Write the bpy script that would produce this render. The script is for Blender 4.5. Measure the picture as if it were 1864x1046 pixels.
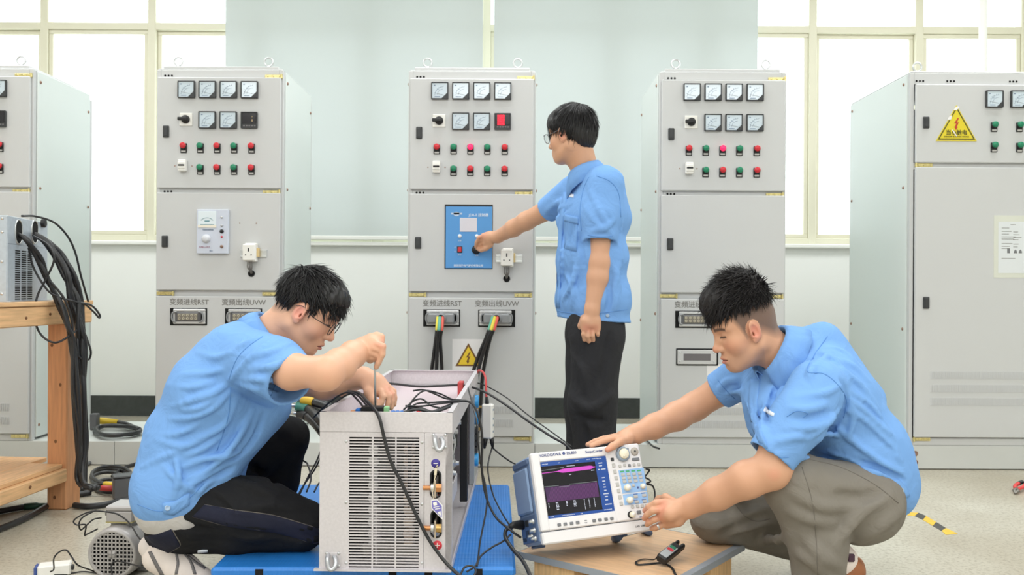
import bpy, math, random
import numpy as np
from mathutils import Vector, Matrix, Euler
from mathutils.bvhtree import BVHTree

for _o in list(bpy.data.objects): bpy.data.objects.remove(_o)
SC = bpy.context.scene
COL = SC.collection
PI = math.pi
F_PX, CX, CY, CAM_H, ROLL = 1600.0, 932.0, 523.0, 0.92, math.radians(0.3)

# ---------------------------------------------------------------- camera, world, lights, exposure
cam = bpy.data.cameras.new('camera'); cam_o = bpy.data.objects.new('camera', cam); COL.objects.link(cam_o)
cam.sensor_width = 36.0; cam.lens = 36.0*F_PX/1864.0; cam.clip_start = 0.05; cam.clip_end = 200
cam_o.location = (0, 0, CAM_H)
cam_o.rotation_euler = (Matrix.Rotation(PI/2, 3, 'X') @ Matrix.Rotation(ROLL, 3, 'Z')).to_euler()
cam.dof.use_dof = True; cam.dof.focus_distance = 2.75; cam.dof.aperture_fstop = 6.5
SC.camera = cam_o
SC.view_settings.view_transform = 'Standard'; SC.view_settings.look = 'None'
SC.view_settings.gamma = 1.0; SC.view_settings.use_curve_mapping = False
SC.view_settings.exposure = 0.28

world = bpy.data.worlds.new('overcast_sky'); SC.world = world; world.use_nodes = True
_bg = world.node_tree.nodes['Background']
_bg.inputs[0].default_value = (0.93, 0.97, 1.0, 1); _bg.inputs[1].default_value = 3.2

def area(name, loc, rot, sx, sy, power, col=(1, 1, 1)):
    l = bpy.data.lights.new(name, 'AREA'); l.shape = 'RECTANGLE'; l.size = sx; l.size_y = sy
    l.energy = power; l.color = col
    o = bpy.data.objects.new(name, l); COL.objects.link(o); o.location = loc; o.rotation_euler = rot
    return o
for _x in (-2.7, 0.0, 2.7):
    area('ceiling_lamp', (_x, 0.9, 3.36), (0, 0, 0), 1.6, 2.4, 36, (0.97, 0.99, 1.0))
    area('ceiling_lamp', (_x, -2.0, 3.36), (0, 0, 0), 1.6, 2.2, 46, (0.97, 0.99, 1.0))
    area('ceiling_lamp', (_x, 4.3, 3.36), (0, 0, 0), 1.8, 1.0, 32, (0.97, 0.99, 1.0))

# ---------------------------------------------------------------- helpers
def lin(c):
    c = c/255.0
    return c/12.92 if c <= 0.04045 else ((c+0.055)/1.055)**2.4
def rgb(r, g, b): return (lin(r), lin(g), lin(b), 1.0)

def W(px, py, Y):
    """photo pixel + distance -> world point"""
    u, v = px-CX, py-CY
    c, s = math.cos(ROLL), math.sin(ROLL)
    u, v = u*c+v*s, -u*s+v*c
    return Vector((u*Y/F_PX, Y, CAM_H - v*Y/F_PX))
def ray_dir(px, py): return (W(px, py, 1.0)-Vector((0, 0, CAM_H))).normalized()

_M = {}
def mat(name, col, rough=0.5, metal=0.0, spec=0.5, noise=None, bump=None, trans=0, emit=None, sheen=0, coat=0, sss=0, attr=None):
    """noise=(scale, amount[, detail, stretch]) colour mottling; bump=(scale, strength[, stretch])"""
    if name in _M: return _M[name]
    m = bpy.data.materials.new(name); m.use_nodes = True; _M[name] = m
    nt = m.node_tree; N = nt.nodes; L = nt.links
    b = N['Principled BSDF']
    b.inputs['Base Color'].default_value = col; b.inputs['Roughness'].default_value = rough
    b.inputs['Metallic'].default_value = metal; b.inputs['Specular IOR Level'].default_value = spec
    if trans: b.inputs['Transmission Weight'].default_value = trans
    if sheen: b.inputs['Sheen Weight'].default_value = sheen
    if coat: b.inputs['Coat Weight'].default_value = coat
    if sss:
        b.inputs['Subsurface Weight'].default_value = sss; b.inputs['Subsurface Radius'].default_value = (0.012, 0.005, 0.003)
        b.inputs['Subsurface Scale'].default_value = 1.0
    if emit:
        b.inputs['Emission Color'].default_value = emit[0]; b.inputs['Emission Strength'].default_value = emit[1]
    tc = None
    def coords(stretch):
        nonlocal tc
        if tc is None: tc = N.new('ShaderNodeTexCoord')
        if stretch is None: return tc.outputs['Object']
        mp = N.new('ShaderNodeMapping'); mp.inputs['Scale'].default_value = stretch
        L.new(tc.outputs['Object'], mp.inputs['Vector']); return mp.outputs['Vector']
    src = None
    if attr:
        a = N.new('ShaderNodeAttribute'); a.attribute_name = attr; src = a.outputs['Color']; L.new(src, b.inputs['Base Color'])
    if noise:
        n = N.new('ShaderNodeTexNoise'); n.inputs['Scale'].default_value = noise[0]
        n.inputs['Detail'].default_value = noise[2] if len(noise) > 2 else 4
        L.new(coords(noise[3] if len(noise) > 3 else None), n.inputs['Vector'])
        mr = N.new('ShaderNodeMapRange'); a_ = noise[1]
        mr.inputs[1].default_value = 0.3; mr.inputs[2].default_value = 0.7
        mr.inputs[3].default_value = 1-a_; mr.inputs[4].default_value = 1+a_
        L.new(n.outputs['Fac'], mr.inputs[0])
        mx = N.new('ShaderNodeVectorMath'); mx.operation = 'SCALE'
        if src: L.new(src, mx.inputs[0])
        else: mx.inputs[0].default_value = col[:3]
        L.new(mr.outputs[0], mx.inputs['Scale']); L.new(mx.outputs[0], b.inputs['Base Color'])
    if bump:
        n = N.new('ShaderNodeTexNoise'); n.inputs['Scale'].default_value = bump[0]; n.inputs['Detail'].default_value = 4
        L.new(coords(bump[2] if len(bump) > 2 else None), n.inputs['Vector'])
        bp = N.new('ShaderNodeBump'); bp.inputs['Strength'].default_value = bump[1]; bp.inputs['Distance'].default_value = 0.01
        L.new(n.outputs['Fac'], bp.inputs['Height']); L.new(bp.outputs[0], b.inputs['Normal'])
    return m

class MB:
    """collects polygons for one mesh"""
    def __init__(s): s.v = []; s.f = []; s.mi = []; s.sm = []; s.cur = 0; s.T = None
    def add(s, vs, fs, smooth=False):
        o = len(s.v)
        if s.T is not None: vs = [s.T @ Vector(p) for p in vs]
        s.v.extend([tuple(p) for p in vs])
        for f in fs: s.f.append([i+o for i in f]); s.mi.append(s.cur); s.sm.append(smooth)
        return s
    def box(s, x0, x1, y0, y1, z0, z1, ch=0.0):
        if ch <= 0:
            v = [(x, y, z) for z in (z0, z1) for y in (y0, y1) for x in (x0, x1)]
            return s.add(v, [(0, 2, 3, 1), (4, 5, 7, 6), (0, 1, 5, 4), (2, 6, 7, 3), (0, 4, 6, 2), (1, 3, 7, 5)])
        ch = min(ch, (x1-x0)*.45, (y1-y0)*.45, (z1-z0)*.45)
        V = {}; vs = []
        for ix, X in enumerate((x0, x1)):
            for iy, Yy in enumerate((y0, y1)):
                for iz, Z in enumerate((z0, z1)):
                    sx = ch if ix == 0 else -ch; sy = ch if iy == 0 else -ch; sz = ch if iz == 0 else -ch
                    for a, p in enumerate(((X, Yy+sy, Z+sz), (X+sx, Yy, Z+sz), (X+sx, Yy+sy, Z))):
                        V[(ix, iy, iz, a)] = len(vs); vs.append(p)
        fs = []
        g = lambda a, b, c, d: V[(a, b, c, d)]
        fs += [(g(0,0,0,0), g(0,0,1,0), g(0,1,1,0), g(0,1,0,0)), (g(1,0,0,0), g(1,1,0,0), g(1,1,1,0), g(1,0,1,0))]
        fs += [(g(0,0,0,1), g(1,0,0,1), g(1,0,1,1), g(0,0,1,1)), (g(0,1,0,1), g(0,1,1,1), g(1,1,1,1), g(1,1,0,1))]
        fs += [(g(0,0,0,2), g(0,1,0,2), g(1,1,0,2), g(1,0,0,2)), (g(0,0,1,2), g(1,0,1,2), g(1,1,1,2), g(0,1,1,2))]
        for i in (0, 1):
            for j in (0, 1):
                fs.append((g(i,j,0,0), g(i,j,1,0), g(i,j,1,1), g(i,j,0,1)))
                fs.append((g(i,0,j,0), g(i,1,j,0), g(i,1,j,2), g(i,0,j,2)))
                fs.append((g(0,i,j,1), g(1,i,j,1), g(1,i,j,2), g(0,i,j,2)))
                for k in (0, 1): fs.append((g(i,j,k,0), g(i,j,k,1), g(i,j,k,2)))
        return s.add(vs, fs)
    def cyl(s, a, b, r0, r1=None, n=16, cap=True, smooth=True):
        a = Vector(a); b = Vector(b); r1 = r0 if r1 is None else r1
        d = (b-a).normalized(); u = d.orthogonal().normalized(); w = d.cross(u)
        vs = []
        for p, r in ((a, r0), (b, r1)):
            for i in range(n):
                t = 2*PI*i/n; vs.append(p+(u*math.cos(t)+w*math.sin(t))*r)
        s.add(vs, [(i, (i+1) % n, n+(i+1) % n, n+i) for i in range(n)], smooth)
        if cap:
            s.add(vs[:n], [tuple(range(n))[::-1]]); s.add(vs[n:], [tuple(range(n))])
        return s
    def lathe(s, o, axis, prof, n=24, smooth=True):
        """prof: list of (radius, height along axis)"""
        o = Vector(o); d = Vector(axis).normalized(); u = d.orthogonal().normalized(); w = d.cross(u)
        vs = []; fs = []
        for r, h in prof:
            for i in range(n):
                t = 2*PI*i/n; vs.append(o+d*h+(u*math.cos(t)+w*math.sin(t))*max(r, 1e-5))
        for k in range(len(prof)-1):
            for i in range(n):
                fs.append((k*n+i, k*n+(i+1) % n, (k+1)*n+(i+1) % n, (k+1)*n+i))
        return s.add(vs, fs, smooth)
    def torus(s, o, axis, R, r, n=24, m=8, a0=0.0, a1=2*PI):
        o = Vector(o); d = Vector(axis).normalized(); u = d.orthogonal().normalized(); w = d.cross(u)
        full = abs(a1-a0-2*PI) < 1e-6
        pts = []
        for i in range(n+(0 if full else 1)):
            t = a0+(a1-a0)*i/n; pts.append(o+(u*math.cos(t)+w*math.sin(t))*R)
        return s.tube(pts, r, m, closed=full)
    def tube(s, pts, r, m=8, closed=False, flat=None, cap=True):
        """sweep a circle (or ellipse flat=(rx, ry)) along pts"""
        P = [Vector(p) for p in pts]; n = len(P); vs = []; fs = []
        rr = r if isinstance(r, (list, tuple)) else [r]*n
        up = None
        for i in range(n):
            if closed: d = P[(i+1) % n]-P[i-1]
            else: d = P[min(i+1, n-1)]-P[max(i-1, 0)]
            if d.length < 1e-9: d = Vector((0, 0, 1))
            d.normalize()
            if up is None: up = d.orthogonal().normalized()
            up = (up-d*up.dot(d))
            if up.length < 1e-6: up = d.orthogonal()
            up.normalize(); w = d.cross(up)
            for k in range(m):
                t = 2*PI*k/m
                fx, fy = flat if flat else (1, 1)
                vs.append(P[i]+(up*math.cos(t)*fx+w*math.sin(t)*fy)*rr[i])
        for i in range(n if closed else n-1):
            j = (i+1) % n
            for k in range(m): fs.append((i*m+k, i*m+(k+1) % m, j*m+(k+1) % m, j*m+k))
        if not closed and cap:
            fs.append(tuple(range(m))[::-1]); fs.append(tuple((n-1)*m+k for k in range(m)))
        return s.add(vs, fs, True)
    def prism(s, poly, y0, y1, plane='xz'):
        """extrude polygon; plane xz: extruded along y"""
        n = len(poly)
        def mk(p, h):
            return (p[0], h, p[1]) if plane == 'xz' else ((p[0], p[1], h) if plane == 'xy' else (h, p[0], p[1]))
        vs = [mk(p, y0) for p in poly]+[mk(p, y1) for p in poly]
        s.add(vs, [tuple(range(n))[::-1], tuple(range(n, 2*n))]+[(i, (i+1) % n, n+(i+1) % n, n+i) for i in range(n)])
        return s
    def ball(s, c, r, n=12, m=8, sc=(1, 1, 1)):
        vs = []; fs = []
        for i in range(m+1):
            t = PI*i/m
            for k in range(n):
                p = 2*PI*k/n
                vs.append((c[0]+r*sc[0]*math.sin(t)*math.cos(p), c[1]+r*sc[1]*math.sin(t)*math.sin(p), c[2]+r*sc[2]*math.cos(t)))
        for i in range(m):
            for k in range(n): fs.append((i*n+k, i*n+(k+1) % n, (i+1)*n+(k+1) % n, (i+1)*n+k))
        return s.add(vs, fs, True)
    def grid(s, rows, smooth=True, closed=False):
        n = len(rows[0]); vs = [p for r in rows for p in r]; fs = []
        for i in range(len(rows)-1):
            for k in range(n if closed else n-1):
                fs.append((i*n+k, i*n+(k+1) % n, (i+1)*n+(k+1) % n, (i+1)*n+k))
        return s.add(vs, fs, smooth)
    def mesh(s, name, mats):
        me = bpy.data.meshes.new(name); me.from_pydata(s.v, [], s.f)
        for m in (mats if isinstance(mats, (list, tuple)) else [mats]): me.materials.append(m)
        me.polygons.foreach_set('material_index', s.mi); me.polygons.foreach_set('use_smooth', s.sm)
        me.validate(); me.update()
        return me

_WM = {}
def wm(o): return _WM.get(o.name, Matrix.Identity(4))
def place(o, loc=(0, 0, 0), rot=None, parent=None):
    R = rot if isinstance(rot, Matrix) else Euler(rot or (0, 0, 0)).to_matrix()
    L = Matrix.Translation(Vector(loc)) @ R.to_4x4()
    if parent is not None: o.parent = parent
    o.matrix_local = L
    _WM[o.name] = (wm(parent) if parent is not None else Matrix.Identity(4)) @ L
    return o
def tag(o, label=None, cat=None, group=None, kind=None):
    if label: o['label'] = label
    if cat: o['category'] = cat
    if group: o['group'] = group
    if kind: o['kind'] = kind
    return o
def thing(name, label, cat, loc=(0, 0, 0), rot=None, group=None):
    o = bpy.data.objects.new(name, None); COL.objects.link(o); o.empty_display_size = 0.05
    place(o, loc, rot); return tag(o, label, cat, group)
def obj(name, mb, mats, parent=None, loc=(0, 0, 0), rot=None, world=False, label=None):
    """link one mesh object; world=True: mb holds world coordinates"""
    me = mb if isinstance(mb, bpy.types.Mesh) else mb.mesh(name, mats)
    o = bpy.data.objects.new(name, me); COL.objects.link(o)
    place(o, loc, rot, parent)
    if world:
        me.transform(wm(o).inverted())
    if label: o['label'] = label
    return o
def dup_mesh(src, parent, loc, rot=None, deep=True):
    """copy an object (mesh shared) and its children under a parent"""
    c = src.copy(); COL.objects.link(c); place(c, loc, rot, parent)
    if deep:
        for ch in list(src.children):
            d = ch.copy(); COL.objects.link(d); place(d, ch.matrix_local.to_translation(), ch.matrix_local.to_3x3(), c)
    return c
def text_mesh(s, size, depth=0.0006, align='CENTER', bold=0.0, sx=1.0):
    cu = bpy.data.curves.new('text', 'FONT'); cu.body = s; cu.size = size; cu.extrude = depth
    cu.align_x = align; cu.align_y = 'CENTER'; cu.resolution_u = 3; cu.offset = bold
    o = bpy.data.objects.new('text', cu); COL.objects.link(o)
    dg = bpy.context.evaluated_depsgraph_get(); me = bpy.data.meshes.new_from_object(o.evaluated_get(dg))
    bpy.data.objects.remove(o); bpy.data.curves.remove(cu)
    me.transform(Matrix.Diagonal((sx, 1, 1, 1)))
    me.transform(Matrix.Rotation(PI/2, 4, 'X'))     # now faces -Y
    me.materials.clear()
    return me
def text(name, s, size, m, parent, loc, rot=None, **k):
    me = text_mesh(s, size, **k); me.materials.append(m)
    return obj(name, me, None, parent, loc, rot)
def spline(pts, n=12):
    """Catmull-Rom through points"""
    P = [Vector(p) for p in pts]
    if len(P) < 3:
        return [P[0].lerp(P[-1], i/n) for i in range(n+1)]
    out = []; Q = [P[0]*2-P[1]]+P+[P[-1]*2-P[-2]]
    for i in range(1, len(Q)-2):
        a, b, c, d = Q[i-1:i+3]
        for k in range(n):
            t = k/n
            out.append(0.5*((2*b)+(c-a)*t+(2*a-5*b+4*c-d)*t*t+(3*b-a-3*c+d)*t*t*t))
    out.append(P[-1]); return out
def cable(name, pts, r, m, label=None, cat=None, parent=None, group=None, n=8, sides=8):
    mb = MB(); mb.tube(spline(pts, n), r, sides)
    if parent is not None: return obj(name, mb, m, parent, world=True, label=label)
    o = obj(name, mb, m); return tag(o, label, cat, group)
# ---------------------------------------------------------------- materials of the setting
M_WALL = mat('wall_paint', rgb(243, 244, 240), 0.6, noise=(1.5, 0.015))
M_CEIL = mat('ceiling_paint', rgb(240, 240, 238), 0.8)
M_BASE = mat('dark_skirting', rgb(62, 66, 64), 0.6, noise=(30, 0.15))
M_FRAME = mat('window_frame_cream', rgb(222, 218, 196), 0.45)
M_SILL = mat('sill_white', rgb(238, 238, 232), 0.5)
M_PLINTH = mat('plinth_paint', rgb(206, 208, 205), 0.45, noise=(4, 0.03))
M_PLINTH_TOP = mat('plinth_top_paint', rgb(228, 232, 228), 0.35)
def floor_mat():
    m = bpy.data.materials.new('terrazzo_floor'); m.use_nodes = True; N = m.node_tree.nodes; L = m.node_tree.links
    b = N['Principled BSDF']; b.inputs['Roughness'].default_value = 0.33
    tc = N.new('ShaderNodeTexCoord')
    n1 = N.new('ShaderNodeTexNoise'); n1.inputs['Scale'].default_value = 75; n1.inputs['Detail'].default_value = 5; n1.inputs['Roughness'].default_value = 0.7
    n2 = N.new('ShaderNodeTexNoise'); n2.inputs['Scale'].default_value = 1.3; n2.inputs['Detail'].default_value = 6
    vo = N.new('ShaderNodeTexVoronoi'); vo.inputs['Scale'].default_value = 80
    for n in (n1, n2, vo): L.new(tc.outputs['Object'], n.inputs['Vector'])
    r1 = N.new('ShaderNodeValToRGB'); e = r1.color_ramp.elements
    e[0].position = 0.33; e[0].color = rgb(164, 157, 142); e[1].position = 0.52; e[1].color = rgb(203, 199, 188)
    L.new(n1.outputs['Fac'], r1.inputs[0])
    r2 = N.new('ShaderNodeValToRGB'); e = r2.color_ramp.elements
    e[0].position = 0.35; e[0].color = rgb(214, 206, 190); e[1].position = 0.65; e[1].color = rgb(255, 255, 250)
    L.new(n2.outputs['Fac'], r2.inputs[0])
    mx = N.new('ShaderNodeMix'); mx.data_type = 'RGBA'; mx.blend_type = 'MULTIPLY'; mx.inputs[0].default_value = 0.9
    L.new(r1.outputs[0], mx.inputs[6]); L.new(r2.outputs[0], mx.inputs[7])
    r3 = N.new('ShaderNodeValToRGB'); e = r3.color_ramp.elements
    e[0].position = 0.05; e[0].color = rgb(190, 182, 166); e[1].position = 0.16; e[1].color = (1, 1, 1, 1)
    L.new(vo.outputs['Distance'], r3.inputs[0])
    m2 = N.new('ShaderNodeMix'); m2.data_type = 'RGBA'; m2.blend_type = 'MULTIPLY'; m2.inputs[0].default_value = 0.6
    L.new(mx.outputs[2], m2.inputs[6]); L.new(r3.outputs[0], m2.inputs[7]); L.new(m2.outputs[2], b.inputs['Base Color'])
    rr = N.new('ShaderNodeMapRange'); rr.inputs[3].default_value = 0.24; rr.inputs[4].default_value = 0.42
    L.new(n2.outputs['Fac'], rr.inputs[0]); L.new(rr.outputs[0], b.inputs['Roughness'])
    return m
M_FLOOR = floor_mat()
def pane_mat():
    m = bpy.data.materials.new('window_glass'); m.use_nodes = True; N = m.node_tree.nodes; L = m.node_tree.links
    N.remove(N['Principled BSDF']); out = N['Material Output']
    t = N.new('ShaderNodeBsdfTransparent'); t.inputs[0].default_value = (0.94, 0.97, 0.96, 1)
    g = N.new('ShaderNodeBsdfGlossy'); g.inputs['Roughness'].default_value = 0.02
    mx = N.new('ShaderNodeMixShader'); mx.inputs[0].default_value = .06
    L.new(t.outputs[0], mx.inputs[1]); L.new(g.outputs[0], mx.inputs[2])
    L.new(mx.outputs[0], out.inputs[0]); return m
M_PANE = pane_mat()
def blind_mat():
    m = bpy.data.materials.new('blind_fabric'); m.use_nodes = True; N = m.node_tree.nodes; L = m.node_tree.links
    b = N['Principled BSDF']; b.inputs['Base Color'].default_value = rgb(194, 201, 199); b.inputs['Roughness'].default_value = 0.7
    t = N.new('ShaderNodeBsdfTranslucent'); t.inputs[0].default_value = rgb(212, 218, 216)
    mx = N.new('ShaderNodeMixShader'); mx.inputs[0].default_value = 0.10
    L.new(b.outputs[0], mx.inputs[1]); L.new(t.outputs[0], mx.inputs[2]); L.new(mx.outputs[0], N['Material Output'].inputs[0]); return m
M_BLIND = blind_mat()

XL, XR, YB, YN, ZC = -5.0, 5.0, 6.2, -4.5, 3.4
def struct(name, mb, m, parent=None):
    o = obj(name, mb, m, parent)
    if parent is None: o['kind'] = 'structure'
    return o
struct('floor', MB().box(XL-.2, XR+.2, YN-.2, YB+.2, -0.15, 0), M_FLOOR)
struct('ceiling', MB().box(XL-.2, XR+.2, YN-.2, YB+.2, ZC, ZC+.15), M_CEIL)
struct('wall_left', MB().box(XL-.2, XL, YN-.2, YB+.2, 0, ZC), M_WALL)
struct('wall_right', MB().box(XR, XR+.2, YN-.2, YB+.2, 0, ZC), M_WALL)
struct('wall_front', MB().box(XL, XR, YN-.2, YN, 0, ZC), M_WALL)
# back wall: low wall under a ribbon of windows, lintel above
ZS = 1.205; ZT = 3.1
WXL, WXR = -4.4, 4.4
mb = MB().box(XL, XR, YB, YB+.2, 0, ZS); mb.box(XL, XR, YB, YB+.2, ZT, ZC)
mb.box(XL, WXL, YB, YB+.2, ZS, ZT); mb.box(WXR, XR, YB, YB+.2, ZS, ZT)
struct('wall_back', mb, M_WALL)
struct('baseboard_back', MB().box(XL, XR, YB-.012, YB-.001, 0.005, 0.145), M_BASE)
struct('trim_1', MB().box(WXL-.03, WXR+.03, YB-.05, YB+.19, ZS, ZS+.03, .006), M_SILL)
def px_x(px, Y): return (px-CX)*Y/F_PX
YW = YB+.05
zt = W(600, 45, YW).z       # transom top
def window(n, xs, zlow):
    """xs: mullion x positions (first and last are the jambs)"""
    f = MB()
    f.box(xs[0], xs[-1], YW-.03, YW+.05, zlow, zlow+.045, .004)
    f.box(xs[0], xs[-1], YW-.03, YW+.05, ZT-.05, ZT, .004)
    f.box(xs[0], xs[-1], YW-.03, YW+.05, zt-.05, zt, .004)
    for i, x in enumerate(xs):
        w = .028
        f.box(max(x-w, xs[0]), min(x+w, xs[-1]), YW-.034, YW+.054, zlow, ZT, .004)
    o = struct('window_%d' % n, f, M_FRAME)
    for i in range(len(xs)-1):
        a, b = xs[i]+.028, xs[i+1]-.028
        for (z0, z1, tall) in ((zlow+.045, zt-.05, True), (zt, ZT-.05, False)):
            if tall:
                sh = MB(); t = .03; y0 = YW-.018+(.022 if i % 2 else 0)
                sh.box(a, b, y0, y0+.02, z1-t, z1, .003); sh.box(a, b, y0, y0+.02, z0, z0+t, .003)
                sh.box(a, a+t, y0, y0+.02, z0+t, z1-t, .003); sh.box(b-t, b, y0, y0+.02, z0+t, z1-t, .003)
                obj('sash', sh, M_FRAME, o)
            obj('pane', MB().box(a, b, YW+.012, YW+.016, z0, z1), M_PANE, o)
wl = [WXL]+[px_x(p, YW) for p in (-120, 82, 277, 470)]
wmid = [px_x(p, YW) for p in (470, 670, 884, 1110, 1280)]
wr = [px_x(p, YW) for p in (1280, 1475, 1668, 1860)]+[WXR]
ZW = ZS+.03
window(1, wl, ZW); window(2, wmid, ZW); window(3, wr, ZW)
# roller blinds in front of the middle windows
def blind(x0, x1, label):
    r = thing('roller_blind', label, 'blind', ((x0+x1)/2, YB-.06, ZW), group='roller blinds over the middle windows')
    hw = (x1-x0)/2; rows = []
    for k in range(9):
        z = .035+(3.02-ZW-.035)*k/8
        rows.append([(-hw+2*hw*i/40, .003*math.sin(i*.55)*(1-k/10), z) for i in range(41)])
    obj('blind_fabric', MB().grid(rows), M_BLIND, r)
    obj('bottom_rail', MB().box(-hw, hw, -.011, .011, .012, .04, .004), M_SILL, r)
    obj('roller_tube', MB().cyl((-hw-.02, 0, 3.03-ZW), (hw+.02, 0, 3.03-ZW), .03, n=20), M_SILL, r)
    return r
yb = YB-.06
blind(px_x(408, yb), px_x(876.5, yb), 'pale grey green roller blind left of the bright gap behind middle cabinet')
blind(px_x(897, yb), px_x(1377, yb), 'pale grey green roller blind right of the bright gap, behind standing man')
p = px_x(1784, 6.0)
pipe = thing('white_pipe', 'vertical white pipe in front of the right-hand window', 'pipe', (p, 5.98, 0))
obj('tube', MB().cyl((0, 0, 0.0), (0, 0, ZC), .026, n=20), M_SILL, pipe)
for z in (.5, 1.9, 3.0):
    obj('pipe_clip', MB().torus((0, 0, z), (0, 0, 1), .028, .005, 20, 6).box(-.012, .012, .025, .22, z-.008, z+.008), M_SILL, pipe)
# low raised steel plinth the cabinets stand on
PZ = 0.124; YC = 4.5
pl = thing('steel_plinth', 'long low painted steel plinth under the row of cabinets', 'plinth', (0, YC, 0))
sx = [-3.2, -2.03, -1.36, px_x(740, YC), px_x(975, YC), px_x(1163, YC), px_x(1655, YC)-.02, 3.4]
for a, b in zip(sx[:-1], sx[1:]):
    s = MB().box(a+.001, b-.001, -.004, .012, 0.004, PZ-.001, .002)
    obj('front_panel', s, M_PLINTH, pl)
obj('top_plate', MB().box(-3.2, 3.4, .012, .66, PZ-.014, PZ-.001), M_PLINTH_TOP, pl)
obj('back_panel', MB().box(-3.2, 3.4, .645, .66, 0, PZ-.014), M_PLINTH, pl)
M_BOLT = mat('rusty_bolt', rgb(150, 120, 105), .5, .6, noise=(60, .3))
for zz in (825, 841):
    q = W(1666, zz, YC-.004)
    obj('plinth_bolt', MB().cyl((q.x, -.004, q.z), (q.x, -.011, q.z), .0105, n=6, smooth=False).cyl((q.x, -.004, q.z), (q.x, -.006, q.z), .014, n=16), M_BOLT, pl)
# hazard tape stuck to the floor, right
M_TAPE_Y = mat('tape_yellow', rgb(232, 190, 60), .5, noise=(40, .1)); M_TAPE_K = mat('tape_black', rgb(70, 70, 68), .5, noise=(40, .2))
def fl(px, py):
    u, v = px-CX, py-CY; c, s = math.cos(ROLL), math.sin(ROLL); v0 = -u*s+v*c; Y = CAM_H*F_PX/v0
    return W(px, py, Y)
tp = thing('floor_tape', 'torn black and yellow hazard tape strip stuck on the floor', 'tape', fl(1690, 950))
edge_a = [(1646, 932), (1672, 933), (1686, 939), (1704, 950), (1722, 961), (1743, 971)]
edge_b = [(1646, 937), (1665, 939), (1680, 946), (1698, 957), (1714, 966), (1722, 973)]
for i in range(len(edge_a)-1):
    q = [fl(*edge_a[i]), fl(*edge_b[i]), fl(*edge_b[i+1]), fl(*edge_a[i+1])]
    mb = MB(); mb.add([v+Vector((0, 0, .0012)) for v in q]+[v+Vector((0, 0, .0002)) for v in q], [(0, 1, 2, 3), (7, 6, 5, 4), (0, 4, 5, 1), (1, 5, 6, 2), (2, 6, 7, 3), (3, 7, 4, 0)])
    obj('tape_band', mb, M_TAPE_K if i % 2 else M_TAPE_Y, tp, world=True)
# ---------------------------------------------------------------- electrical cabinets
M_CAB = mat('cabinet_paint', rgb(203, 204, 204), 0.42, bump=(700, .04))
M_CAB_SIDE_LIT = mat('cabinet_paint_side_lit', rgb(219, 226, 223), 0.38, bump=(500, .03))  # same paint as the fronts, with light falling on the sides put into the colour
M_DARK = mat('black_plastic', rgb(52, 54, 56), 0.45)
M_BLACK = mat('matte_black', rgb(26, 26, 28), 0.5)
M_HOLE = mat('hole_black', rgb(14, 14, 15), 0.9)
M_BRASS = mat('zinc_brass', rgb(214, 200, 140), 0.35, .75, noise=(120, .2))
M_STEEL = mat('bright_steel', rgb(205, 207, 208), 0.28, .9)
M_DIAL = mat('meter_dial', rgb(208, 222, 232), 0.12, coat=.6)
M_PRINT = mat('print_blue_grey', rgb(120, 140, 165), 0.6)
M_PRINT_D = mat('print_dark', rgb(62, 62, 62), 0.6)
M_TXT = mat('print_stencil_grey', rgb(122, 120, 116), 0.6)
M_WHITE = mat('white_plastic', rgb(240, 238, 232), 0.4)
M_PAPER = mat('paper', rgb(238, 236, 236), 0.8)
M_RED = mat('red_cap', rgb(205, 40, 52), 0.3); M_GREEN = mat('green_cap', rgb(22, 128, 92), 0.3)
M_LIT = mat('lit_red_cap', rgb(255, 40, 90), 0.3, emit=(rgb(255, 30, 90), .75))
M_PLATE = mat('label_plate', rgb(190, 188, 184), 0.5)
M_SEG = mat('led_segments', rgb(255, 30, 60), 0.4, emit=(rgb(255, 25, 65), 1.1))
M_BLUE = mat('blue_panel_paint', rgb(84, 152, 216), 0.35)
M_YEL = mat('warning_yellow', rgb(240, 205, 50), 0.5); M_BROWN = mat('warning_outline', rgb(120, 82, 40), 0.55)
M_SIGN_Y = mat('sign_yellow', rgb(226, 206, 40), 0.45); M_OLIVE = mat('sign_outline', rgb(82, 78, 14), 0.5)
M_SIGN_R = mat('sign_red', rgb(190, 60, 35), 0.5)
M_LCD = mat('lcd_grey', rgb(214, 212, 222), 0.12, coat=.5)
M_CABLE = mat('cable_black', rgb(38, 38, 40), 0.38)
M_CON = mat('connector_grey', rgb(142, 144, 146), 0.45); M_CON_L = mat('connector_frame', rgb(206, 206, 206), 0.35, .3)
M_PIN = mat('contact_insert', rgb(190, 182, 160), 0.5)
M_UNIT = mat('controller_face', rgb(206, 212, 226), 0.4)
S_C = F_PX/YC
def zc(py): return CAM_H-PZ-(py-CY)/S_C
def k(px): return px/S_C
_MESH = {}
def cached(key, fn):
    if key not in _MESH: _MESH[key] = fn()
    return _MESH[key]
def part(name, key, fn, parent, loc=(0, 0, 0), rot=None):
    return obj(name, cached(key, fn), None, parent, loc, rot)

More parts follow.
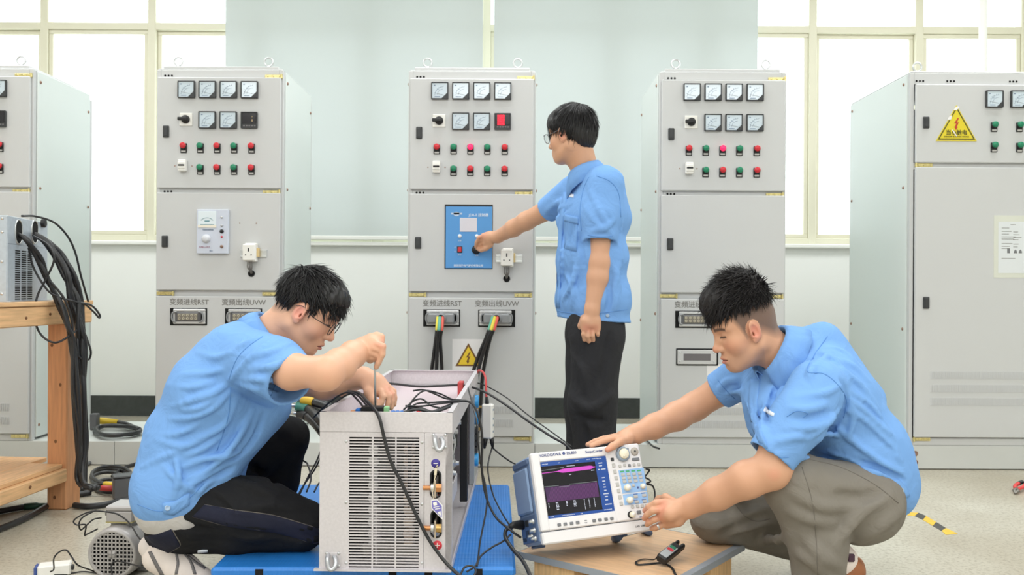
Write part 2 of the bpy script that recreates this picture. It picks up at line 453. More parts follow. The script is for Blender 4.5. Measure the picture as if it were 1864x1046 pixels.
W_C, D_C = 0.648, 0.63
YD = -0.020          # face of the doors
def m_body():
    hw = W_C/2; t = .022; H = zc(130); mb = MB()
    # four corner posts, bottom / top rails, back sheet: an open steel frame closed by panels
    for sx_ in (-1, 1):
        a, b = (-hw, -hw+t) if sx_ < 0 else (hw-t, hw)
        mb.box(a, b, 0, .03, 0, H, .002); mb.box(a, b, D_C-.035, D_C, 0, H-.03, .002)
    mb.box(-hw+t, hw-t, 0, .03, zc(144), H, .002); mb.box(-hw+t, hw-t, -.002, .03, 0, zc(794), .002)
    mb.box(-hw+t, hw-t, 0, .03, zc(357), zc(341), .002); mb.box(-hw+t, hw-t, 0, .03, zc(546), zc(526), .002)
    mb.box(-hw+t, hw-t, D_C-.03, D_C-.005, 0, H-.03)
    mb.box(-hw+t, hw-t, .03, D_C-.03, .0, .02)
    return mb.mesh('frame', M_CAB)
def m_top():
    hw = W_C/2; mb = MB().box(-hw+.006, hw-.006, .004, D_C-.11, zc(130), zc(128), .002)
    mb.box(-hw+.028, hw-.028, .01, D_C-.16, zc(128), zc(122.5), .003)
    mb.box(-hw+.02, hw-.02, D_C-.11, D_C-.02, zc(138), zc(131), .003)
    return mb.mesh('roof_panel', M_CAB)
def m_side():
    return MB().box(-.004, .006, .032, D_C-.036, .012, zc(131), .003).mesh('side_panel', M_CAB_SIDE_LIT)
def m_screw(): return MB().lathe((0, 0, 0), (1, 0, 0), [(.008, 0), (.008, .003), (.004, .006), (0, .006)], 10).mesh('screw', M_BOLT)
def m_eye():
    mb = MB().torus((0, 0, .033), (0, 1, 0), .022, .0048, 20, 8); mb.lathe((0, 0, 0), (0, 0, 1), [(.014, 0), (.014, .004), (.008, .007), (.006, .014)], 14)
    return mb.mesh('lifting_eye', M_STEEL)
def m_door(z0, z1):
    hw = W_C/2-.009
    return MB().box(-hw, hw, YD, -.001, z0, z1, .0035).mesh('door', M_CAB)
def m_lock():
    mb = MB().box(-.0155, .0155, -.010, 0, -.03, .03, .003); mb.box(-.009, .009, -.0125, -.010, -.022, .022, .001)
    return mb.mesh('lock', M_DARK)
def m_lockcyl(): return MB().lathe((.002, -.0125, 0), (0, -1, 0), [(.006, 0), (.006, .002), (.003, .003), (0, .003)], 12).mesh('key_cylinder', M_STEEL)
def m_hinge():
    mb = MB().box(-.045, .045, -.004, 0, -.009, .009, .001)
    for x in (-.03, 0, .03): mb.lathe((x, -.004, 0), (0, -1, 0), [(.005, 0), (.004, .002), (0, .002)], 8)
    mb.cyl((.04, -.006, -.012), (.04, -.006, .012), .005, n=10)
    return mb.mesh('hinge', M_BRASS)
def m_holes():
    mb = MB()
    for i in range(3): mb.lathe((i*.0172, 0, 0), (0, -1, 0), [(.0052, 0), (.0052, .001), (.0035, .001), (.0035, -.0005), (0, -.0005)], 12)
    return mb.mesh('vent_holes', M_HOLE)
MS = .0435
def m_bezel():
    mb = MB(); t = .005
    mb.box(-MS, MS, -.016, 0, MS-t, MS, .002); mb.box(-MS, MS, -.016, 0, -MS, -MS+t, .002)
    mb.box(-MS, -MS+t, -.016, 0, -MS+t, MS-t, .001); mb.box(MS-t, MS, -.016, 0, -MS+t, MS-t, .001)
    mb.box(-MS+t, MS-t, -.008, 0, -MS+t, MS-t)
    mb.prism([(MS-t, -MS+t), (MS-t, -MS+.033), (MS-.033, -MS+t)], -.015, -.006)
    return mb.mesh('meter', M_DARK)
def m_dial():
    a = MS-.0055; mb = MB()
    mb.prism([(-a, -a), (a-.027, -a), (a, -a+.027), (a, a), (-a, a)], -.012, -.009)
    return mb.mesh('dial', M_DIAL)
def m_scale():
    mb = MB(); y = -.0124
    c = Vector((.018, y, -.022))
    for r in (.042, .030):
        mb.tube([c+Vector((math.cos(t)*r, 0, math.sin(t)*r)) for t in [PI*.5+PI*.5*i/14 for i in range(15)]], .0006, 4)
    for i in range(7):
        t = PI*.5+PI*.5*i/6
        mb.tube([c+Vector((math.cos(t)*.042, 0, math.sin(t)*.042)), c+Vector((math.cos(t)*.0475, 0, math.sin(t)*.0475))], .0007, 4)
    mb.box(-.026, .002, y-.0003, y+.0003, -.0325, -.029); mb.box(-.03, -.022, y-.0003, y+.0003, .024, .029)
    mb.box(-.012, -.003, y-.0003, y+.0003, .004, .006)
    return mb.mesh('scale_print', M_PRINT)
def m_needle():
    return MB().prism([(.018, -.0225), (.019, -.0215), (-.024, -.0125), (-.0245, -.0130)], -.0136, -.0130).mesh('needle', M_PRINT_D)
def m_switch():
    mb = MB().box(-.033, .033, -.006, 0, -.033, .033, .004)
    return mb.mesh('rotary_switch', M_WHITE)
def m_knob():
    mb = MB().lathe((0, -.006, 0), (0, -1, 0), [(.021, 0), (.021, .010), (.018, .014), (0, .014)], 24)
    mb.box(-.034, .014, -.034, -.018, -.0085, .0085, .003)
    return mb.mesh('switch_handle', M_BLACK)
def m_disp():
    mb = MB(); t = .004; a = .042
    mb.box(-a, a, -.010, 0, -a, a, .003)
    mb.box(-a, a, -.014, -.010, a-t, a, .001); mb.box(-a, a, -.014, -.010, -a, -a+t, .001)
    mb.box(-a, -a+t, -.014, -.010, -a+t, a-t); mb.box(a-t, a, -.014, -.010, -a+t, a-t)
    mb.box(-a+.006, a-.006, -.0112, -.010, -.016, a-.007)
    return mb.mesh('digital_meter', M_DARK)
def m_dispwin():
    mb = MB(); mb.box(-.036, .036, -.0122, -.0112, -.018, .035, .0004)
    return mb.mesh('display_window', mat('dark_window', rgb(30, 28, 34), .12))
def m_keys():
    mb = MB()
    for i in range(5): mb.box(-.03+i*.0135, -.021+i*.0135, -.0118, -.010, -.032, -.025, .0006)
    return mb.mesh('keypad', mat('key_grey', rgb(120, 118, 120), .5))
def m_digits(rows, three):
    """seven-segment figures 888"""
    mb = MB(); y0, y1 = -.0128, -.0122
    for r in range(rows):
        zc_ = .025-r*.0185 if rows > 1 else .0
        for d in range(3):
            x = -.026+d*.0125; w, h = .0095, .0145; t = .0024; z0 = zc_-h/2
            segs = [(x, x+w, z0+h-t, z0+h), (x, x+w, z0+h/2-t/2, z0+h/2+t/2), (x, x+w, z0, z0+t),
                    (x, x+t, z0, z0+h/2), (x, x+t, z0+h/2, z0+h), (x+w-t, x+w, z0, z0+h/2), (x+w-t, x+w, z0+h/2, z0+h)]
            for a, b, c, e in segs: mb.box(a, b, y0, y1, c, e)
    return mb.mesh('led_figures', M_SEG)
def m_btn():
    mb = MB().box(-.0165, .0165, -.006, 0, -.034, .015, .002)
    mb.lathe((0, -.004, 0), (0, -1, 0), [(.0165, 0), (.0165, .010), (.0135, .012), (.0135, .006)], 20)
    return mb.mesh('push_button', M_BLACK)
def m_cap(m, nm):
    return MB().lathe((0, -.008, .003), (0, -1, 0), [(.0148, 0), (.0155, .008), (.0148, .0135), (.012, .0160), (0, .0172)], 20).mesh('cap', m)
def m_plate():
    return MB().box(-.0115, .0115, -.0072, -.006, -.030, -.022, .0004).mesh('label_plate', M_PLATE)
def m_breaker():
    mb = MB().box(-.019, .019, -.03, 0, -.029, .029, .003); mb.box(-.019, .019, -.036, -.03, -.017, .017, .002)
    return mb.mesh('circuit_breaker', M_WHITE)
def m_toggle():
    mb = MB().box(-.016, .016, -.037, -.0355, -.004, .004); mb.box(-.012, .012, -.044, -.036, -.0015, .0035, .001)
    return mb.mesh('toggle', M_BLACK)
def m_conn_frame(hw, hh):
    t = .009; mb = MB()
    mb.box(-hw, hw, -.004, 0, -hh, hh, .001)
    return mb.mesh('connector_cutout', M_HOLE)
def m_conn_hood(hw, hh, off):
    mb = MB(); t = .014
    a, b = -hw+.012+off, hw-.012+off; c, d = -hh+.007, hh-.004
    mb.box(a, b, -.012, -.003, d-t, d, .003); mb.box(a, b, -.012, -.003, c, c+t, .003)
    mb.box(a, a+t, -.012, -.003, c+t, d-t, .002); mb.box(b-t, b, -.012, -.003, c+t, d-t, .002)
    return mb.mesh('flange', M_CON_L)
def m_conn_open():
    mb = MB().box(-.066, .066, -.016, -.006, -.024, .024, .006)
    return mb.mesh('socket_shell', mat('socket_shell_dark', rgb(96, 96, 98), .5))
def m_insert(): return MB().box(-.052, .052, -.0185, -.015, -.017, .017, .002).mesh('contact_insert', mat('insert_grey', rgb(128, 122, 112), .5))
def m_pins():
    mb = MB()
    for i in range(5):
        for j in range(2):
            mb.lathe((-.042+i*.021, -.0185, -.008+j*.016), (0, -1, 0), [(.0065, 0), (.0065, .0015), (.003, .0015), (.003, -.0005), (0, -.0005)], 10)
    return mb.mesh('contacts', M_PIN)
def m_latch():
    mb = MB(); s = 1
    mb.tube(spline([(s*.055, -.018, .026), (s*.074, -.020, .02), (s*.079, -.020, 0), (s*.074, -.020, -.02), (s*.06, -.018, -.026)], 6), .0042, 6)
    return mb.mesh('latch', M_CON)
def m_hood():
    mb = MB().box(-.066, .066, -.06, -.012, -.026, .026, .008)
    mb.lathe((.0, -.06, .0), (0, -1, 0), [(.03, -.012), (.03, .002), (.022, .006), (.022, .012), (.018, .012), (.018, 0), (0, 0)], 20)
    return mb.mesh('plug_hood', M_CON)
def m_louvre(x0, x1, n):
    mb = MB(); w = (x1-x0)/n
    for i in range(n):
        a = x0+(i+.18)*w
        mb.add([(a, 0, -.019), (a+w*.64, -.0045, -.019), (a+w*.64, -.0045, .019), (a, 0, .019), (a+w*.64, 0, -.019), (a+w*.64, 0, .019)],
               [(0, 1, 2, 3), (1, 4, 5, 2), (0, 4, 1), (3, 2, 5)])
    return mb.mesh('louvre_row', M_CAB)
def m_din():
    mb = MB(); hw, hh = k(24), k(7)
    mb.box(-hw, hw, -.006, 0, hh*.45, hh, .001); mb.box(-hw, hw, -.006, 0, -hh, -hh*.45, .001); mb.box(-hw, hw, -.003, 0, -hh*.45, hh*.45)
    return mb.mesh('mounting_rail', M_STEEL)
def m_sock():
    mb = MB().box(-.03, .03, -.055, -.003, -.041, .041, .004); mb.box(-.022, .034, -.045, -.003, -.046, .048, .004)
    return mb.mesh('power_socket', M_WHITE)
def m_sockholes():
    mb = MB().box(-.003, .003, -.0555, -.0548, .004, .022)
    mb.box(-.017, -.011, -.0555, -.0548, -.016, -.010); mb.box(.011, .017, -.0555, -.0548, -.016, -.010)
    mb.box(-.018, .018, -.0458, -.0448, -.045, -.043)
    return mb.mesh('socket_holes', M_BLACK)
def m_sockclip(): return MB().box(.03, .044, -.03, -.003, -.022, .024, .002).mesh('end_clip', mat('ochre_clip', rgb(222, 196, 140), .5))
def m_grom():
    return MB().lathe((0, 0, 0), (0, -1, 0), [(.0175, 0), (.0175, .004), (.012, .006), (.011, .002), (0, .001)], 20).mesh('cable_grommet', M_HOLE)
def tri(w, h, z0): return [(-w/2, z0), (w/2, z0), (0, z0+h)]
BOLT = [(.004, .024), (-.010, .002), (-.001, .003), (-.006, -.012), (-.010, -.010), (-.002, -.026), (.005, -.012), (.001, -.013), (.009, .007), (.001, .006), (.010, .024)]
def m_bolt(sc): return MB().prism([(x*sc, z*sc) for x, z in BOLT], -.0032, -.0026)

def add_meter(c, x, z):
    b = part('meter', 'bezel', m_bezel, c, (x, YD, z))
    part('dial', 'dial', m_dial, b); part('scale_print', 'scale', m_scale, b); part('needle', 'needle', m_needle, b)
    return b
def add_button(c, x, z, col):
    b = part('push_button', 'btn', m_btn, c, (x, YD, z))
    part('cap', 'cap'+col, lambda: m_cap({'r': M_RED, 'g': M_GREEN, 'l': M_LIT}[col], col), b)
    part('label_plate', 'plate', m_plate, b)
    b['label'] = {'r': 'push button with red cap', 'g': 'push button with green cap', 'l': 'push button with glowing red cap'}[col]
def add_display(c, x, z, rows):
    b = part('digital_meter', 'disp', m_disp, c, (x, YD, z))
    part('display_window', 'dispwin', m_dispwin, b); part('keypad', 'keys', m_keys, b)
    if rows: part('led_figures', 'dig%d' % rows, lambda: m_digits(rows, True), b)
    else:
        part('led_figures', 'digoff', lambda: MB().box(.012, .020, -.0128, -.0122, -.008, .004, .0005).box(.014, .018, -.0128, -.0122, .014, .02, .0005).mesh('led_figures', mat('dim_led', rgb(150, 130, 100), .4)), b)
def add_shell(c):
    part('frame', 'body', m_body, c); part('roof_panel', 'top', m_top, c)
    for s in (-1, 1):
        sp = part('side_panel', 'side', m_side, c, (s*W_C/2, 0, 0), None if s > 0 else Matrix.Diagonal((-1, 1, 1)))
        for y in (.055, D_C-.06):
            for py in (150, 345, 570, 780):
                part('screw', 'screw', m_screw, sp, (.006, y, zc(py+(18 if y > .1 else 0))))
    for x in (-k(83), k(83)): part('lifting_eye', 'eye', m_eye, c, (x, .05, zc(122.5)))
def add_socket(c, x, z):
    part('mounting_rail', 'din', m_din, c, (x, YD, z))
    s = part('power_socket', 'sock', m_sock, c, (x-.012, YD, z+.004))
    part('socket_holes', 'sockh', m_sockholes, s); part('end_clip', 'sockc', m_sockclip, s)
    part('cable_grommet', 'grom', m_grom, c, (x-.012, YD, z-k(36)))
    mb = MB()
    for dx in (-.010, .0, .010):
        mb.tube(spline([(dx, -.03, -.045), (dx*1.1, -.03, -.07), (dx*.5, -.018, -k(30)), (dx*.2, .006, -k(37))], 6), .0038, 6)
    obj('socket_lead', mb, mat('lead_grey', rgb(120, 118, 116), .5), c, (x-.012, YD, z))
def add_inlet(c, x, z, plug, hw=k(33.5), hh=k(15.5), off=0.0):
    f = part('connector_cutout', 'cf%.3f' % hw, lambda: m_conn_frame(hw, hh), c, (x, YD, z))
    part('flange', 'cfl%.3f%.3f' % (hw, off), lambda: m_conn_hood(hw, hh, off), f)
    part('latch', 'latch', m_latch, f); part('latch', 'latch', m_latch, f, (0, 0, 0), Matrix.Diagonal((-1, 1, 1)))
    if plug: part('plug_hood', 'hood', m_hood, f)
    else:
        part('socket_shell', 'csh', m_conn_open, f); part('contact_insert', 'insert', m_insert, f); part('contacts', 'pins', m_pins, f)['kind'] = 'stuff'

def cabinet(cpx, label, disp, lit=False, plug=False, right_inlet=True):
    q = W(cpx, 523, YC)
    c = thing('electrical_cabinet', label, 'cabinet', (q.x, YC, PZ), group='row of grey electrical cabinets')
    add_shell(c)
    ud = part('upper_door', 'ud', lambda: m_door(zc(346), zc(145)), c)
    md = part('middle_door', 'md', lambda: m_door(zc(531), zc(354)), c)
    ld = part('lower_door', 'ld', lambda: m_door(zc(793), zc(542)), c)
    for d, py, x in ((ud, 244, -95), (md, 443, -96)):
        l = part('lock', 'lock', m_lock, d, (k(x), YD, zc(py))); part_o = l
    for py in (141, 351.5): part('vent_holes', 'holes', m_holes, c, (k(-100), -.0015, zc(py)))
    for py, x in ((142, 98), (352, 95), (537, 95), (537, -97), (797.5, 95)): part('hinge', 'hinge', m_hinge, c, (k(x), -.003 if py < 540 else -.005, zc(py)))
    for x in (-58, -20, 18, 56): add_meter(ud if False else c, k(x), zc(168))
    part('rotary_switch', 'rsw', m_switch, c, (k(-59), YD, zc(222)))
    r = [o for o in c.children if o.name.startswith('rotary_switch')][0]
    part('switch_handle', 'rkn', m_knob, r)
    add_meter(c, k(-20), zc(223)); add_meter(c, k(18), zc(223))
    if disp == 'meter': add_meter(c, k(56), zc(223))
    else: add_display(c, k(56), zc(223), disp)
    for i, x in enumerate((-63, -32.5, -2, 28.5, 60)):
        add_button(c, k(x), zc(270.5), 'rglgr'[i] if lit else 'rgrgr'[i])
        if i: add_button(c, k(x), zc(309.5), ' grgr'[i])
    b = part('circuit_breaker', 'brk', m_breaker, c, (k(-63), YD, zc(306))); part('toggle', 'tog', m_toggle, b)
    for x in (-79, -48): part('screw', 'scr2', lambda: MB().lathe((0, 0, 0), (0, -1, 0), [(.0035, 0), (.003, .0015), (0, .0018)], 8).mesh('screw', M_BOLT), c, (k(x), YD, zc(306)))
    text('stencil_text', '变频进线RST', .0355, M_TXT, c, (k(-52), YD-.0004, zc(553)), depth=.0004, bold=.0004)
    text('stencil_text', '变频出线UVW', .0355, M_TXT, c, (k(47), YD-.0004, zc(553)), depth=.0004, bold=.0004)
    add_inlet(c, k(-52.5), zc(579), plug, off=.006)
    if right_inlet: add_inlet(c, k(47), zc(579), plug, off=-.006 if plug else .006)
    for py in (745, 769): part('louvre_row', 'lv1', lambda: m_louvre(k(-78), k(78), 46), c, (0, YD, zc(py)))['kind'] = 'stuff'
    for py, in ((735,),): pass
    return c

cA = cabinet(-56, 'grey electrical cabinet cut off at the left edge behind the wooden bench', 1)
cB = cabinet(399, 'grey electrical cabinet behind the seated man in glasses, small white control unit on door', 0)
cC = cabinet(857.5, 'grey electrical cabinet with blue control panel, touched by the standing man', 3, lit=True, plug=True)
cD = cabinet(1314, 'grey electrical cabinet behind the head of the man in grey trousers', 'meter', lit=True, right_inlet=True)

# --- middle door fittings
add_socket(cB, k(65), zc(464)); add_socket(cC, k(69), zc(471))
for x in (39, 69): part('screw', 'scr2', None, cB, (k(x), YD, zc(409)))
# control unit on B
u = obj('control_unit', MB().box(-k(28.5), k(28.5), -.02, 0, -k(40), k(40), .003), M_UNIT, cB, (k(-8), YD, zc(425)))
obj('unit_dial', MB().box(-k(26), k(7), -.0225, -.02, k(7), k(37), .001), mat('unit_dial', rgb(226, 236, 242), .2), u)
mb = MB(); mb.tube([(k(-9.5)+math.cos(t)*k(12), -.0228, k(16)+math.sin(t)*k(9)) for t in [PI*(.15+.7*i/12) for i in range(13)]], .0012, 4)
mb.box(k(-14), k(-5), -.0229, -.0222, k(18), k(20)); mb.box(k(-22), k(3), -.0229, -.0222, k(12), k(13))
obj('scale_print', mb, mat('print_teal', rgb(90, 140, 150), .5), u)
obj('unit_band', MB().box(k(-26), k(7), -.0232, -.0222, k(7), k(12)), mat('cream_band', rgb(236, 230, 214), .4), u)
obj('speed_knob', MB().lathe((k(-11), -.02, k(-13)), (0, -1, 0), [(k(8), 0), (k(8), .004), (k(6), .006), (k(5.6), .018), (k(4.6), .02), (0, .02)], 24), mat('knob_white', rgb(214, 216, 222), .35), u)
for z, m, r in ((26, M_STEEL, 2.2), (11, M_STEEL, 2.2), (.5, M_BLACK, 3.6), (-9.5, M_RED, 1.8), (-27, M_BOLT, 2.8)):
    obj('unit_control', MB().lathe((k(17), -.02, k(z)), (0, -1, 0), [(k(r), 0), (k(r), .005), (k(r*.6), .008), (0, .009)], 14), m, u)
text('maker_print', 'DELIXI', .014, mat('print_maroon', rgb(150, 70, 95), .5), u, (k(-14), -.0205, k(-28)), sx=1.3)
text('unit_print', '电磁调速控制器', .008, M_PRINT, u, (k(-8), -.0205, k(3)))
text('unit_print', '转/分', .008, M_PRINT, u, (k(-2), -.0205, k(-35)))
# blue control panel on C
bp = obj('control_panel_frame', MB().box(-k(43.5), k(43.5), -.003, 0, -k(58.5), k(58.5), .001), M_BLACK, cC, (k(-4.5), YD, zc(431.5)), label='black rimmed blue control panel with small screen')
bl = obj('blue_panel', MB().box(-k(41.5), k(42.5), -.007, -.003, -k(57), k(54.5), .001), M_BLUE, bp)
obj('panel_screen', MB().box(-k(16), k(15), -.0085, -.007, k(9), k(34), .0006), M_LCD, bp)
obj('panel_emblem', MB().prism([(k(-22)+math.cos(t)*k(5.5), k(41)+math.sin(t)*k(4)) for t in [2*PI*i/16 for i in range(16)]], -.0078, -.007).box(k(-32), k(-12), -.0078, -.007, k(40), k(43)), mat('emblem_silver', rgb(190, 206, 226), .4), bp)
MT = mat('print_pale', rgb(214, 228, 244), .5)
text('panel_title', 'JDR-Ⅱ 控制器', .0175, MT, bp, (k(18), -.0074, k(39)), bold=.0003)
text('panel_maker', '西安西驰电气股份有限公司', .0125, MT, bp, (k(0), -.0074, k(-52.5)), bold=.0003)
for x, s_ in ((-16, '合闸'), (15, '分闸')):
    obj('panel_lamp', MB().lathe((k(x), -.007, k(1)), (0, -1, 0), [(k(3.4), 0), (k(3.2), .006), (k(2), .009), (0, .0095)], 16), mat('lamp_white', rgb(238, 238, 240), .25), bp)
    text('panel_print', s_, .0085, MT, bp, (k(x), -.0074, k(-7.5)))
sw = obj('rocker_switch', MB().box(-k(4.8), k(4.8), -.011, -.007, -k(5.8), k(5.8), .001), M_BLACK, bp, (k(-16), 0, k(-23.5)))
obj('rocker', MB().box(-k(3.4), k(3.4), -.015, -.011, -k(4.4), k(4.4), .002), M_RED, sw)
text('panel_print', '启动', .0085, MT, bp, (k(-16), -.0074, k(-33)))
text('panel_print', '开', .0085, MT, bp, (k(-24.5), -.0074, k(-20))); text('panel_print', '关', .0085, MT, bp, (k(-24.5), -.0074, k(-27)))
kn = obj('panel_knob', MB().lathe((0, -.007, 0), (0, -1, 0), [(k(8), 0), (k(8.2), .004), (k(7.6), .006), (k(6.2), .007), (k(6), .024), (k(5), .028), (0, .028)], 24), M_BLACK, bp, (k(14), 0, k(-23.5)))
obj('knob_mark', MB().box(-.002, .002, -.0365, -.0345, 0, k(5)), M_WHITE, kn)
text('panel_print', '调速', .0085, MT, bp, (k(15), -.0074, k(-34)))
# coloured wires and leads plugged into C
wc = {'y': mat('sleeve_yellow', rgb(222, 206, 70), .5), 'g': mat('sleeve_green', rgb(96, 170, 150), .5), 'r': mat('sleeve_red', rgb(222, 92, 78), .5)}
def leads(pts, offs, cols, name):
    r = thing(name, {'supply_leads': 'yellow, green and red sleeved black leads hanging from left plug', 'output_leads': 'green, yellow and red sleeved black leads hanging from right plug'}[name], 'cable', W(*pts[0]), group=None)
    for (dx, dy), c, sp in zip(offs, cols, (-1, 0, 1)):
        P = [W(px, py, Y)+Vector((k(dx)*(1 if i < 2 else .8), -.006*dy, 0))+Vector((k(sp*(0, 0, .5, 3.5, 6, 7, 8)[i]), .004*abs(sp)*i, 0)) for i, (px, py, Y) in enumerate(pts)]
        s = spline(P, 10)
        obj('colour_sleeve', MB().tube(s[:14], .0088, 8), wc[c], r, world=True)
        obj('lead', MB().tube(s[12:], .0092, 8), M_CABLE, r, world=True)
leads([(801, 577, 4.415), (799.5, 597, 4.37), (797, 616, 4.38), (795.5, 650, 4.40), (794, 682, 4.41), (790, 760, 4.41), (775, 842, 4.40)], [(-4, 0), (0, 1), (4.5, 0)], 'ygr', 'supply_leads')
leads([(901, 577, 4.415), (895, 597, 4.37), (888, 616, 4.37), (877, 650, 4.39), (868, 690, 4.40), (862, 760, 4.42), (850, 842, 4.40)], [(-4, 0), (0, 1), (4.5, 0)], 'gyr', 'output_leads')
# stickers
def warn_small(c, x, z):
    p = obj('warning_sticker', MB().box(-k(29), k(29), -.0012, 0, -k(30), k(30)), M_PAPER, c, (x, YD, z), label='white sticker with yellow triangle and lightning bolt')
    obj('triangle_border', MB().prism(tri(k(47), k(42), -k(19)), -.0018, -.0012), M_BROWN, p)
    obj('triangle', MB().prism(tri(k(37), k(33), -k(16.2)), -.0024, -.0018), M_YEL, p)
    obj('lightning_bolt', m_bolt(1.2), M_BROWN, p, (0, 0, -k(4)))
    return p
warn_small(cC, k(-4), zc(647))
obj('paper_note', MB().box(-k(29), k(29), -.001, 0, -k(37), k(37)), M_PAPER, cD, (k(1), YD, zc(697)))
mb = MB(); a, b, c_, e = k(12), k(32), -k(38), -k(26)
obj('note_print', MB().box(k(3), k(24), -.0016, -.001, k(-24), k(-23)).box(k(3), k(24), -.0016, -.001, k(-35), k(-34)), M_TXT, cD, (k(1), YD, zc(697)))
bf = part('connector_cutout', 'cfD', lambda: m_conn_frame(k(38), k(15.5)), cD, (k(-46), YD, zc(647)))
obj('blank_plate', MB().box(-k(36), k(35), -.008, -.003, -k(13), k(13), .003), M_CON_L, bf); obj('blank_slot', MB().box(-k(25), k(24), -.0088, -.0078, -k(6.5), k(6), .002), mat('slot_grey', rgb(110, 106, 108), .4), bf)
for dx in (-31, 30):
    for dz in (-8, 8): obj('plate_screw', cached('psc', lambda: MB().lathe((0, 0, 0), (0, -1, 0), [(.005, 0), (.004, .0015), (0, .002)], 8).mesh('plate_screw', M_STEEL)), None, bf, (k(dx), -.008, k(dz)))

# --- wide cabinet at the right edge
S0 = W(1655, 523, YC)
WE, DE = .80, .80
cE = thing('electrical_cabinet', 'wide grey cabinet cut off at right edge, yellow triangle sign on its door', 'cabinet', (S0.x+WE/2, YC, PZ), group='row of grey electrical cabinets')
def L(px, py):
    q = W(px, py, YC); return q.x-(S0.x+WE/2), q.z-PZ
def zE(py): return L(1760, py)[1]
hw = WE/2; H = zE(133)
mb = MB()
for s in (-1, 1):
    a, b = (-hw, -hw+.02) if s < 0 else (hw-.02, hw)
    mb.box(a, b, 0, .03, 0, H, .002); mb.box(a, b, DE-.03, DE, 0, H-.01, .002)
mb.box(-hw+.02, hw-.02, 0, .03, zE(154), H, .002).box(-hw+.02, hw-.02, -.002, .03, 0, zE(797), .002).box(-hw+.02, hw-.02, 0, .03, zE(309), zE(296), .002)
mb.box(-hw+.02, hw-.02, DE-.03, DE-.005, 0, H-.03).box(-hw+.02, hw-.02, .03, DE-.03, 0, .02)
obj('frame', mb, M_CAB, cE)
obj('roof_panel', MB().box(-hw+.004, hw-.004, .002, DE-.004, H, H+.009, .003), M_CAB, cE)
for s in (-1, 1):
    sp = obj('side_panel', MB().box(-.004, .006, .026, DE-.02, .012, H-.004, .003), M_CAB_SIDE_LIT, cE, (s*hw, 0, 0), None if s > 0 else Matrix.Diagonal((-1, 1, 1)))
    for y in (.06, DE-.05):
        for py in (150, 340, 600, 790): part('screw', 'screw', m_screw, sp, (.006, y, zE(py)))
def doorE(name, py0, py1): return obj(name, MB().box(-hw+.022, hw-.012, YD, -.001, zE(py1), zE(py0), .0035), M_CAB, cE)
du = doorE('upper_door', 155, 297); dl = doorE('lower_door', 305, 795)
for py in (225, 551): part('lock', 'lock', m_lock, cE, (L(1682, py)[0], YD, zE(py)))
for px in (1668, 1724, 1838): part('vent_holes', 'holes', m_holes, cE, (L(px, 148)[0], -.0015, zE(148)))
for px, py in ((1677, 301), (1673, 799)): part('hinge', 'hinge', m_hinge, cE, (L(px, py)[0]+.01, -.003, zE(py)), Matrix.Diagonal((-1, 1, 1)))
part('lifting_eye', 'eye', m_eye, cE, (L(1678, 130)[0], .05, H+.009)); part('lifting_eye', 'eye', m_eye, cE, (hw-.06, .05, H+.009))
for px in (1805, 1850, 1895): add_meter(cE, L(px, 182)[0], zE(182))
for px in (1805, 1851, 1896):
    for py in (229, 266): add_button(cE, L(px, py)[0], zE(py), 'g')
for py in (682, 706, 730): part('louvre_row', 'lvE', lambda: m_louvre(0, k(192), 56), cE, (L(1689, py)[0], YD, zE(py)))['kind'] = 'stuff'
x, z = L(1737, 230)
sg = obj('warning_sign', MB().prism(tri(k(74), k(65), -k(28)), -.003, 0), M_SIGN_Y, cE, (x, YD, z), label='yellow triangle danger sign with chipped edges')
# rounded outline: triangle ring
mb = MB(); o_ = tri(k(68), k(59.5), -k(25.5)); i_ = tri(k(60.5), k(53), -k(23.2))
vs = [(p[0], y, p[1]) for y in (-.0036, -.003) for p in o_+i_]
mb.add(vs, [(0, 1, 4, 3), (1, 2, 5, 4), (2, 0, 3, 5), (6, 9, 10, 7), (7, 10, 11, 8), (8, 11, 9, 6), (0, 6, 7, 1), (1, 7, 8, 2), (2, 8, 6, 0), (3, 4, 10, 9), (4, 5, 11, 10), (5, 3, 9, 11)])
obj('sign_border', mb, M_OLIVE, sg)
obj('lightning_bolt', m_bolt(1.25), M_SIGN_R, sg, (0, -.0008, k(3)))
text('sign_text', '当心触电', .027, M_OLIVE, sg, (0, -.0034, -k(13)), bold=.0006)
text('sign_text', 'DANGER ELECTRIC SHOCK', .0105, M_OLIVE, sg, (0, -.0034, -k(20)), bold=.0002)
mb = MB().prism([(k(-2), k(33)), (k(3), k(35.5)), (k(5), k(32)), (0, k(28)), (k(-6), k(28))], -.0042, -.0032)
mb.prism([(k(-14), k(16)), (k(-8), k(19)), (k(-10), k(11)), (k(-17), k(10))], -.0042, -.0032); mb.prism([(k(-9), k(-7)), (k(-6), k(-8)), (k(1), k(-19)), (k(-1), k(-19))], -.0042, -.0036)
obj('paint_chip', mb, M_PAPER, sg)
x, z = L(1845, 449)
pp = obj('document_sheet', MB().box(-k(40), k(40), -.001, 0, -k(56.5), k(56.5)), mat('tape_film', rgb(216, 218, 206), .25), cE, (x, YD, z))
obj('paper_sheet', MB().box(-k(32), k(36), -.0018, -.001, -k(48), k(45)), mat('paper_grey', rgb(222, 226, 228), .6), pp)
mb = MB(); rng = random.Random(4)
for i, py in enumerate((39, 33, 27, 22, 17, 13, 5, 0, -4, -22)):
    mb.box(-k(26)+(k(16) if i == 0 else 0), -k(26)+k(12+rng.random()*14)+(k(10) if i == 0 else 0), -.0021, -.0018, k(py), k(py+1))
    if 1 < i < 8: mb.box(-k(5), k(2+rng.random()*10), -.0021, -.0018, k(py-1), k(py))
obj('document_print', mb, M_TXT, pp)
mb = MB(); mb.box(-k(16), -k(11), -.0022, -.0018, -k(12), -k(4))
